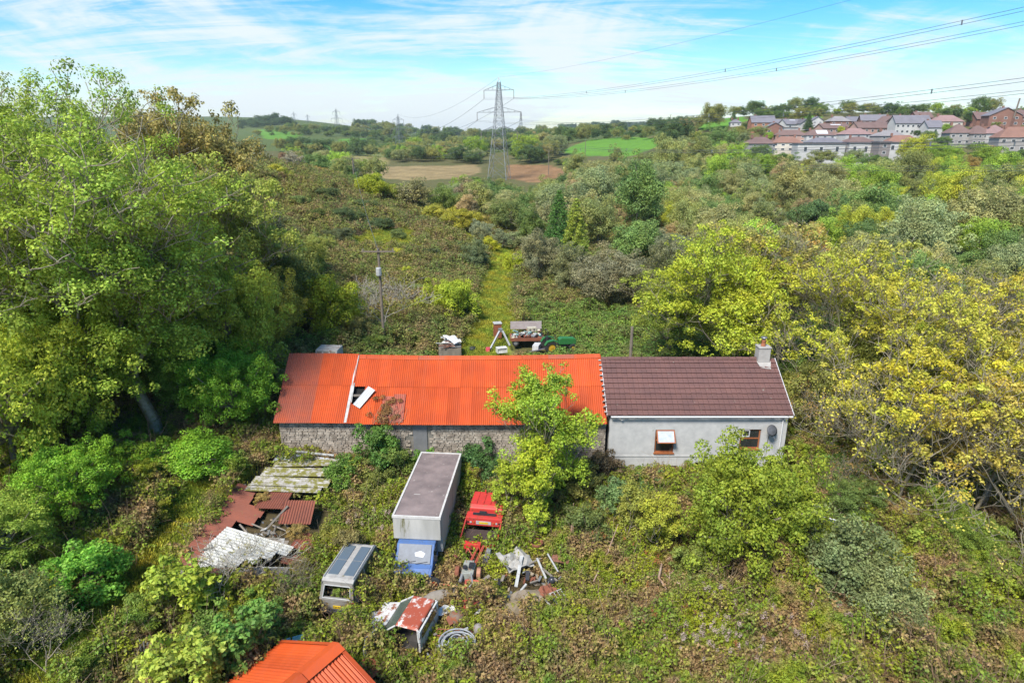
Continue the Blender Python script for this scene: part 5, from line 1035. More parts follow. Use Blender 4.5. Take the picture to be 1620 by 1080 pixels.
def far_mass(SP):
    rng = np.random.default_rng(15); P = [(a[0], a[1], a[2] - .4, a[3], a[4]) for a in SP]
    def line(pts, Y, sp, s, cis=(2, 3, 0)):
        pts = [np.array(p, float) for p in pts]
        for a, b in zip(pts[:-1], pts[1:]):
            w = abs(b[0] - a[0]) * Y / 1000 + 1; k = max(1, int(w / sp))
            for j in range(k):
                t = (j + rng.random()) / k; px, py = a * (1 - t) + b * t; YY = Y * rng.uniform(.97, 1.03); p = at_Y(px, py, YY); P.append((p.x, YY, h1(p.x, YY) - .5, s * rng.uniform(.6, 1.3), rng.choice(cis)))
    for Y, sp, s in ((620, 8, 1.6), (720, 9, 1.7), (850, 11, 1.8), (1000, 11, 2.0), (1250, 13, 2.2), (1480, 15, 2.4)): 
        if Y > 700: line([(560, 216), (900, 216)], Y, sp, s)
        else: line([(600, 236), (860, 236)], Y, sp, s)
    line([(478, 226), (560, 226), (600, 240)], 690, 7, 1.3); line([(476, 240), (600, 240)], 600, 7, 1.2); line([(440, 236), (600, 236)], 560, 9, 1.5); line([(440, 216), (600, 216)], 930, 9, 1.7); line([(480, 216), (600, 216)], 1050, 9, 1.9)
    line([(405, 215), (480, 215)], 880, 11, 1.3); line([(396, 198), (470, 205)], 1290, 5, 1.9, (3,)); line([(396, 198), (450, 202)], 1330, 5, 2.0, (3,)); line([(380, 198), (440, 200)], 1370, 5, 2.0, (3,))
    line([(884, 225), (1060, 225)], 540, 7, 1.3); line([(884, 215), (1100, 215)], 600, 8, 1.5); line([(860, 215), (1100, 212)], 760, 10, 1.7); line([(860, 212), (1100, 212)], 950, 11, 1.9); line([(1050, 200), (1190, 190)], 520, 7, 1.2)
    for Y in (2350, 2450, 2550, 2650): line([(885, 205), (1090, 205)], Y, 12, 3.0, (3,))
    line([(1190, 185), (1640, 180)], 470, 7, 1.3, (2, 3, 0, 6)); line([(1190, 185), (1300, 183)], 440, 8, 1.1, (2, 0)); line([(560, 219), (900, 219)], 2000, 16, 3.0); line([(700, 219), (1000, 219)], 1700, 16, 2.6)
    P = np.array(P, float); n = len(P); pass
    cols = []; mes = []
    for i, (c, cn) in enumerate(PAL):
        lm = leaf_mat('far_foliage_' + cn.replace(' ', '_'), base=c)
        for k in ('round_b', 'round_d'):
            me = BUILT[k][1].copy(); me.materials.clear(); me.materials.append(lm); mes.append(me)
    pc = proto_col('far_tree', mes)
    scatter('distant_woodland', P[:, :3], rng.uniform(0, 6.28, n), P[:, 3], P[:, 4].astype(int) * 2 + rng.integers(0, 2, n), pc, 'distant belts of woodland and hedgerow trees along the skyline and between fields', 'woodland')
far_mass(SP)

# ================================================================ village on the hill
def vm(c, nm): return mat('village_' + nm, c, .85, col2=tuple(a * .75 for a in c), nscale=.35, coord='World')
WALLC = dict(white=vm((.52, .51, .49), 'white_wall'), cream=vm((.62, .56, .47), 'cream_wall'), brick=vm((.26, .135, .10), 'brick_wall'), orange=vm((.38, .18, .11), 'orange_brick'), pink=vm((.44, .28, .23), 'pink_brick'), grey=vm((.34, .32, .30), 'pebbledash'), timber=vm((.24, .21, .20), 'grey_cladding'))
ROOFC = dict(slate=vm((.19, .18, .20), 'slate_roof'), brown=vm((.185, .12, .105), 'brown_roof'), red=vm((.25, .135, .10), 'red_roof'), pink=vm((.30, .19, .175), 'pink_roof'), grey=vm((.27, .25, .25), 'grey_roof'), dark=vm((.13, .12, .13), 'dark_roof'))
SOLAR = mat('solar_panel', (.10, .12, .16), .2, spec=.8); WFR = mat('white_window', (.75, .75, .75), .5); WGL = mat('village_glass', (.07, .08, .09), .15, spec=.7)
def village(px0, px1, pt, pb, Y, roof, wc, rc, label, nw=3, rows=2, rz=0., chim=1, solar=0, front=0, cat='house', name='house', dep=8.):
    c = at_Y((px0 + px1) / 2, pb, Y); k = Y * 1.02 / 1000; w = (px1 - px0) * k; ht = (pb - pt) * k * 1.03; he = ht * (.58 if rows > 1 else .5); 
    if roof == 'flat': he = ht * .93
    o = root(name, label, cat, (c.x, Y + dep / 2, c.z), rz, 'houses of the hillside village'); x, y = w / 2, dep / 2
    m = MB(); m.box(-x, x, -y, y, -4, he)
    if roof == 'gable': 
        for s in (-1, 1): m.add([(s * x, -y, he), (s * x, y, he), (s * x, 0, ht)], [(0, 1, 2)])
    if roof == 'front': m.add([(-x, -y, he), (x, -y, he), (0, -y, ht)], [(0, 1, 2)]); m.add([(-x, y, he), (x, y, he), (0, y, ht)], [(0, 2, 1)])
    part('wall', m, WALLC[wc], o); e = .4; m = MB(); t = .12
    if roof == 'hip':
        hx = max(x - y, .5); m.add([(-x - e, -y - e, he), (x + e, -y - e, he), (x + e, y + e, he), (-x - e, y + e, he), (-hx, 0, ht), (hx, 0, ht)], [(0, 1, 5, 4), (1, 2, 5), (2, 3, 4, 5), (3, 0, 4), (3, 2, 1, 0)])
    elif roof == 'gable': m.prism([(-y - e, he - .1), (0, ht), (y + e, he - .1), (y + e, he + t), (0, ht + .2), (-y - e, he + t)], -x - e, x + e)
    elif roof == 'front': m.add([(a, b, cc) for b in (-y - e, y + e) for a, cc in ((-x - e, he - .1), (0, ht), (x + e, he - .1), (x + e, he + t), (0, ht + .2), (-x - e, he + t))], [(0, 1, 7, 6), (1, 2, 8, 7), (3, 4, 10, 9), (4, 5, 11, 10), (0, 5, 4, 1), (1, 4, 3, 2), (6, 7, 10, 11), (7, 8, 9, 10), (5, 0, 6, 11), (2, 3, 9, 8)])
    else: m.box(-x - .3, x + .3, -y - .4, y + .3, he, ht)
    rf = part('roof', m, ROOFC[rc], o)
    if chim:
        for i in range(chim): m = MB(); cx_ = (-x * .6, x * .55)[i % 2] if roof != 'front' else 0; m.cbox((cx_, .4, ht + .1), (.9, .7, 1.5)); part('chimney', m, WALLC['brick'], rf)
    if solar and roof in ('hip', 'gable'):
        m = MB(); a = math.atan2(ht - he, y); m.cbox((x * .1, -y * .5, (he + ht) / 2 + .22), (w * .38, y * .75, .06), rx=a); part('solar_panel', m, SOLAR if solar == 1 else WFR, rf)
    for r_ in range(rows):
        zc = he * ((r_ + .55) / rows)
        for i in range(nw):
            xc = -x + w * (i + .5) / nw; ww = min(1.5, w / nw * .55); hh = he / rows * .45
            m = frame(MB(), xc - ww / 2, xc + ww / 2, zc - hh / 2, zc + hh / 2, -y - .06, -y + .02, .12); f = part('window', m, WFR, o); m = MB(); m.box(xc - ww / 2 + .1, xc + ww / 2 - .1, -y - .03, -y + .01, zc - hh / 2 + .1, zc + hh / 2 - .1); part('pane', m, WGL, f)
    return o
V_ = [
 (1158,1173,190,200,430,'hip','white','slate','low white bungalow with grey roof at the left end of the village',2,1),
 (1190,1224,187,209,400,'gable','orange','slate','orange brick house with grey roof, leftmost of the tall ones on the skyline',3,2),
 (1222,1249,191,204,410,'gable','white','slate','white gabled house right of the orange brick one',2,1),
 (1240,1266,191,205,395,'gable','white','slate','slate-roofed house with pale solar roof left of the village pine',2,1),
 (1264,1282,191,206,392,'front','white','dark','white gable-fronted house directly left of the village pine',2,2),
 (1286,1302,187,201,400,'front','white','slate','white gable-fronted house directly right of the village pine',2,2),
 (1211,1242,197,213,370,'front','brick','slate','brown brick house with pale roof below the orange brick one',2,1),
 (1241,1261,203,213,360,'flat','white','grey','white flat-roofed garage below the slate-roofed house',1,1),
 (1232,1275,208,226,340,'hip','pink','brown','brown hip-roofed semi above the orange-roofed one',4,2),
 (1277,1320,208,227,335,'hip','white','brown','white semi with brown hip roof and a white solar patch',4,2),
 (1334,1376,206,226,335,'hip','white','pink','white house with wide pinkish grey hip roof',3,2),
 (1184,1226,220,242,300,'hip','grey','brown','leftmost front-row semi with grey walls and brown roof',4,2),
 (1226,1268,219,240,300,'hip','cream','red','front-row semi with orange-brown roof and cream walls',4,2),
 (1282,1332,220,236,315,'hip','white','slate','half grey roofed house rising behind the modern white building',3,2),
 (1342,1382,219,236,315,'hip','pink','brown','brown hip-roofed house behind the long modern building',3,2),
 (1264,1333,229,246,285,'flat','white','dark','modern white flat-roofed building with black trim, left one',3,1),
 (1344,1393,228,248,283,'flat','white','dark','modern white flat-roofed building with black trim, right one',3,1),
 (1388,1404,228,258,276,'flat','timber','dark','grey clad stair block at the end of the modern buildings',1,3),
 (1298,1344,198,211,375,'gable','pink','brown','long pink brick terrace behind the white solar semi',5,1),
 (1314,1344,186,200,410,'hip','brick','grey','large dark brick block under the skyline hedge',3,1),
 (1342,1368,187,200,412,'gable','brick','slate','dark brick block with pale grey roof right of the large one',2,1),
 (1366,1400,185,204,400,'gable','brick','slate','brick house with twin gables on the skyline',4,2),
 (1354,1411,196,212,370,'gable','pink','brown','long pink brick terrace with white windows in mid-hill',6,1),
 (1396,1418,187,208,378,'front','brick','brown','tall brown brick gable left of the long white terrace',2,2),
 (1417,1468,187,213,355,'gable','white','slate','long white three-storey terrace with slate roof',7,2),
 (1448,1474,180,196,400,'gable','brick','brown','brown block rising behind the long white terrace',2,1),
 (1468,1490,194,213,345,'gable','white','slate','small white house attached right of the long terrace',1,1),
 (1480,1522,185,203,360,'hip','cream','pink','cream house with wide grey-pink hip roof on the skyline',3,1),
 (1389,1430,209,228,318,'hip','grey','grey','grey semi with dormers below the pink terrace',4,2),
 (1408,1455,217,238,298,'hip','white','red','white house with brown-red hip roof above the hedge',3,1),
 (1404,1436,227,243,284,'flat','white','dark','small black-framed modern annex right of the stair block',2,1),
 (1504,1534,201,230,300,'hip','grey','brown','grey pebbledash semi with brown hip roof, left half of the right group',3,2),
 (1534,1566,203,230,298,'hip','grey','brown','grey pebbledash semi right beside its twin',4,2),
 (1562,1592,202,230,296,'hip','white','pink','white semi with washed-out pink roof at the right',4,2),
 (1586,1650,206,241,262,'hip','grey','red','large pebbledash house with red-brown roof at the right edge',5,2),
 (1544,1573,181,200,365,'gable','brick','brown','long dark brick house near the right skyline',2,1),
 (1568,1612,175,200,350,'front','brick','slate','big brick gabled house with solar panels at the right skyline',3,2),
 (1608,1650,178,200,360,'gable','brick','brown','brick house cut by the right edge of the photo',3,2)]
rr = random.Random(21)
for v in V_:
    sol = 1 if 'solar panels' in v[8] else (2 if 'solar' in v[8] else 0)
    village(*v[:9], nw=v[9], rows=v[10], rz=rr.uniform(-.25, .25) if v[5] != 'flat' else -.05, chim=0 if v[5] == 'flat' else rr.choice([1, 1, 2]), solar=sol, dep=8 if v[5] != 'flat' else 7)
a_, b_ = at_Y(1548, 203, 330), at_Y(1650, 203, 330); m = MB(); m.box(a_.x, b_.x, 329.7, 330.1, a_.z - 2, a_.z + .9); tag(part('garden_wall', m, WALLC['brick']), 'long red brick garden wall below the right skyline houses', 'wall')
m = MB(); a_ = at_Y(1600, 203, 345); m.tube([(a_.x, 345, a_.z + 5), (a_.x + .9, 345, a_.z + 14.5)], .35, 6); tag(part('chimney_mast', m, POLEW), 'dark mast above the big brick gabled house', 'mast')
VT = [(1278,204,388,'conifer_b',.75,.8,3,'dark pine between two white gables in the village'),(1425,186,400,'round_a',1.0,1.0,2,'domed tree on the skyline left of the long terrace'),(1497,186,395,'round_d',1.35,1.1,2,'broad dark tree behind the cream skyline house'),(1512,190,392,'round_b',.9,.9,3,'dark round tree right of the broad skyline tree'),
 (1530,196,370,'round_e',.8,.8,3,'dark tree between cream house and dark brick house'),(1385,180,440,'fuzzy',1.5,1.1,0,'thin see-through tree on the skyline above the twin gables'),(1200,190,430,'round_b',1.0,1.0,2,'dark tree on the skyline above the orange brick house'),(1230,188,440,'round_a',.8,.8,2,'small dome tree on the skyline above the white gables'),
 (1283,184,445,'fuzzy',.8,.8,0,'tiny thin tree on the skyline above the village pine'),(1120,190,470,'round_a',.9,1.0,4,'brownish lone tree on the green skyline slope'),(1160,190,440,'conifer_b',.6,.55,2,'small pine left of the bungalow'),(1215,224,345,'round_c',.8,.8,6,'green tree between the brown brick house and front row'),(1200,215,352,'round_d',1.3,1,0,'olive tree left of the brown brick house'),
 (1330,213,350,'round_c',.6,.7,7,'lime tree beside the pinkish hip roof'),(1290,215,348,'round_d',.9,.7,0,'olive tree above the white solar semi'),(1388,224,330,'conifer_b',.5,.5,3,'dark cypress right of the pinkish hip roof house'),(1470,224,312,'round_b',.9,.7,2,'dark green tree right of the red hip roof'),(1490,230,300,'round_d',1.0,.8,2,'dark wide tree left of the pebbledash semis'),
 (1497,212,330,'round_c',.8,.8,6,'green tree below the cream skyline house'),(1450,214,335,'bush_a',.9,.9,3,'dark shrub under the long white terrace'),(1575,200,330,'bush_a',.9,.8,0,'olive shrub before the big brick gabled house'),(1540,240,275,'round_f',.9,.6,5,'spreading grey-green tree under the pebbledash semis'),(1570,244,262,'round_c',.8,.6,4,'brownish tree before the pink-roofed semi'),
 (1175,232,320,'round_e',1.0,.8,5,'grey-green tree left of the front-row semi'),(1160,222,345,'round_d',1.2,.8,0,'olive tree on the slope left of the front row'),(1440,262,240,'round_a',1.6,1.5,7,'large rounded yellow-green tree just below the modern annex'),(1490,268,232,'round_b',1.4,1.2,6,'bright green tree right of the large yellow-green one'),(1560,268,225,'round_a',1.4,1.2,6,'bright domed tree below the right group of houses'),
 (1610,262,225,'round_d',1.4,1.1,2,'dark wide tree at the right edge below the houses'),(1380,272,232,'round_d',1.3,1.2,2,'dark tree below the stair block'),(1300,262,260,'round_f',1.5,1.0,0,'olive tree below the left modern building'),(1240,262,262,'round_d',1.3,1.0,2,'dark tree below the orange-roofed semi'),(1350,262,255,'round_f',1.3,1.0,5,'grey-green tree below the right modern building'),(1200,258,270,'round_b',1.2,1.0,2,'dark tree below the leftmost front-row semi')]
for i, (px, py, Y, k, s, sz, ci, l) in enumerate(VT):
    p = at_Y(px, py, Y); plant('garden_tree', k, p.x, Y, z=p.z - .5, s=s, sz=sz, rz=i * 1.3, col=PAL[ci][0], label=l, parts=False)

# ================================================================ wrecks and clutter
RUSTY = mat('rust_metal', (.26, .09, .045), .9, col2=(.15, .055, .035), nscale=3, bump=.3)
RUSTSH = mat('rusty_corrugated_iron', (.27, .085, .05), .85, col2=(.17, .06, .04), nscale=1.2, coord='World', moss=.12, mosscol=(.16, .14, .04))
MOSSW = mat('mossy_white_sheet', (.46, .44, .41), .9, col2=(.17, .15, .13), nscale=2.5, moss=.75, mosscol=(.15, .14, .03), bump=.2, coord='World')
CLEANW = mat('asbestos_white', (.52, .52, .49), .8, col2=(.36, .36, .33), nscale=2, moss=.35, mosscol=(.22, .2, .06), coord='World')
BLOCK = mat('old_blockwork', (.22, .20, .18), .95, col2=(.12, .11, .10), nscale=3, bump=.4, moss=.3)
TYRE = mat('tyre_rubber', (.03, .03, .03), .9); REDP = mat('red_paint', (.58, .04, .035), .55, col2=(.40, .04, .03), nscale=2, moss=.22, mosscol=(.12, .06, .035), rust=.1); BLACKM = mat('black_metal', (.03, .03, .035), .6)
GREYM = mat('grey_metal', (.30, .31, .31), .5, .4, col2=(.2, .2, .2), nscale=4); ORP = mat('orange_machine_paint', (.50, .11, .05), .6, col2=(.30, .09, .05), nscale=3)
BLUEP = mat('blue_van_paint', (.06, .14, .36), .6, col2=(.07, .12, .24), nscale=3, moss=.25, mosscol=(.05, .07, .03))
def wheel(parent, c, r=.36, w=.2, axis='x', rimm=None, nm='wheel'):
    m = MB(); m.ring(c, r, r * .58, 18, w, axis); t = part(nm, m, TYRE, parent, smooth=False)
    m = MB(); m.ring(c, r * .6, r * .18, 14, w * .7, axis); ax = {'x': (w * .45, 0, 0), 'y': (0, w * .45, 0), 'z': (0, 0, w * .45)}[axis]; cc = Vector(c); m.tube([cc - Vector(ax), cc + Vector(ax)], r * .2, 8); part('rim', m, rimm or GREYM, t); return t
# ---- box truck
bt_ = root('box_truck', 'grey box truck with stained flat roof and blue cab, sunk in brambles', 'truck', (-4.62, 31.35, .0), R(-4.5))
BODYM = mat('dirty_white_box', (.50, .48, .44), .7, col2=(.30, .29, .26), nscale=1.6, streak=True, moss=.15, mosscol=(.16, .15, .08)); ROOFST = mat('stained_box_roof', (.25, .195, .18), .75, col2=(.12, .095, .09), nscale=.75, moss=.12, mosscol=(.36, .32, .29), bump=.3, contrast=.35)
m = MB(); m.box(-1.24, 1.24, -3.0, 3.5, .95, 3.22); part('box_body', m, BODYM, bt_, bevel=.03)
m = MB(); m.box(-1.235, 1.235, -3.40, -3.003, 1.92, 3.222); part('over_cab_panel', m, BODYM, bt_, bevel=.04)
mv = MB(); nx, ny = 8, 22; vs = []
r_ = random.Random(2)
for j in range(ny + 1):
    for i in range(nx + 1):
        e = 0 if i in (0, nx) or j in (0, ny) else -.05 * math.sin(j * 1.1) ** 2 - .03 * r_.random(); vs.append((-1.19 + 2.38 * i / nx, -3.35 + 6.80 * j / ny, 3.235 + e * .6 + .03))
mv.add(vs, [(j * (nx + 1) + i, j * (nx + 1) + i + 1, (j + 1) * (nx + 1) + i + 1, (j + 1) * (nx + 1) + i) for j in range(ny) for i in range(nx)]); part('roof_skin', mv, ROOFST, bt_, smooth=True)
for a in ((-1.26, -1.16, -3.42, 3.52), (1.16, 1.26, -3.42, 3.52), (-1.16, 1.16, -3.42, -3.33), (-1.16, 1.16, 3.43, 3.52)): m = MB(); m.box(*a, 3.16, 3.30); part('edge_rail', m, mat('pale_rail', (.60, .58, .54), .6, col2=(.42, .4, .37), nscale=5), bt_)
m = MB(); m.prism([(-3.0, .5), (-4.85, .5), (-4.85, .95), (-4.62, 1.12), (-4.42, 1.17), (-3.72, 1.9), (-3.0, 1.9)], -.98, .98); part('cab', m, BLUEP, bt_, bevel=.05)
T = Matrix.Translation((0, -4.40, 1.22)) @ Matrix.Rotation(math.atan2(.70, .66), 4, 'X')
m = MB(); m.M = T; m.box(-.84, .84, 0, .94, .0, .03); wsn = part('windscreen', m, mat('dull_windscreen', (.17, .19, .22), .5, spec=.3, col2=(.11, .12, .14), nscale=3), bt_, bevel=.02)
m = MB(); m.M = T; m.add([(.05, .35, .038), (.45, .3, .038), (.55, .5, .04), (.3, .62, .04), (0, .52, .038)], [(0, 1, 2, 3, 4)]); part('paper_sheet', m, mat('white_paper', (.7, .72, .75), .6), wsn)
m = MB(); m.M = T; m.tube([(-.6, -.02, .05), (.1, .12, .05)], .012, 4); m.tube([(.1, -.02, .05), (.7, .1, .05)], .012, 4); part('wiper', m, BLACKM, wsn)
m = MB(); m.add([(-.9, -4.42, 1.195), (.9, -4.42, 1.195), (.86, -4.64, 1.135), (-.86, -4.64, 1.135)], [(0, 3, 2, 1)]); m.add([(-.86, -4.65, 1.13), (.86, -4.65, 1.13), (.8, -4.87, .96), (-.8, -4.87, .96)], [(0, 3, 2, 1)]); part('bonnet', m, BLUEP, bt_)
for s in (-1, 1):
    m = MB(); m.cbox((s * .72, -4.88, .75), (.32, .08, .22)); part('headlight', m, GLASS, bt_); m = MB(); m.cbox((s * 1.1, -4.2, 1.45), (.18, .08, .3)); part('mirror', m, BLACKM, bt_)
    m = MB(); m.box(s * .985 - .01, s * .985 + .01, -4.1, -3.2, 1.2, 1.78); part('side_window', m, GLASS, bt_)
m = MB(); m.box(-.95, .95, -4.95, -4.85, .42, .62); part('bumper', m, BLACKM, bt_); m = MB(); m.cbox((0, -4.96, .52), (.5, .02, .11)); part('number_plate', m, WFR, bt_)
for s in (-1, 1):
    for y in (-4.1, 1.9): wheel(bt_, (s * .95, y, .36))
m = MB(); m.box(-.5, -.38, -3, 3.4, .7, .95); m.box(.38, .5, -3, 3.4, .7, .95); part('chassis_rail', m, BLACKM, bt_, kind='stuff')
# ---- silver van seen from behind
vz = h1(-7.9, 26) + .02; sv = root('silver_van', 'derelict silver van with open rear window and glazed roof panels, half buried in brambles', 'van', (-7.80, 26.35, vz + .12), R(-9))
SILV = mat('dirty_silver_paint', (.27, .26, .24), .5, .15, col2=(.15, .14, .12), nscale=2.5, moss=.15, mosscol=(.15, .14, .06), rust=.08); SILR = mat('flaking_white_roof', (.42, .41, .38), .7, col2=(.24, .22, .20), nscale=3, moss=.25, mosscol=(.14, .12, .06))
L0, L1, W_ = -2.2, 2.3, .84
m = MB()
m.add([(-W_ - .02, L0 + .05, .95), (W_ + .02, L0 + .05, .95), (W_ + .02, L0 + .02, .35), (-W_ - .02, L0 + .02, .35), (-W_ - .03, L1, .35), (W_ + .03, L1, .35), (W_ + .03, L1, .95), (-W_ - .03, L1, .95)], [(0, 3, 2, 1), (1, 2, 5, 6), (0, 7, 4, 3), (4, 7, 6, 5), (2, 3, 4, 5)])
part('lower_body', m, SILV, sv, bevel=.05)
m = MB()   # tailgate frame around the missing rear window
TG = [(-W_, .95, L0 + .03), (W_, .95, L0 + .03), (W_ - .10, 1.72, L0 + .34), (-W_ + .10, 1.72, L0 + .34)]
IN = [(-W_ + .16, 1.04, L0 + .065), (W_ - .16, 1.04, L0 + .065), (W_ - .22, 1.58, L0 + .28), (-W_ + .22, 1.58, L0 + .28)]
vs = [(x, y, z) for x, z, y in TG] + [(x, y, z) for x, z, y in IN] + [(x, y + .1, z) for x, z, y in IN]
m.add(vs, [(i, (i + 1) % 4, 4 + (i + 1) % 4, 4 + i) for i in range(4)] + [(4 + i, 4 + (i + 1) % 4, 8 + (i + 1) % 4, 8 + i) for i in range(4)])
tg = part('tailgate', m, SILV, sv); m = MB()
for i in range(4): m.tube([Vector(vs[4 + i]) - Vector((0, .01, 0)), Vector(vs[4 + (i + 1) % 4]) - Vector((0, .01, 0))], .025, 5)
part('window_seal', m, mat('pale_seal', (.5, .5, .48), .6), tg)
m = MB(); m.box(-.16, .22, L0 - .03, L0 + .0, .56, .70); pl = part('number_plate', m, mat('yellow_plate', (.75, .50, .02), .5), sv)
m = MB()
for i, xx in enumerate((-.12, -.055, .01, .08, .145)):
    m.box(xx, xx + .015, L0 - .036, L0 - .031, .59, .67); m.box(xx + .015, xx + .045, L0 - .036, L0 - .031, (.655, .59, .62)[i % 3], (.67, .605, .635)[i % 3])
    if i % 2: m.box(xx + .03, xx + .045, L0 - .0365, L0 - .0312, .605, .655)
part('plate_characters', m, BLACKM, pl, kind='stuff')
m = MB(); m.box(-.9, .9, L0 - .12, L0 + .04, .28, .46); part('rear_bumper', m, BLACKM, sv, bevel=.03)
for s in (-1, 1): m = MB(); m.box(s * .82 - .07, s * .82 + .07, L0 - .02, L0 + .05, .62, .92); part('rear_light', m, mat('red_lens', (.3, .03, .02), .3), sv)
m = MB(); m.add([(-W_, L0 + .05, .95), (-W_, L1 - .8, .95), (-W_ + .1, L1 - 1.3, 1.72), (-W_ + .1, L0 + .34, 1.72)], [(0, 1, 2, 3)]); m.add([(W_, L0 + .05, .95), (W_, L1 - .8, .95), (W_ - .1, L1 - 1.3, 1.72), (W_ - .1, L0 + .34, 1.72)], [(3, 2, 1, 0)]); part('side_glass', m, mat('green_dirty_glass', (.055, .08, .07), .3, spec=.6), sv)
m = MB()
for s in (-1, 1):
    for y in (L0 + .3, -.6, .5, L1 - 1.2): m.tube([(s * (W_ + .005), y, .95), (s * (W_ - .1), y, 1.72)], .035, 4)
part('side_pillar', m, SILV, sv, kind='stuff')
m = MB(); m.prism([(L0 + .32, 1.70), (L1 - 1.25, 1.70), (L1 - 1.25, 1.76), (L1 - 1.4, 1.82), (L0 + .5, 1.84), (L0 + .32, 1.78)], -.78, .78); rf = part('roof', m, SILR, sv, bevel=.03)
for (xa, xb, ya, yb) in ((.14, .64, L0 + .72, -.42), (.14, .64, -.38, .72), (-.64, -.14, L0 + .72, -.42), (-.64, -.14, -.38, .72)): m = MB(); m.box(xa, xb, ya, yb, 1.825, 1.862); part('roof_glass', m, mat('blue_grey_skylight', (.10, .13, .15), .35, spec=.5, col2=(.10, .13, .16), nscale=3), rf, bevel=.015)
m = MB(); m.tube([(.72, L0 + .45, 1.90), (.72, L1 - 1.4, 1.88)], .022, 5); m.tube([(-.72, L0 + .45, 1.90), (-.72, L1 - 1.4, 1.88)], .022, 5); part('roof_rail', m, WHITEP, rf, kind='stuff')
m = MB(); m.add([(-W_ + .08, L1 - 1.28, 1.72), (W_ - .08, L1 - 1.28, 1.72), (W_, L1 - .5, .97), (-W_, L1 - .5, .97)], [(0, 1, 2, 3)]); part('windscreen', m, GLASS, sv); m = MB(); m.prism([(L1 - .5, .95), (L1, .85), (L1, .35), (L1 - .5, .35)], -W_, W_); part('bonnet', m, SILV, sv)
for s in (-1, 1):
    for y in (-1.35, 1.5): wheel(sv, (s * .78, y, .31), .31)
m = MB(); m.box(-.7, .7, -1.7, -.7, .5, .98); part('rear_seat', m, mat('rotten_upholstery', (.07, .06, .05), .95), sv)
plant('bramble_clump', 'thicket', -8.5, 27.6, z=vz + 1.0, s=.62, sz=.55, rz=2, col=(.13, .12, .05), label='dry brown brambles heaped over the front of the silver van', cat='brambles')
x, y = -8.1, 24.9; plant('bramble_clump', 'thicket', x, y, z=vz + .62, s=.36, sz=.3, rz=1, col=(.11, .16, .03), label='brambles growing inside the silver van behind its open rear window', cat='brambles')
# ---- rusty white pickup cab facing left
pz = h1(-4.5, 23.3); pk = root('pickup_cab', 'white pickup cab with rust-peeled roof and open door, facing left', 'pickup', (-4.35, 23.15, pz + .25), R(74))
PEEL = mat('peeling_white_roof', (.66, .63, .58), .6, col2=(.55, .52, .46), nscale=2, rust=.62, rustcol=(.33, .07, .035), coord='Object'); WHV = mat('old_white_paint', (.60, .60, .58), .55, col2=(.40, .40, .38), nscale=3, rust=.18)
# local: -x... y forward (towards left of the photo after rotation +90)
def PK(pts): return pts
m = MB(); m.add([(-1.02, -.62, 1.44), (1.02, -.62, 1.44), (1.0, .48, 1.46), (-1.0, .48, 1.46), (-.9, -.56, 1.53), (.9, -.56, 1.53), (.9, .42, 1.55), (-.9, .42, 1.55)], [(4, 5, 6, 7), (0, 1, 5, 4), (1, 2, 6, 5), (2, 3, 7, 6), (3, 0, 4, 7), (3, 2, 1, 0)]); part('roof', m, PEEL, pk, bevel=.04)
m = MB(); m.add([(-.94, .50, 1.42), (.94, .50, 1.42), (1.0, 1.15, .93), (-1.0, 1.15, .93)], [(0, 1, 2, 3)]); part('windscreen', m, mat('dull_green_glass', (.085, .115, .10), .18, spec=.8, col2=(.06, .08, .07), nscale=2), pk)
m = MB()
for s in (-1, 1): m.tube([(s * .97, .47, 1.45), (s * 1.03, 1.17, .93)], .035, 5); m.tube([(s * .98, -.6, 1.44), (s * 1.02, -.66, .9)], .06, 5)
part('pillar', m, WHV, pk, kind='stuff')
m = MB(); m.add([(-1.03, 1.17, .92), (1.03, 1.17, .92), (.95, 2.0, .78), (-.95, 2.0, .78), (-.93, 2.1, .5), (.93, 2.1, .5), (1.04, 1.17, .4), (-1.04, 1.17, .4)], [(0, 1, 2, 3), (3, 2, 5, 4), (1, 6, 5, 2), (0, 3, 4, 7)]); part('bonnet', m, mat('rust_streaked_bonnet', (.62, .61, .58), .6, col2=(.45, .44, .42), nscale=2, rust=.30), pk, bevel=.03)
m = MB(); m.box(-1.02, 1.02, -.70, -.62, .35, 1.40); part('cab_rear', m, WHV, pk); m = MB(); m.box(-.8, .8, -.715, -.703, .92, 1.34); part('rear_window', m, GLASS, pk); m = MB(); m.box(.98, 1.02, -.6, 1.15, .3, .9); part('far_door', m, WHV, pk); m = MB(); m.box(-.95, .95, -.6, 1.1, .3, .36); m.box(-.9, .9, -.5, -.1, .36, .75); part('seat', m, mat('dark_seat', (.06, .055, .05), .9), pk)
m = MB(); d0 = Vector((-1.02, 1.1, 0)); dd = Vector((-.97, .30, 0)).normalized()
def dp(t, z): v = d0 + dd * t; return (v.x, v.y, z)
m.tube([dp(0, .95), dp(.15, 1.38), dp(.95, 1.42), dp(1.1, .95)], .035, 5); m.tube([dp(0, .95), dp(1.1, .95)], .04, 5); dr = part('open_door', m, GREYM, pk)
m = MB(); a, b = Vector(dp(0, .35)), Vector(dp(1.1, .35)); n_ = Vector((dd.y, -dd.x, 0)) * .05; m.add([a, b, b + Vector((0, 0, .6)), a + Vector((0, 0, .6)), a + n_, b + n_, b + n_ + Vector((0, 0, .6)), a + n_ + Vector((0, 0, .6))], [(0, 1, 2, 3), (7, 6, 5, 4), (0, 4, 5, 1), (1, 5, 6, 2), (2, 6, 7, 3), (3, 7, 4, 0)]); part('door_skin', m, WHV, dr)
for s in (-1, 1): wheel(pk, (s * .85, 1.5, .33), .33)
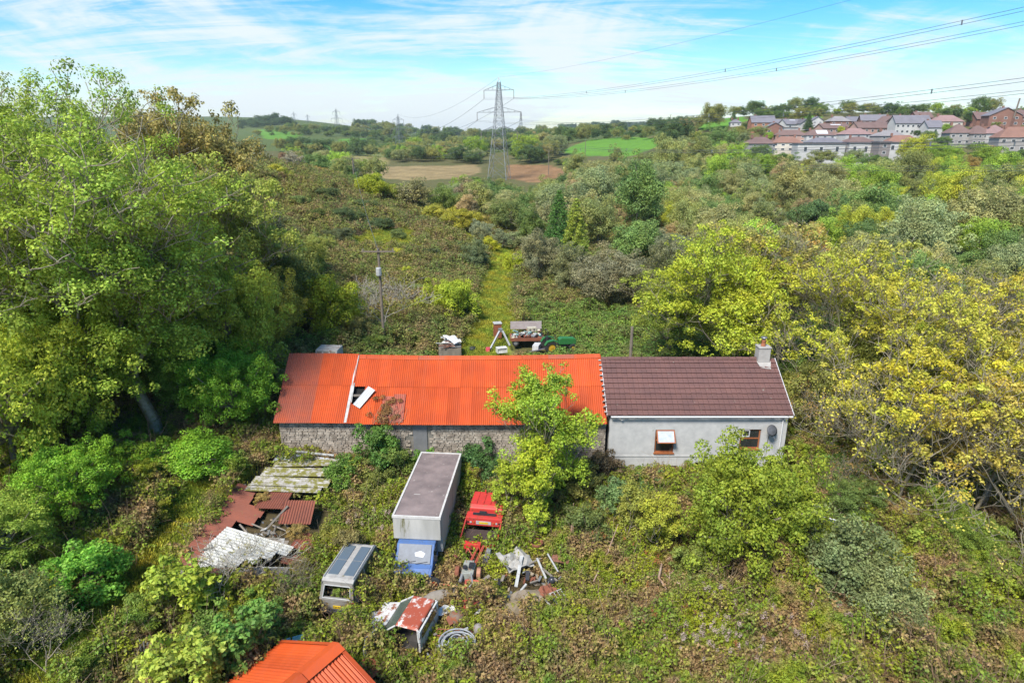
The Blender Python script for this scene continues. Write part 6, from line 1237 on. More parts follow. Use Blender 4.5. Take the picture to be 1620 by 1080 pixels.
# ---- red wrecked machine
rz_ = h1(-1.6, 30); rw = root('red_tractor_wreck', 'bright red stripped lorry cab with number plate and chassis, wrecked beside the box truck', 'wreck', (-1.55, 30.6, .55), R(-8))
m = MB(); m.prism([(.55, .75), (.55, 1.15), (.75, 1.28), (2.1, 1.30), (2.25, 1.1), (2.25, .75)], -.95, .95); part('cab_lid', m, REDP, rw, bevel=.06)
m = MB(); 
for x in (-.6, -.2, .2, .6): m.box(x - .03, x + .03, .8, 2.05, 1.295, 1.325)
m.cbox((-.25, 1.9, 1.42), (.07, .07, .25)); part('lid_rib', m, REDP, rw, kind='stuff')
m = MB(); m.box(-1.02, 1.02, -.15, .42, .92, 1.02); m.box(-1.02, 1.02, -.22, -.15, .55, 1.02); m.box(-1.02, -.95, -.15, .42, .5, .92); m.box(.95, 1.02, -.15, .42, .5, .92); part('rear_panel', m, REDP, rw, bevel=.02)
m = MB(); m.cbox((0, .12, 1.08), (1.3, .12, .1)); m.cbox((-.1, .18, 1.12), (.4, .2, .12)); part('black_bar', m, BLACKM, rw)
m = MB(); m.box(-.42, .42, -.245, -.225, .66, .86); lb = part('light_board', m, WHITEP, rw); m = MB(); m.box(-.25, .25, -.26, -.247, .70, .81); part('number_plate', m, mat('yellow_plate', (.75, .5, .02), .5), lb)
for s in (-1, 1):
    for q in (.56, .72, .88): m = MB(); m.ring((s * q, -.235, .76), .06, .0, 8, .03, 'y'); part('lamp', m, mat('amber_lens', (.5, .12, .03), .3) if q < .7 else (GLASS if q > .8 else WHITEP), rw)
m = MB(); m.tube([(-1.0, -.2, .9), (-1.15, -1.45, .15)], .045, 5); m.tube([(1.0, -.2, .9), (.9, -1.45, .15)], .045, 5); m.tube([(-1.15, -1.45, .15), (.9, -1.45, .15)], .05, 5); part('roll_frame', m, REDP, rw, kind='stuff')
m = MB(); m.add([(-1.05, -.3, .35), (.9, -.3, .35), (.85, -1.4, .1), (-1.1, -1.4, .1)], [(0, 1, 2, 3)]); part('floor_pan', m, mat('dark_floor', (.06, .04, .035), .9), rw)
m = MB(); m.cbox((-.35, -1.62, .25), (.9, .35, .28)); m.cbox((.6, -1.6, .2), (.5, .2, .2), rz=.2); part('front_beam', m, REDP, rw)
ORS = mat('faded_red_iron', (.50, .085, .05), .7, col2=(.28, .07, .05), nscale=4)
for (a, b, r) in (((-.55, -1.7, .2), (-.85, -3.2, -.1), .05), ((.0, -1.6, .3), (-.35, -3.3, .0), .06), ((.25, -1.7, .3), (-.02, -3.3, .0), .07), ((-.6, -1.75, .2), (-.1, -2.5, .1), .035)): m = MB(); m.tube([a, b], r, 4); part('chassis_rail', m, ORS, rw)
m = MB(); m.cbox((.55, -2.3, .05), (.32, .9, .3), rz=-.1); m.cbox((.6, -2.0, .25), (.25, .3, .25)); part('gearbox', m, GREYM, rw, bevel=.04)
en = root('engine', 'grey engine block with pipes lying at the end of the red chassis', 'engine', (-2.2, 26.95, .38), R(-6))
m = MB(); m.cbox((0, 0, .35), (.62, .9, .5)); m.cbox((0, .1, .68), (.5, .55, .2)); part('block', m, mat('pale_engine_casting', (.33, .35, .31), .6, col2=(.2, .2, .17), nscale=6, rust=.15), en, bevel=.03)
m = MB(); m.cbox((.14, -.05, .8), (.2, .4, .06)); m.lathe([(0, 0), (.12, 0), (.12, .08), (0, .08)], 10, (-.14, -.22, .76)); part('cover', m, BLACKM, en)
for s, mt in ((-1, RUSTY), (1, mat('orange_brown_casting', (.42, .20, .12), .7))): m = MB(); m.ring((s * .55, -.1, .4), .28, .08, 12, .2, 'x'); part('flywheel', m, mt, en)
m = MB(); m.tube([(.2, -.4, .6), (.35, -.9, .4), (.1, -1.2, .2)], .05, 6); m.tube([(-.25, -.4, .5), (-.3, -.8, .35)], .08, 6); part('pipe', m, GREYM, en, kind='stuff')
ow = root('orange_rimmed_wheel', 'small wheel with orange rim on an axle left of the engine', 'wheel', (-4.15 + .35, 26.1, .42), R(-10)); wheel(ow, (0, 0, .3), .3, .2, 'y', mat('orange_rim', (.55, .10, .04), .6)); m = MB(); m.tube([(0, 0, .3), (1.6, -.1, .35)], .04, 5); part('axle', m, ORP, ow)
fr = root('rusty_a_frame', 'rusty red drawbar frame in front of the engine', 'frame', (-2.05, 24.9, .5), R(-5)); m = MB()
for a, b in (((-.35, 1.3, .3), (-.1, -.9, .1)), ((.35, 1.3, .3), (.25, .0, .2)), ((-.35, 1.3, .3), (.35, 1.3, .3)), ((.25, 0, .2), (-.05, -.6, .1)), ((-.3, -.1, .2), (.8, .5, .3)), ((-.1, -.5, .15), (.75, .1, .3)), ((.8, .5, .3), (.75, .1, .3)), ((-.1, -.9, .1), (-.05, -1.7, .0))): m.tube([a, b], .05, 5)
part('drawbar', m, ORS, fr, kind='stuff')
tk = root('rusty_tank', 'rust-brown drum hanging on the drawbar frame', 'drum', (-2.55, 23.9, .25)); m = MB(); m.lathe([(0, 0), (.32, 0), (.38, .15), (.36, .5), (.25, .6), (0, .62)], 12); part('drum', m, mat('brown_drum', (.20, .15, .11), .8, rust=.3), tk, smooth=True)
gc = root('grey_canister', 'small grey canister right of the rust-brown drum', 'canister', (-1.55, 23.3, .3), rot=(.3, .1, 0)); m = MB(); m.lathe([(0, 0), (.2, 0), (.23, .06), (.22, .4), (.1, .55), (.0, .56)], 12); part('body', m, mat('worn_grey_tin', (.30, .28, .26), .7, rust=.15), gc, smooth=True)
cs = root('fallen_carpet_roll', 'grey-brown rolled sheet lying left of the drawbar frame', 'roll', (-3.5, 25.15, .45), R(12)); m = MB(); m.tube([(-.95, 0, 0), (-.3, .08, .18), (.4, .05, .25), (.95, 0, .2)], [.18, .3, .33, .28], 10); part('roll', m, mat('grey_brown_canvas', (.27, .24, .20), .95, col2=(.16, .14, .12), nscale=4, bump=.5), cs, smooth=True)
wr = root('white_rag', 'crumpled white plastic below the rolled sheet', 'rag', (-3.3, 24.3, .6), R(10)); rg_ = MB(); r_ = random.Random(6); vs = []
for j in range(6):
    for i in range(9): vs.append((i * .16 - .65, j * .11 - .3, r_.uniform(0, .16)))
rg_.add(vs, [(j * 9 + i, j * 9 + i + 1, j * 9 + i + 10, j * 9 + i + 9) for j in range(5) for i in range(8)]); part('sheet', rg_, mat('white_plastic_sheet', (.68, .69, .68), .5, col2=(.4, .4, .4), nscale=6), wr)
gr_ = root('rusted_grille', 'low rusty mesh rack in front of the drawbar frame', 'rack', (-2.75, 22.7, .5), R(-4)); m = MB()
for k in range(9): m.tube([(k * .16 - .65, -.35, .05), (k * .16 - .62, .35, .2)], .018, 3)
for k in range(3): m.tube([(-.7, k * .33 - .33, .08 + k * .06), (.7, k * .33 - .33, .08 + k * .06)], .03, 4)
part('bars', m, RUSTY, gr_, kind='stuff')
def crumple(nx, ny, w, l, amp, seed, m=None):
    r_ = random.Random(seed); m = m or MB(); m.add([(w * (i / nx - .5), l * (j / ny - .5), r_.uniform(0, amp)) for j in range(ny + 1) for i in range(nx + 1)], [(j * (nx + 1) + i, j * (nx + 1) + i + 1, (j + 1) * (nx + 1) + i + 1, (j + 1) * (nx + 1) + i) for j in range(ny) for i in range(nx)]); return m
for i, (x, y, z, rz, w, l, am, mt, nm, lb, ct) in enumerate((
    (.15, 27.9, .75, .5, 1.5, 1.5, .35, mat('splintered_pale_board', (.42, .40, .36), .9, col2=(.2, .19, .17), nscale=6, bump=.4), 'broken_board', 'splintered pale boards right of the engine', 'boards'),
    (.55, 24.8, .65, .3, 2.0, 1.6, .35, mat('brown_sacking', (.25, .19, .09), .95, col2=(.20, .17, .15), nscale=2, bump=.5), 'brown_tarpaulin', 'sagging brown tarpaulin in the middle of the scrap', 'tarpaulin'),
    (2.55, 28.2, .85, -.3, .95, .75, .08, mat('rust_brown_sheet', (.27, .12, .08), .9, col2=(.2, .09, .06), nscale=3), 'rusty_plate', 'flat rust-brown plate beyond the splintered boards', 'plate'),
    (1.75, 25.6, .75, .6, .9, .8, .3, RUSTY, 'crushed_panel', 'crushed rust-red panel beside the brown tarpaulin', 'panel'))):
    o = root(nm, lb, ct, (x, y, z + h1(x, y)), rz); part('sheet', crumple(6, 5, w, l, am, i + 3), mt, o)
for i, (x, y, rz, L_, w, mt, lb) in enumerate(((.35, 27.0, 1.4, 1.9, .16, WHITEP, 'longest white board leaning on the splintered heap'), (1.0, 27.6, .4, 1.1, .09, OLDWOOD, 'short grey board right of the splintered heap'), (1.5, 27.2, 1.9, 1.3, .1, WHITEP, 'thin white board propped beside the rusty plate'), (1.9, 26.7, 2.4, 1.0, .1, OLDWOOD, 'grey stick across the crushed panel'), (2.1, 27.6, 2.0, 1.2, .07, WHITEP, 'narrow white lath beside the rusty plate'), (2.2, 24.4, 2.3, 1.5, .09, OLDWOOD, 'grey lath right of the brown tarpaulin'), (1.9, 24.1, 2.2, 1.2, .07, WHITEP, 'white lath right of the brown tarpaulin'), (1.0, 31.0, 1.5, 1.3, .16, mat('raw_timber', (.42, .27, .14), .9), 'tan timber post sticking up before the lime saplings'), (1.3, 30.2, 1.5, .9, .1, WHITEP, 'small white post beside the tan timber post'))):
    o = root('loose_board', lb, 'board', (x, y, h1(x, y) + .95 + .03 * i), rot=(0, -.25 if i < 7 else -1.1, rz)); m = MB(); m.box(-L_ / 2, L_ / 2, -w / 2, w / 2, -.02, .02); part('plank', m, mt, o)
for i, (x, y, lb) in enumerate(((-.85, 24.9, 'black rounded tank left of the brown tarpaulin'), (1.95, 26.6, 'black shiny tank beside the crushed panel'))):
    o = root('black_tank', lb, 'tank', (x, y, h1(x, y) + .7), rot=(.5, .2, .3 * i)); m = MB(); m.lathe([(0, -.35), (.13, -.33), (.19, -.2), (.19, .2), (.13, .33), (0, .35)], 12); m.lathe([(.2, -.02), (.22, 0), (.2, .02)], 12); part('shell', m, mat('black_plastic', (.04, .042, .05), .3), o, smooth=True)
o = root('red_basin', 'small rusty red basin near the white post', 'basin', (1.35, 29.3, h1(1.3, 29.3) + .8)); m = MB(); m.lathe([(0, 0), (.25, 0), (.33, .2), (.35, .2), (.27, -.02)], 12); part('bowl', m, RUSTY, o, smooth=True)
o = root('folding_chair_frame', 'bent white tube frame at the right end of the scrap', 'frame', (2.3, 25.0, h1(2.3, 25) + .8), R(30)); m = MB()
for k in range(4): m.tube([(-.3 + k * .2, -.5, 0), (-.25 + k * .2, .5, .25)], .02, 4)
m.tube([(-.35, -.5, 0), (.35, -.5, 0)], .025, 4); m.tube([(-.3, .5, .25), (.4, .5, .25)], .025, 4); part('tube_frame', m, WHITEP, o, kind='stuff')
# hose coil
hc = root('hose_coil', 'large coil of pale ribbed hose lying on the brambles', 'hose', (-2.35, 22.0, h1(-2.1, 22.3) + .8), rot=(.12, .05, 0)); r_ = random.Random(8)
pts = [];
for t in range(240): a = t * .21; rr_ = .78 - .43 * ((t * .613) % 1.0) * .9 ; pts.append((math.cos(a) * (.26 + .55 * abs(math.sin(t * .029))), math.sin(a) * (.22 + .5 * abs(math.sin(t * .029 + .25))), .02 + .0013 * t + r_.uniform(-.004, .004)))
m = MB(); m.tube(pts, .036, 6); part('hose', m, mat('pale_hose', (.38, .40, .42), .6, col2=(.17, .18, .19), nscale=7, moss=.25), hc, smooth=True)
gl = root('grey_bin_lid', 'grey plastic bin lid between the silver van and the pickup cab', 'lid', (-6.12, 23.75, h1(-6.1, 23.7) + .8), rot=(.3, .1, .3)); m = MB(); m.prism([(-.42, -.3), (.34, -.42), (.42, .3), (-.3, .42)], 0, .09, 'z'); part('lid', m, mat('grey_violet_plastic', (.38, .38, .43), .5), gl, bevel=.06)
m = MB(); m.prism([(-.26, -.2), (.22, -.26), (.26, .2), (-.2, .26)], .092, .13, 'z'); part('lid_panel', m, mat('grey_violet_plastic', (.38, .38, .43), .5), gl, bevel=.02)
x, y = -6.1, 21.0; rbk = root('rusty_bowl', 'orange-rusty round bowl beside the front orange roof', 'bowl', (x + .1, y, h1(x, y) + .7), rot=(.3, .2, 0)); m = MB(); m.lathe([(0, .0), (.25, .05), (.42, .2), (.46, .2), (.3, -.02), (0, -.05)], 14); part('bowl', m, mat('orange_rust', (.40, .14, .07), .9, col2=(.3, .09, .05), nscale=4), rbk, smooth=True)
x, y = -9.6, 21.7; bs = root('blue_seat', 'pair of faded blue plastic seats behind the front orange roof', 'seat', (x + .2, y + .1, h1(x, y) + .65), rot=(-.2, .1, .5)); BL = mat('faded_blue_plastic', (.16, .42, .55), .5, col2=(.10, .3, .42), nscale=4)
for s in (-1, 1): m = MB(); m.prism([(-.35, 0), (.25, 0), (.32, .45), (.25, .48), (.2, .08), (-.35, .08)], s * .28 - .25, s * .28 + .25); part('seat_shell', m, BL, bs, bevel=.03)
x, y = -7.7, 21.4; gp_ = root('plastic_sheet', 'bright green plastic panel behind the front orange roof', 'panel', (x, y, h1(x, y) + .75), rot=(.15, .1, .45)); m = MB(); m.box(-.8, .8, -.25, .25, 0, .05)
for k in range(4): m.box(-.75, .75, -.2 + k * .12, -.17 + k * .12, .05, .08)
part('panel', m, mat('green_plastic', (.06, .33, .08), .45), gp_)
for i, (px, py, lb) in enumerate(((228, 1062, 'metal tubes standing upright at the foot of the lime sapling'),)):
    x, y = ghit(px, py); o = root('tube_bundle', lb, 'tubes', (x, y, h1(x, y)), .2)
    for k in range(4): m = MB(); m.tube([(k * .12, 0, 0), (k * .13 + .05, .1, 1.5 - .1 * k)], .03, 6); part('tube', m, GREYM, o)
# ---- ruined shed
sh = root('ruined_shed', 'collapsed shed with rusty corrugated sheets and low block wall', 'shed', (0, 0, 0))
z0 = h1(-13, 26) - .1; zt = 2.0
m = MB(); m.box(-15.75, -10.7, 25.15, 25.4, -.2, zt); fw = part('front_wall', m, BLOCK, sh)
r_ = random.Random(14); x = -15.8; k = 0
while x < -10.9: L_ = r_.uniform(.45, .9); m = MB(); m.box(x, x + L_ - .03, 25.08, 25.46, zt + .003, zt + .1 + r_.uniform(0, .03)); part('coping', m, RUSTSH if k in (1, 2, 3) else BLOCK, fw); x += L_; k += 1
m = MB(); m.box(-15.9, -15.7, 25.42, 33.0, 0, zt + .2); part('side_wall', m, BLOCK, sh)
def sheet_at(p, w, L_, rot, m_, label=None, pitch=.14, name='roof_sheet', parent=None):
    o = part(name, corr(w, L_, pitch, .026, 4), m_, parent, label=label); o.location = p; o.rotation_euler = rot; return o
def place_sheet(p, u, v, w, L_, m_, label=None, pitch=.14):
    """sheet with corner p, width direction u, ribs running along v"""
    u = Vector(u).normalized(); v = Vector(v); v = (v - u * v.dot(u)).normalized(); n = u.cross(v)
    o = part('roof_sheet', corr(w, L_, pitch, .028, 4), m_, sh, label=label); o.matrix_local = Matrix(((u.x, v.x, n.x, p[0]), (u.y, v.y, n.y, p[1]), (u.z, v.z, n.z, p[2]), (0, 0, 0, 1))); return o
for k in range(9): place_sheet((-16.0, 25.45 + k * .8, 2.45 + r_.uniform(-.04, .06)), (0, 1, r_.uniform(-.02, .02)), (1, r_.uniform(-.05, .05), -.36), .85, 1.35 + (.9 if k in (5, 6) else 0) + r_.uniform(-.15, .2), RUSTSH)
# big white fibre-cement sheets sliding to the right-front
for k in range(5): place_sheet((-14.9 - k * .14, 28.5 - k * .55, 2.32 - .03 * k), (-.3, -1, -.1), (1, -.55 + .06 * k, -.15 + .02 * k), .66, 4.0 - .55 * k, CLEANW, 'white ribbed sheet speckled with moss', .18)
place_sheet((-14.7, 27.9, 2.1), (0, -1, -.1), (1, -.45, -.12), .35, 3.2, OLDWOOD, 'grey weathered sheet')
# rusty slabs on the right side
place_sheet((-12.6, 29.4, 1.9), (1, .12, -.1), (.1, 1, .25), 1.7, 1.7, RUSTSH)
place_sheet((-14.3, 30.6, 2.1), (1, -.05, .0), (.15, 1, .1), 1.6, 1.5, RUSTSH)
place_sheet((-11.4, 27.7, 1.7), (1, -.25, -.2), (.2, 1, .25), 1.2, 1.1, RUSTSH, 'small rusty mossy sheet')
place_sheet((-11.6, 26.7, 1.45), (1, -.1, -.1), (.1, 1, .15), 1.0, .65, RUSTSH)
m = MB(); m.cbox((-12.2, 27.6, 1.75), (1.0, .9, .05), rx=.1, ry=-.2, rz=.1); part('white_board', m, WHITEP, sh)
m = MB(); m.cbox((-11.4, 26.3, 1.35), (1.9, .1, .25), rz=-.03); part('white_beam', m, WHITEP, sh)
for i, (a, b, t) in enumerate((((-15.3, 26.6, 2.3), (-13.2, 28.3, 1.7), .05), ((-14.4, 28.9, 2.2), (-12.8, 27.6, 1.6), .06), ((-13.4, 29.0, 1.5), (-12.4, 30.5, 2.3), .07), ((-14.6, 28.2, 2.0), (-13.0, 27.2, 1.7), .04), ((-12.8, 29.2, 1.95), (-10.6, 28.4, 1.55), .045), ((-15.4, 25.8, 2.2), (-14.4, 25.3, 1.2), .05), ((-12.6, 28.1, 1.3), (-12.6, 29.1, 2.0), .04), ((-14.0, 29.4, 1.9), (-12.5, 28.9, 1.6), .05), ((-13.9, 27.9, 2.1), (-11.9, 28.2, 1.8), .04))): m = MB(); m.tube([a, b], t, 4); part('fallen_timber', m, OLDWOOD, sh)
m = MB(); m.add([(-15.7, 25.4, .4), (-10.6, 25.2, .4), (-10.4, 31.5, .9), (-15.7, 33, 1.2)], [(0, 1, 2, 3)]); part('floor', m, mat('dark_rubble', (.05, .04, .03), .95, col2=(.10, .08, .06), nscale=3), sh)
for i, (px, py, s) in enumerate(((420, 800, .55), (385, 765, .6), (470, 850, .5), (400, 870, .3))):
    p = at_z(px, py, 1.6); plant('bramble_clump', 'thicket', p.x, p.y, z=1.55, s=s * .8, sz=.6 * s, col=(.18, .14, .05), label=['brown dry bramble patch over the middle of the ruined shed', 'straw-coloured growth on the rusty back sheets of the shed', 'olive brambles spilling onto the right side of the ruined shed', 'tuft of moss and weeds on the white ribbed sheets'][i], cat='brambles')
# white mossy roof sheets lying between shed and barn
def flat_stack(name, label, cat, loc, rz, specs, m_, tilt=.0):
    o = root(name, label, cat, loc, rot=(tilt, 0, rz))
    for (x0, y0, z, w, L_, a) in specs:
        q = part('sheet', corr(w, L_, .18, .028, 4), m_, o); q.location = (x0, y0, z); q.rotation_euler = (0, 0, R(-90) + a)
    return o
flat_stack('mossy_sheet_stack', 'stack of mossy white ribbed sheets above the ruined shed', 'roof sheets', (-15.0, 33.0, 2.55), 0, [(-.2, .25, 0, .8, 4.6, -.06), (.1, 1.05, .06, .8, 4.9, -.02), (.5, 1.75, .1, .7, 4.6, .03), (-.4, -.35, -.12, .6, 4.4, -.05)], MOSSW, .10)
o = root('tilted_white_panel', 'pointed blue-white panel lying near the barn wall', 'panel', (-13.4, 35.3, 2.75), 0, rot=(.12, .03, 0)); m = MB(); m.prism([(-1.3, -.55), (.6, -.5), (2.4, -.15), (-1.25, .45)], 0, .05, 'z'); part('panel', m, mat('blue_white_panel', (.50, .54, .60), .5, col2=(.28, .24, .22), nscale=1.3, contrast=.2), o)
m = MB(); m.cbox((.4, .35, .12), (3.8, .12, .08), rz=-.13); part('edge_batten', m, WHITEP, o)
# ---- front shed with orange roof
fs = root('front_shed', 'small shed with orange corrugated roof cut off by the bottom edge', 'shed', (-6.66, 19.46, 0), R(-33))
gw, eh, rh, ln = 3.6, 1.5, 3.2, 7.0
for s in (-1, 1):
    n = 9
    for k in range(n):
        wd = ln / n; v = Vector((s * (gw + .1), 0, -(rh - eh) * (gw + .1) / gw)); L_ = v.length; v.normalize(); u = Vector((0, -1, 0)); nn = u.cross(v); 
        if nn.z < 0: nn = -nn
        q = part('roof_sheet', corr(wd + .06, L_, .15, .03, 6), ORANGE, fs); q.matrix_local = Matrix(((u.x, v.x, nn.x, 0), (u.y, v.y, nn.y, -k * wd), (u.z, v.z, nn.z, rh + .02 * (k % 2)), (0, 0, 0, 1)))
    m = MB(); m.box(s * gw - (.15 if s > 0 else 0), s * gw + (.15 if s < 0 else 0), -ln, -.2, -.5, eh - .05); part('side_wall', m, BLOCK, fs)
for k in range(4): m = MB(); a, b = -k * 1.75 + .05, -(k + 1) * 1.75 + .07; m.add([(-.36, a, rh - .04), (0, a, rh + .1), (.36, a, rh - .04), (-.36, b, rh - .04), (0, b, rh + .1), (.36, b, rh - .04)], [(0, 3, 4, 1), (1, 4, 5, 2)]); part('ridge_cap', m, ORANGE, fs)
m = MB(); m.add([(-gw, -.2, -.5), (gw, -.2, -.5), (gw, -.2, eh - .1), (0, -.2, rh - .1), (-gw, -.2, eh - .1)], [(4, 3, 2, 1, 0)]); part('gable_wall', m, BLOCK, fs)
for s in (-1, 1): m = MB(); m.add([(0, .06, rh + .08), (s * (gw + .1), .06, eh + .04), (s * (gw + .1), -.12, eh + .06), (0, -.12, rh + .10)], [(0, 1, 2, 3)]); part('verge_flashing', m, ORANGE, fs)
# ---- things behind the barn
tz = h1(4.5, 58.3); tr = root('green_tractor', 'small green tractor with yellow wheels behind the barn ridge', 'tractor', (4.35, 58.3, tz + .55), R(-76)); tr.scale = (1.25,) * 3
GRN = mat('tractor_green', (.025, .17, .04), .5, col2=(.03, .12, .04), nscale=3); YEL = mat('tractor_yellow', (.60, .36, .03), .5)
m = MB(); m.prism([(.1, .55), (.1, 1.0), (.3, 1.1), (1.35, 1.0), (1.5, .9), (1.5, .5)], -.27, .27); part('bonnet', m, GRN, tr, bevel=.05)
m = MB(); m.box(-.2, .2, -.9, 1.3, .38, .55); part('chassis', m, BLACKM, tr); m = MB(); m.box(-.22, .22, -.75, -.35, .8, .9); m.box(-.22, .22, -.85, -.75, .85, 1.2); part('seat', m, BLACKM, tr); m = MB(); m.tube([(0, .05, .9), (0, -.12, 1.15)], .02, 5); m.ring((0, -.14, 1.17), .19, .15, 12, .03, 'y'); part('steering_wheel', m, BLACKM, tr)
for s in (-1, 1):
    wheel(tr, (s * .52, -.6, .48), .5, .28, 'x', YEL); wheel(tr, (s * .45, 1.15, .3), .3, .18, 'x', YEL)
    m = MB(); m.prism([(-1.15, .7), (-.95, 1.0), (-.5, 1.1), (-.1, .95), (-.05, .75), (-.15, .9), (-.5, 1.03), (-.95, .92)], s * .52 - .16, s * .52 + .16); part('mudguard', m, GRN, tr)
m = MB(); m.tube([(-.35, -.85, .6), (-.35, -.85, 1.75), (.35, -.85, 1.75), (.35, -.85, .6)], .03, 5); part('roll_bar', m, BLACKM, tr)
o = root('striped_boards', 'grey boards leaning together left of the green tractor', 'boards', (2.7, 57.9, tz + .4), R(20))
for k in range(5): m = MB(); m.cbox((k * .36 - .7, .1 * k, .35), (.3, 1.6, .05), rx=-.35, rz=.25); part('plank', m, mat('violet_grey_board', (.18, .16, .19), .8), o)
dg = root('white_digger_arm', 'white folded digger arm with a red bucket tip behind the barn', 'digger arm', (-1.3, 60.2, h1(-1.3, 60) + .2), R(0)); dg.scale = (.72,) * 3; WG = mat('chalky_grey_paint', (.36, .37, .38), .6, col2=(.35, .35, .35), nscale=4)
m = MB(); m.cbox((-.55, -1.2, 1.15), (.2, 3.3, .22), rx=.62, rz=-.5); part('boom', m, WG, dg); m = MB(); m.cbox((1.0, -.7, 1.3), (.18, 2.4, .2), rx=.75, rz=.6); part('dipper', m, WG, dg)
m = MB(); m.tube([(-.1, .1, 2.0), (-.8, -1.4, .9)], .06, 6); part('hydraulic_ram', m, GREYM, dg); m = MB(); m.cbox((.2, .4, 2.15), (.5, .7, .4), rz=.3); part('elbow', m, GREYM, dg)
m = MB(); m.prism([(-.3, -.2), (.2, -.25), (.35, .05), (.2, .3), (-.2, .3)], -.28, .28); part('bucket', m, mat('pinkish_red_paint', (.62, .08, .10), .5), dg, loc=(-1.45, -2.6, .3))
o = root('rusty_cabinet', 'rust-red cabinet with white top behind the digger arm', 'cabinet', (-1.5, 62.2, h1(-1.5, 62) + .4), .2); m = MB(); m.cbox((0, 0, .75), (.75, .7, 1.5)); part('body', m, mat('deep_rust', (.30, .10, .05), .85, rust=.2), o); m = MB(); m.cbox((0, 0, 1.53), (.85, .8, .08)); part('lid', m, WHITEP, o)
tl = root('trailer', 'rusty trailer heaped with rubbish, grey tailboard raised', 'trailer', (1.5, 61.0, h1(1.5, 61) + .55), R(3))
m = MB(); m.box(-1.7, 1.7, -1.1, 1.1, .35, .45); part('bed', m, RUSTY, tl); m = MB(); m.box(-1.7, 1.7, -1.16, -1.1, .3, .62); part('side_board', m, RUSTY, tl); m = MB(); m.cbox((.0, 1.3, 1.25), (3.2, .1, .8), rx=-.2); part('tailboard', m, mat('grey_pink_board', (.33, .30, .29), .8, col2=(.25, .2, .19), nscale=3), tl)
for s in (-1, 1): wheel(tl, (s * 1.2, -1.0, .1), .35, .2, 'y')
r_ = random.Random(31); WM = [WHITEP, GREYM, mat('teal_plastic', (.25, .42, .40), .5), RUSTY, mat('cream_plastic', (.55, .50, .38), .6), BLACKM]
hp = MB(); 
for k in range(46): hp.cbox((r_.uniform(-1.5, 1.5), r_.uniform(-.9, .9), .5 + r_.uniform(0, .45)), (r_.uniform(.1, .5), r_.uniform(.1, .4), r_.uniform(.04, .2)), r_.uniform(-.6, .6), r_.uniform(-.6, .6), r_.uniform(0, 3))
ru = part('rubbish', hp, WHITEP, tl, kind='stuff'); 
for w in WM[1:]: ru.data.materials.append(w)
for p_ in ru.data.polygons: p_.material_index = (p_.index // 6 * 7) % 6
o = root('old_stove', 'cream appliance on top of the rubbish in the trailer', 'stove', (2.0, 61.5, h1(1.5, 61) + 1.6), .2); m = MB(); m.cbox((0, 0, 0), (.9, .5, .4)); b_ = part('body', m, WM[4], o); 
for k in (-1, 1): m = MB(); m.ring((k * .2, -.26, 0), .1, .05, 8, .03, 'y'); part('dial', m, BLACKM, b_)
sp_ = root('white_scrap_pile', 'wheeled bin-sized heap of white sheets and sticks beside the track', 'scrap pile', (-5.9, 57.0, h1(-5.9, 57) + .15), .1); r_ = random.Random(17)
m = MB(); m.box(-1.05, 1.05, -.9, .9, .0, .9); part('crate', m, OLDWOOD, sp_)
for k in range(7): q = part('sheet', crumple(4, 3, r_.uniform(.7, 1.2), r_.uniform(.6, 1.0), .25, 50 + k), mat('white_plastic_sheet', (.68, .69, .68), .5), sp_, loc=(r_.uniform(-.5, .5), r_.uniform(-.3, .6), 1.0 + k * .09)); q.rotation_euler = (r_.uniform(-.3, .3), r_.uniform(-.3, .3), r_.uniform(0, 3))
for k in range(9): m = MB(); m.cbox((r_.uniform(-.6, .6), -.5 + r_.uniform(-.4, .3), 1.0 + .05 * k), (r_.uniform(.9, 1.7), .09, .04), rz=r_.uniform(-.5, .5)); part('stick', m, WHITEP if k % 2 else RUSTY, sp_)
for k in range(8): m = MB(); m.cbox((-.3 + r_.uniform(-.5, .7), 1.5 + .12 * k, .7 + .03 * k), (1.9, .1, .05), rz=r_.uniform(-.2, .2)); part('batten', m, OLDWOOD, sp_)
o = root('black_bag', 'small black sack on the grass beside the white scrap heap', 'sack', (-3.9, 58.8, h1(-3.9, 58.8) + .1)); m = MB(); m.lathe([(0, -.05), (.38, .0), (.42, .15), (.3, .3), (.1, .36), (0, .36)], 9); part('sack', m, BLACKM, o, smooth=True)
o = root('white_wreck', 'white derelict cab roof showing over the left end of the barn ridge', 'wreck', (-15.6, 51.0, h1(-15.6, 51.0) - .35), -.1); m = MB(); m.prism([(-.9, .3), (-.9, 1.0), (-.5, 1.7), (.8, 1.75), (.95, .3)], -.95, .95); part('shell', m, mat('off_white_wreck', (.50, .47, .42), .7, col2=(.35, .32, .28), nscale=3, rust=.15), o, bevel=.05)
for k in (-1, 0, 1): m = MB(); m.cbox((k * .58, -.7, 1.37), (.42, .03, .5), rx=-.53); part('window', m, mat('tan_dusty_glass', (.22, .19, .15), .4), o)
for i, (x, y, s, c, lb) in enumerate(((-1.0, 57.5, .5, (.67, .66, .62), 'white lump left of the grey boards behind the barn'), (1.2, 58.6, .55, (.6, .6, .58), 'white crate in the weeds before the trailer'))):
    o = root('white_crate', lb, 'crate', (x + 1.2 * i, y, h1(x, y) + .6), .3 + i); m = frame(MB(), -s, s, 0, s, -.3, .3, .07); m.box(-s + .07, s - .07, -.25, .25, .02, .3); part('crate', m, mat('white_crate_%d' % i, c, .7), o)
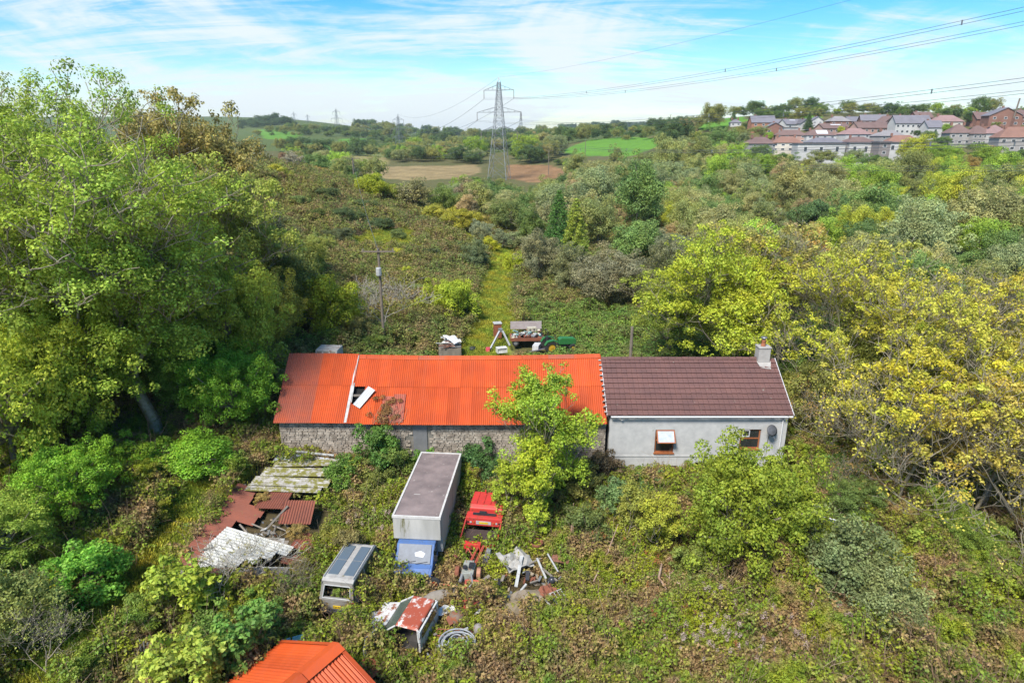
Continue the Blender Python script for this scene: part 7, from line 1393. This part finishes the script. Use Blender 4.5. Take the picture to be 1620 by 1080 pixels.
# stump, fallen red branches in the brambles
x, y = ghit(1440, 850); o = root('tree_stump', 'cut grey stump on the slope under the leaning trees', 'stump', (x, y, h1(x, y) - .2), rot=(.1, .15, 0)); m = MB(); m.tube([(0, 0, 0), (.05, 0, .8), (.1, .02, 1.5)], [.26, .2, .19], 10); part('stump', m, BARK, o, smooth=False); m = MB(); m.tube([(.1, .02, 1.5), (.1, .02, 1.515)], .175, 10); part('cut_face', m, mat('cut_wood', (.5, .42, .3), .9), o)
FB = mat('reddish_dead_branch', (.30, .15, .09), .9, col2=(.42, .34, .27), nscale=2); r_ = random.Random(41)
for i, (pa, lb) in enumerate((([(1068, 897), (1045, 915), (1040, 940), (1052, 962)], 'curved pale-tipped dead branch, leftmost in the right-hand brambles'), ([(1068, 940), (1100, 962), (1150, 995)], 'long dead branch below the big rounded bush'), ([(1115, 968), (1128, 950), (1140, 950)], 'short hooked dead branch crossing the long one'), ([(1275, 955), (1270, 975), (1262, 990)], 'small upright dead branch left of the grey willow'), ([(938, 940), (962, 900), (975, 875)], 'thin slanting dead stem between scrap and big bush'), ([(905, 925), (902, 880), (906, 840)], 'thin upright dead stem right of the scrap'))):
    pts = []
    for k, (px, py) in enumerate(pa): x, y = ghit(px, py); pts.append(Vector((x, y, h1(x, y) + .75 + (.5 * k if i in (4, 5) else .12 * k))))
    o = root('dead_branch', lb, 'branch', pts[0]); m = MB(); q = [p - pts[0] for p in pts]; m.tube(q, [.06 if i < 3 else .035] * (len(q) - 1) + [.015], 6)
    for k in range(5): a = q[0].lerp(q[-1], r_.random()); m.tube([a, a + Vector((r_.uniform(-.4, .4), r_.uniform(-.4, .4), r_.uniform(.1, .4)))], [.02, .008], 4)
    part('branch', m, FB, o)

# small scrap fragments nobody could count
r_ = random.Random(77); sf = MB(); nf_ = 0
for k in range(150):
    cx_, cy_ = ((.9, 26.4), (-2.2, 25.5), (-2.4, 22.9), (-13.2, 28.6))[k % 4]; x, y = cx_ + r_.gauss(0, .9), cy_ + r_.gauss(0, .9); zz = h1(x, y) + r_.uniform(.45, .95) if k % 4 < 3 else r_.uniform(1.3, 1.9)
    sf.cbox((x, y, zz), (r_.uniform(.08, .55), r_.uniform(.04, .2), r_.uniform(.02, .08)), r_.uniform(-.5, .5), r_.uniform(-.5, .5), r_.uniform(0, 3.1))
o = part('scrap_fragments', sf, WHITEP); tag(o, 'countless small bits of scrap metal, wood and plastic strewn round the wrecks', 'scrap', kind='stuff')
for w in (RUSTY, OLDWOOD, GREYM, BLACKM, mat('tan_board', (.36, .29, .20), .9)): o.data.materials.append(w)
for p_ in o.data.polygons: p_.material_index = (p_.index // 6 * 7 + p_.index // 24) % 6
# ---- air between the near yard and the far hills
hz = MB(); hz.box(-6800, 6800, -41, 5200, -17, 125)
hm = bpy.data.materials.new('valley_haze'); hm.use_nodes = True; hm.node_tree.nodes.clear(); o1 = hm.node_tree.nodes.new('ShaderNodeOutputMaterial'); pv = hm.node_tree.nodes.new('ShaderNodeVolumePrincipled')
pv.inputs['Color'].default_value = (.86, .93, 1, 1); pv.inputs['Density'].default_value = .00010; pv.inputs['Anisotropy'].default_value = .2; hm.node_tree.links.new(pv.outputs[0], o1.inputs['Volume'])
ho = part('haze', hz, hm); tag(ho, 'thin pale haze filling the valley air', 'haze', kind='stuff')
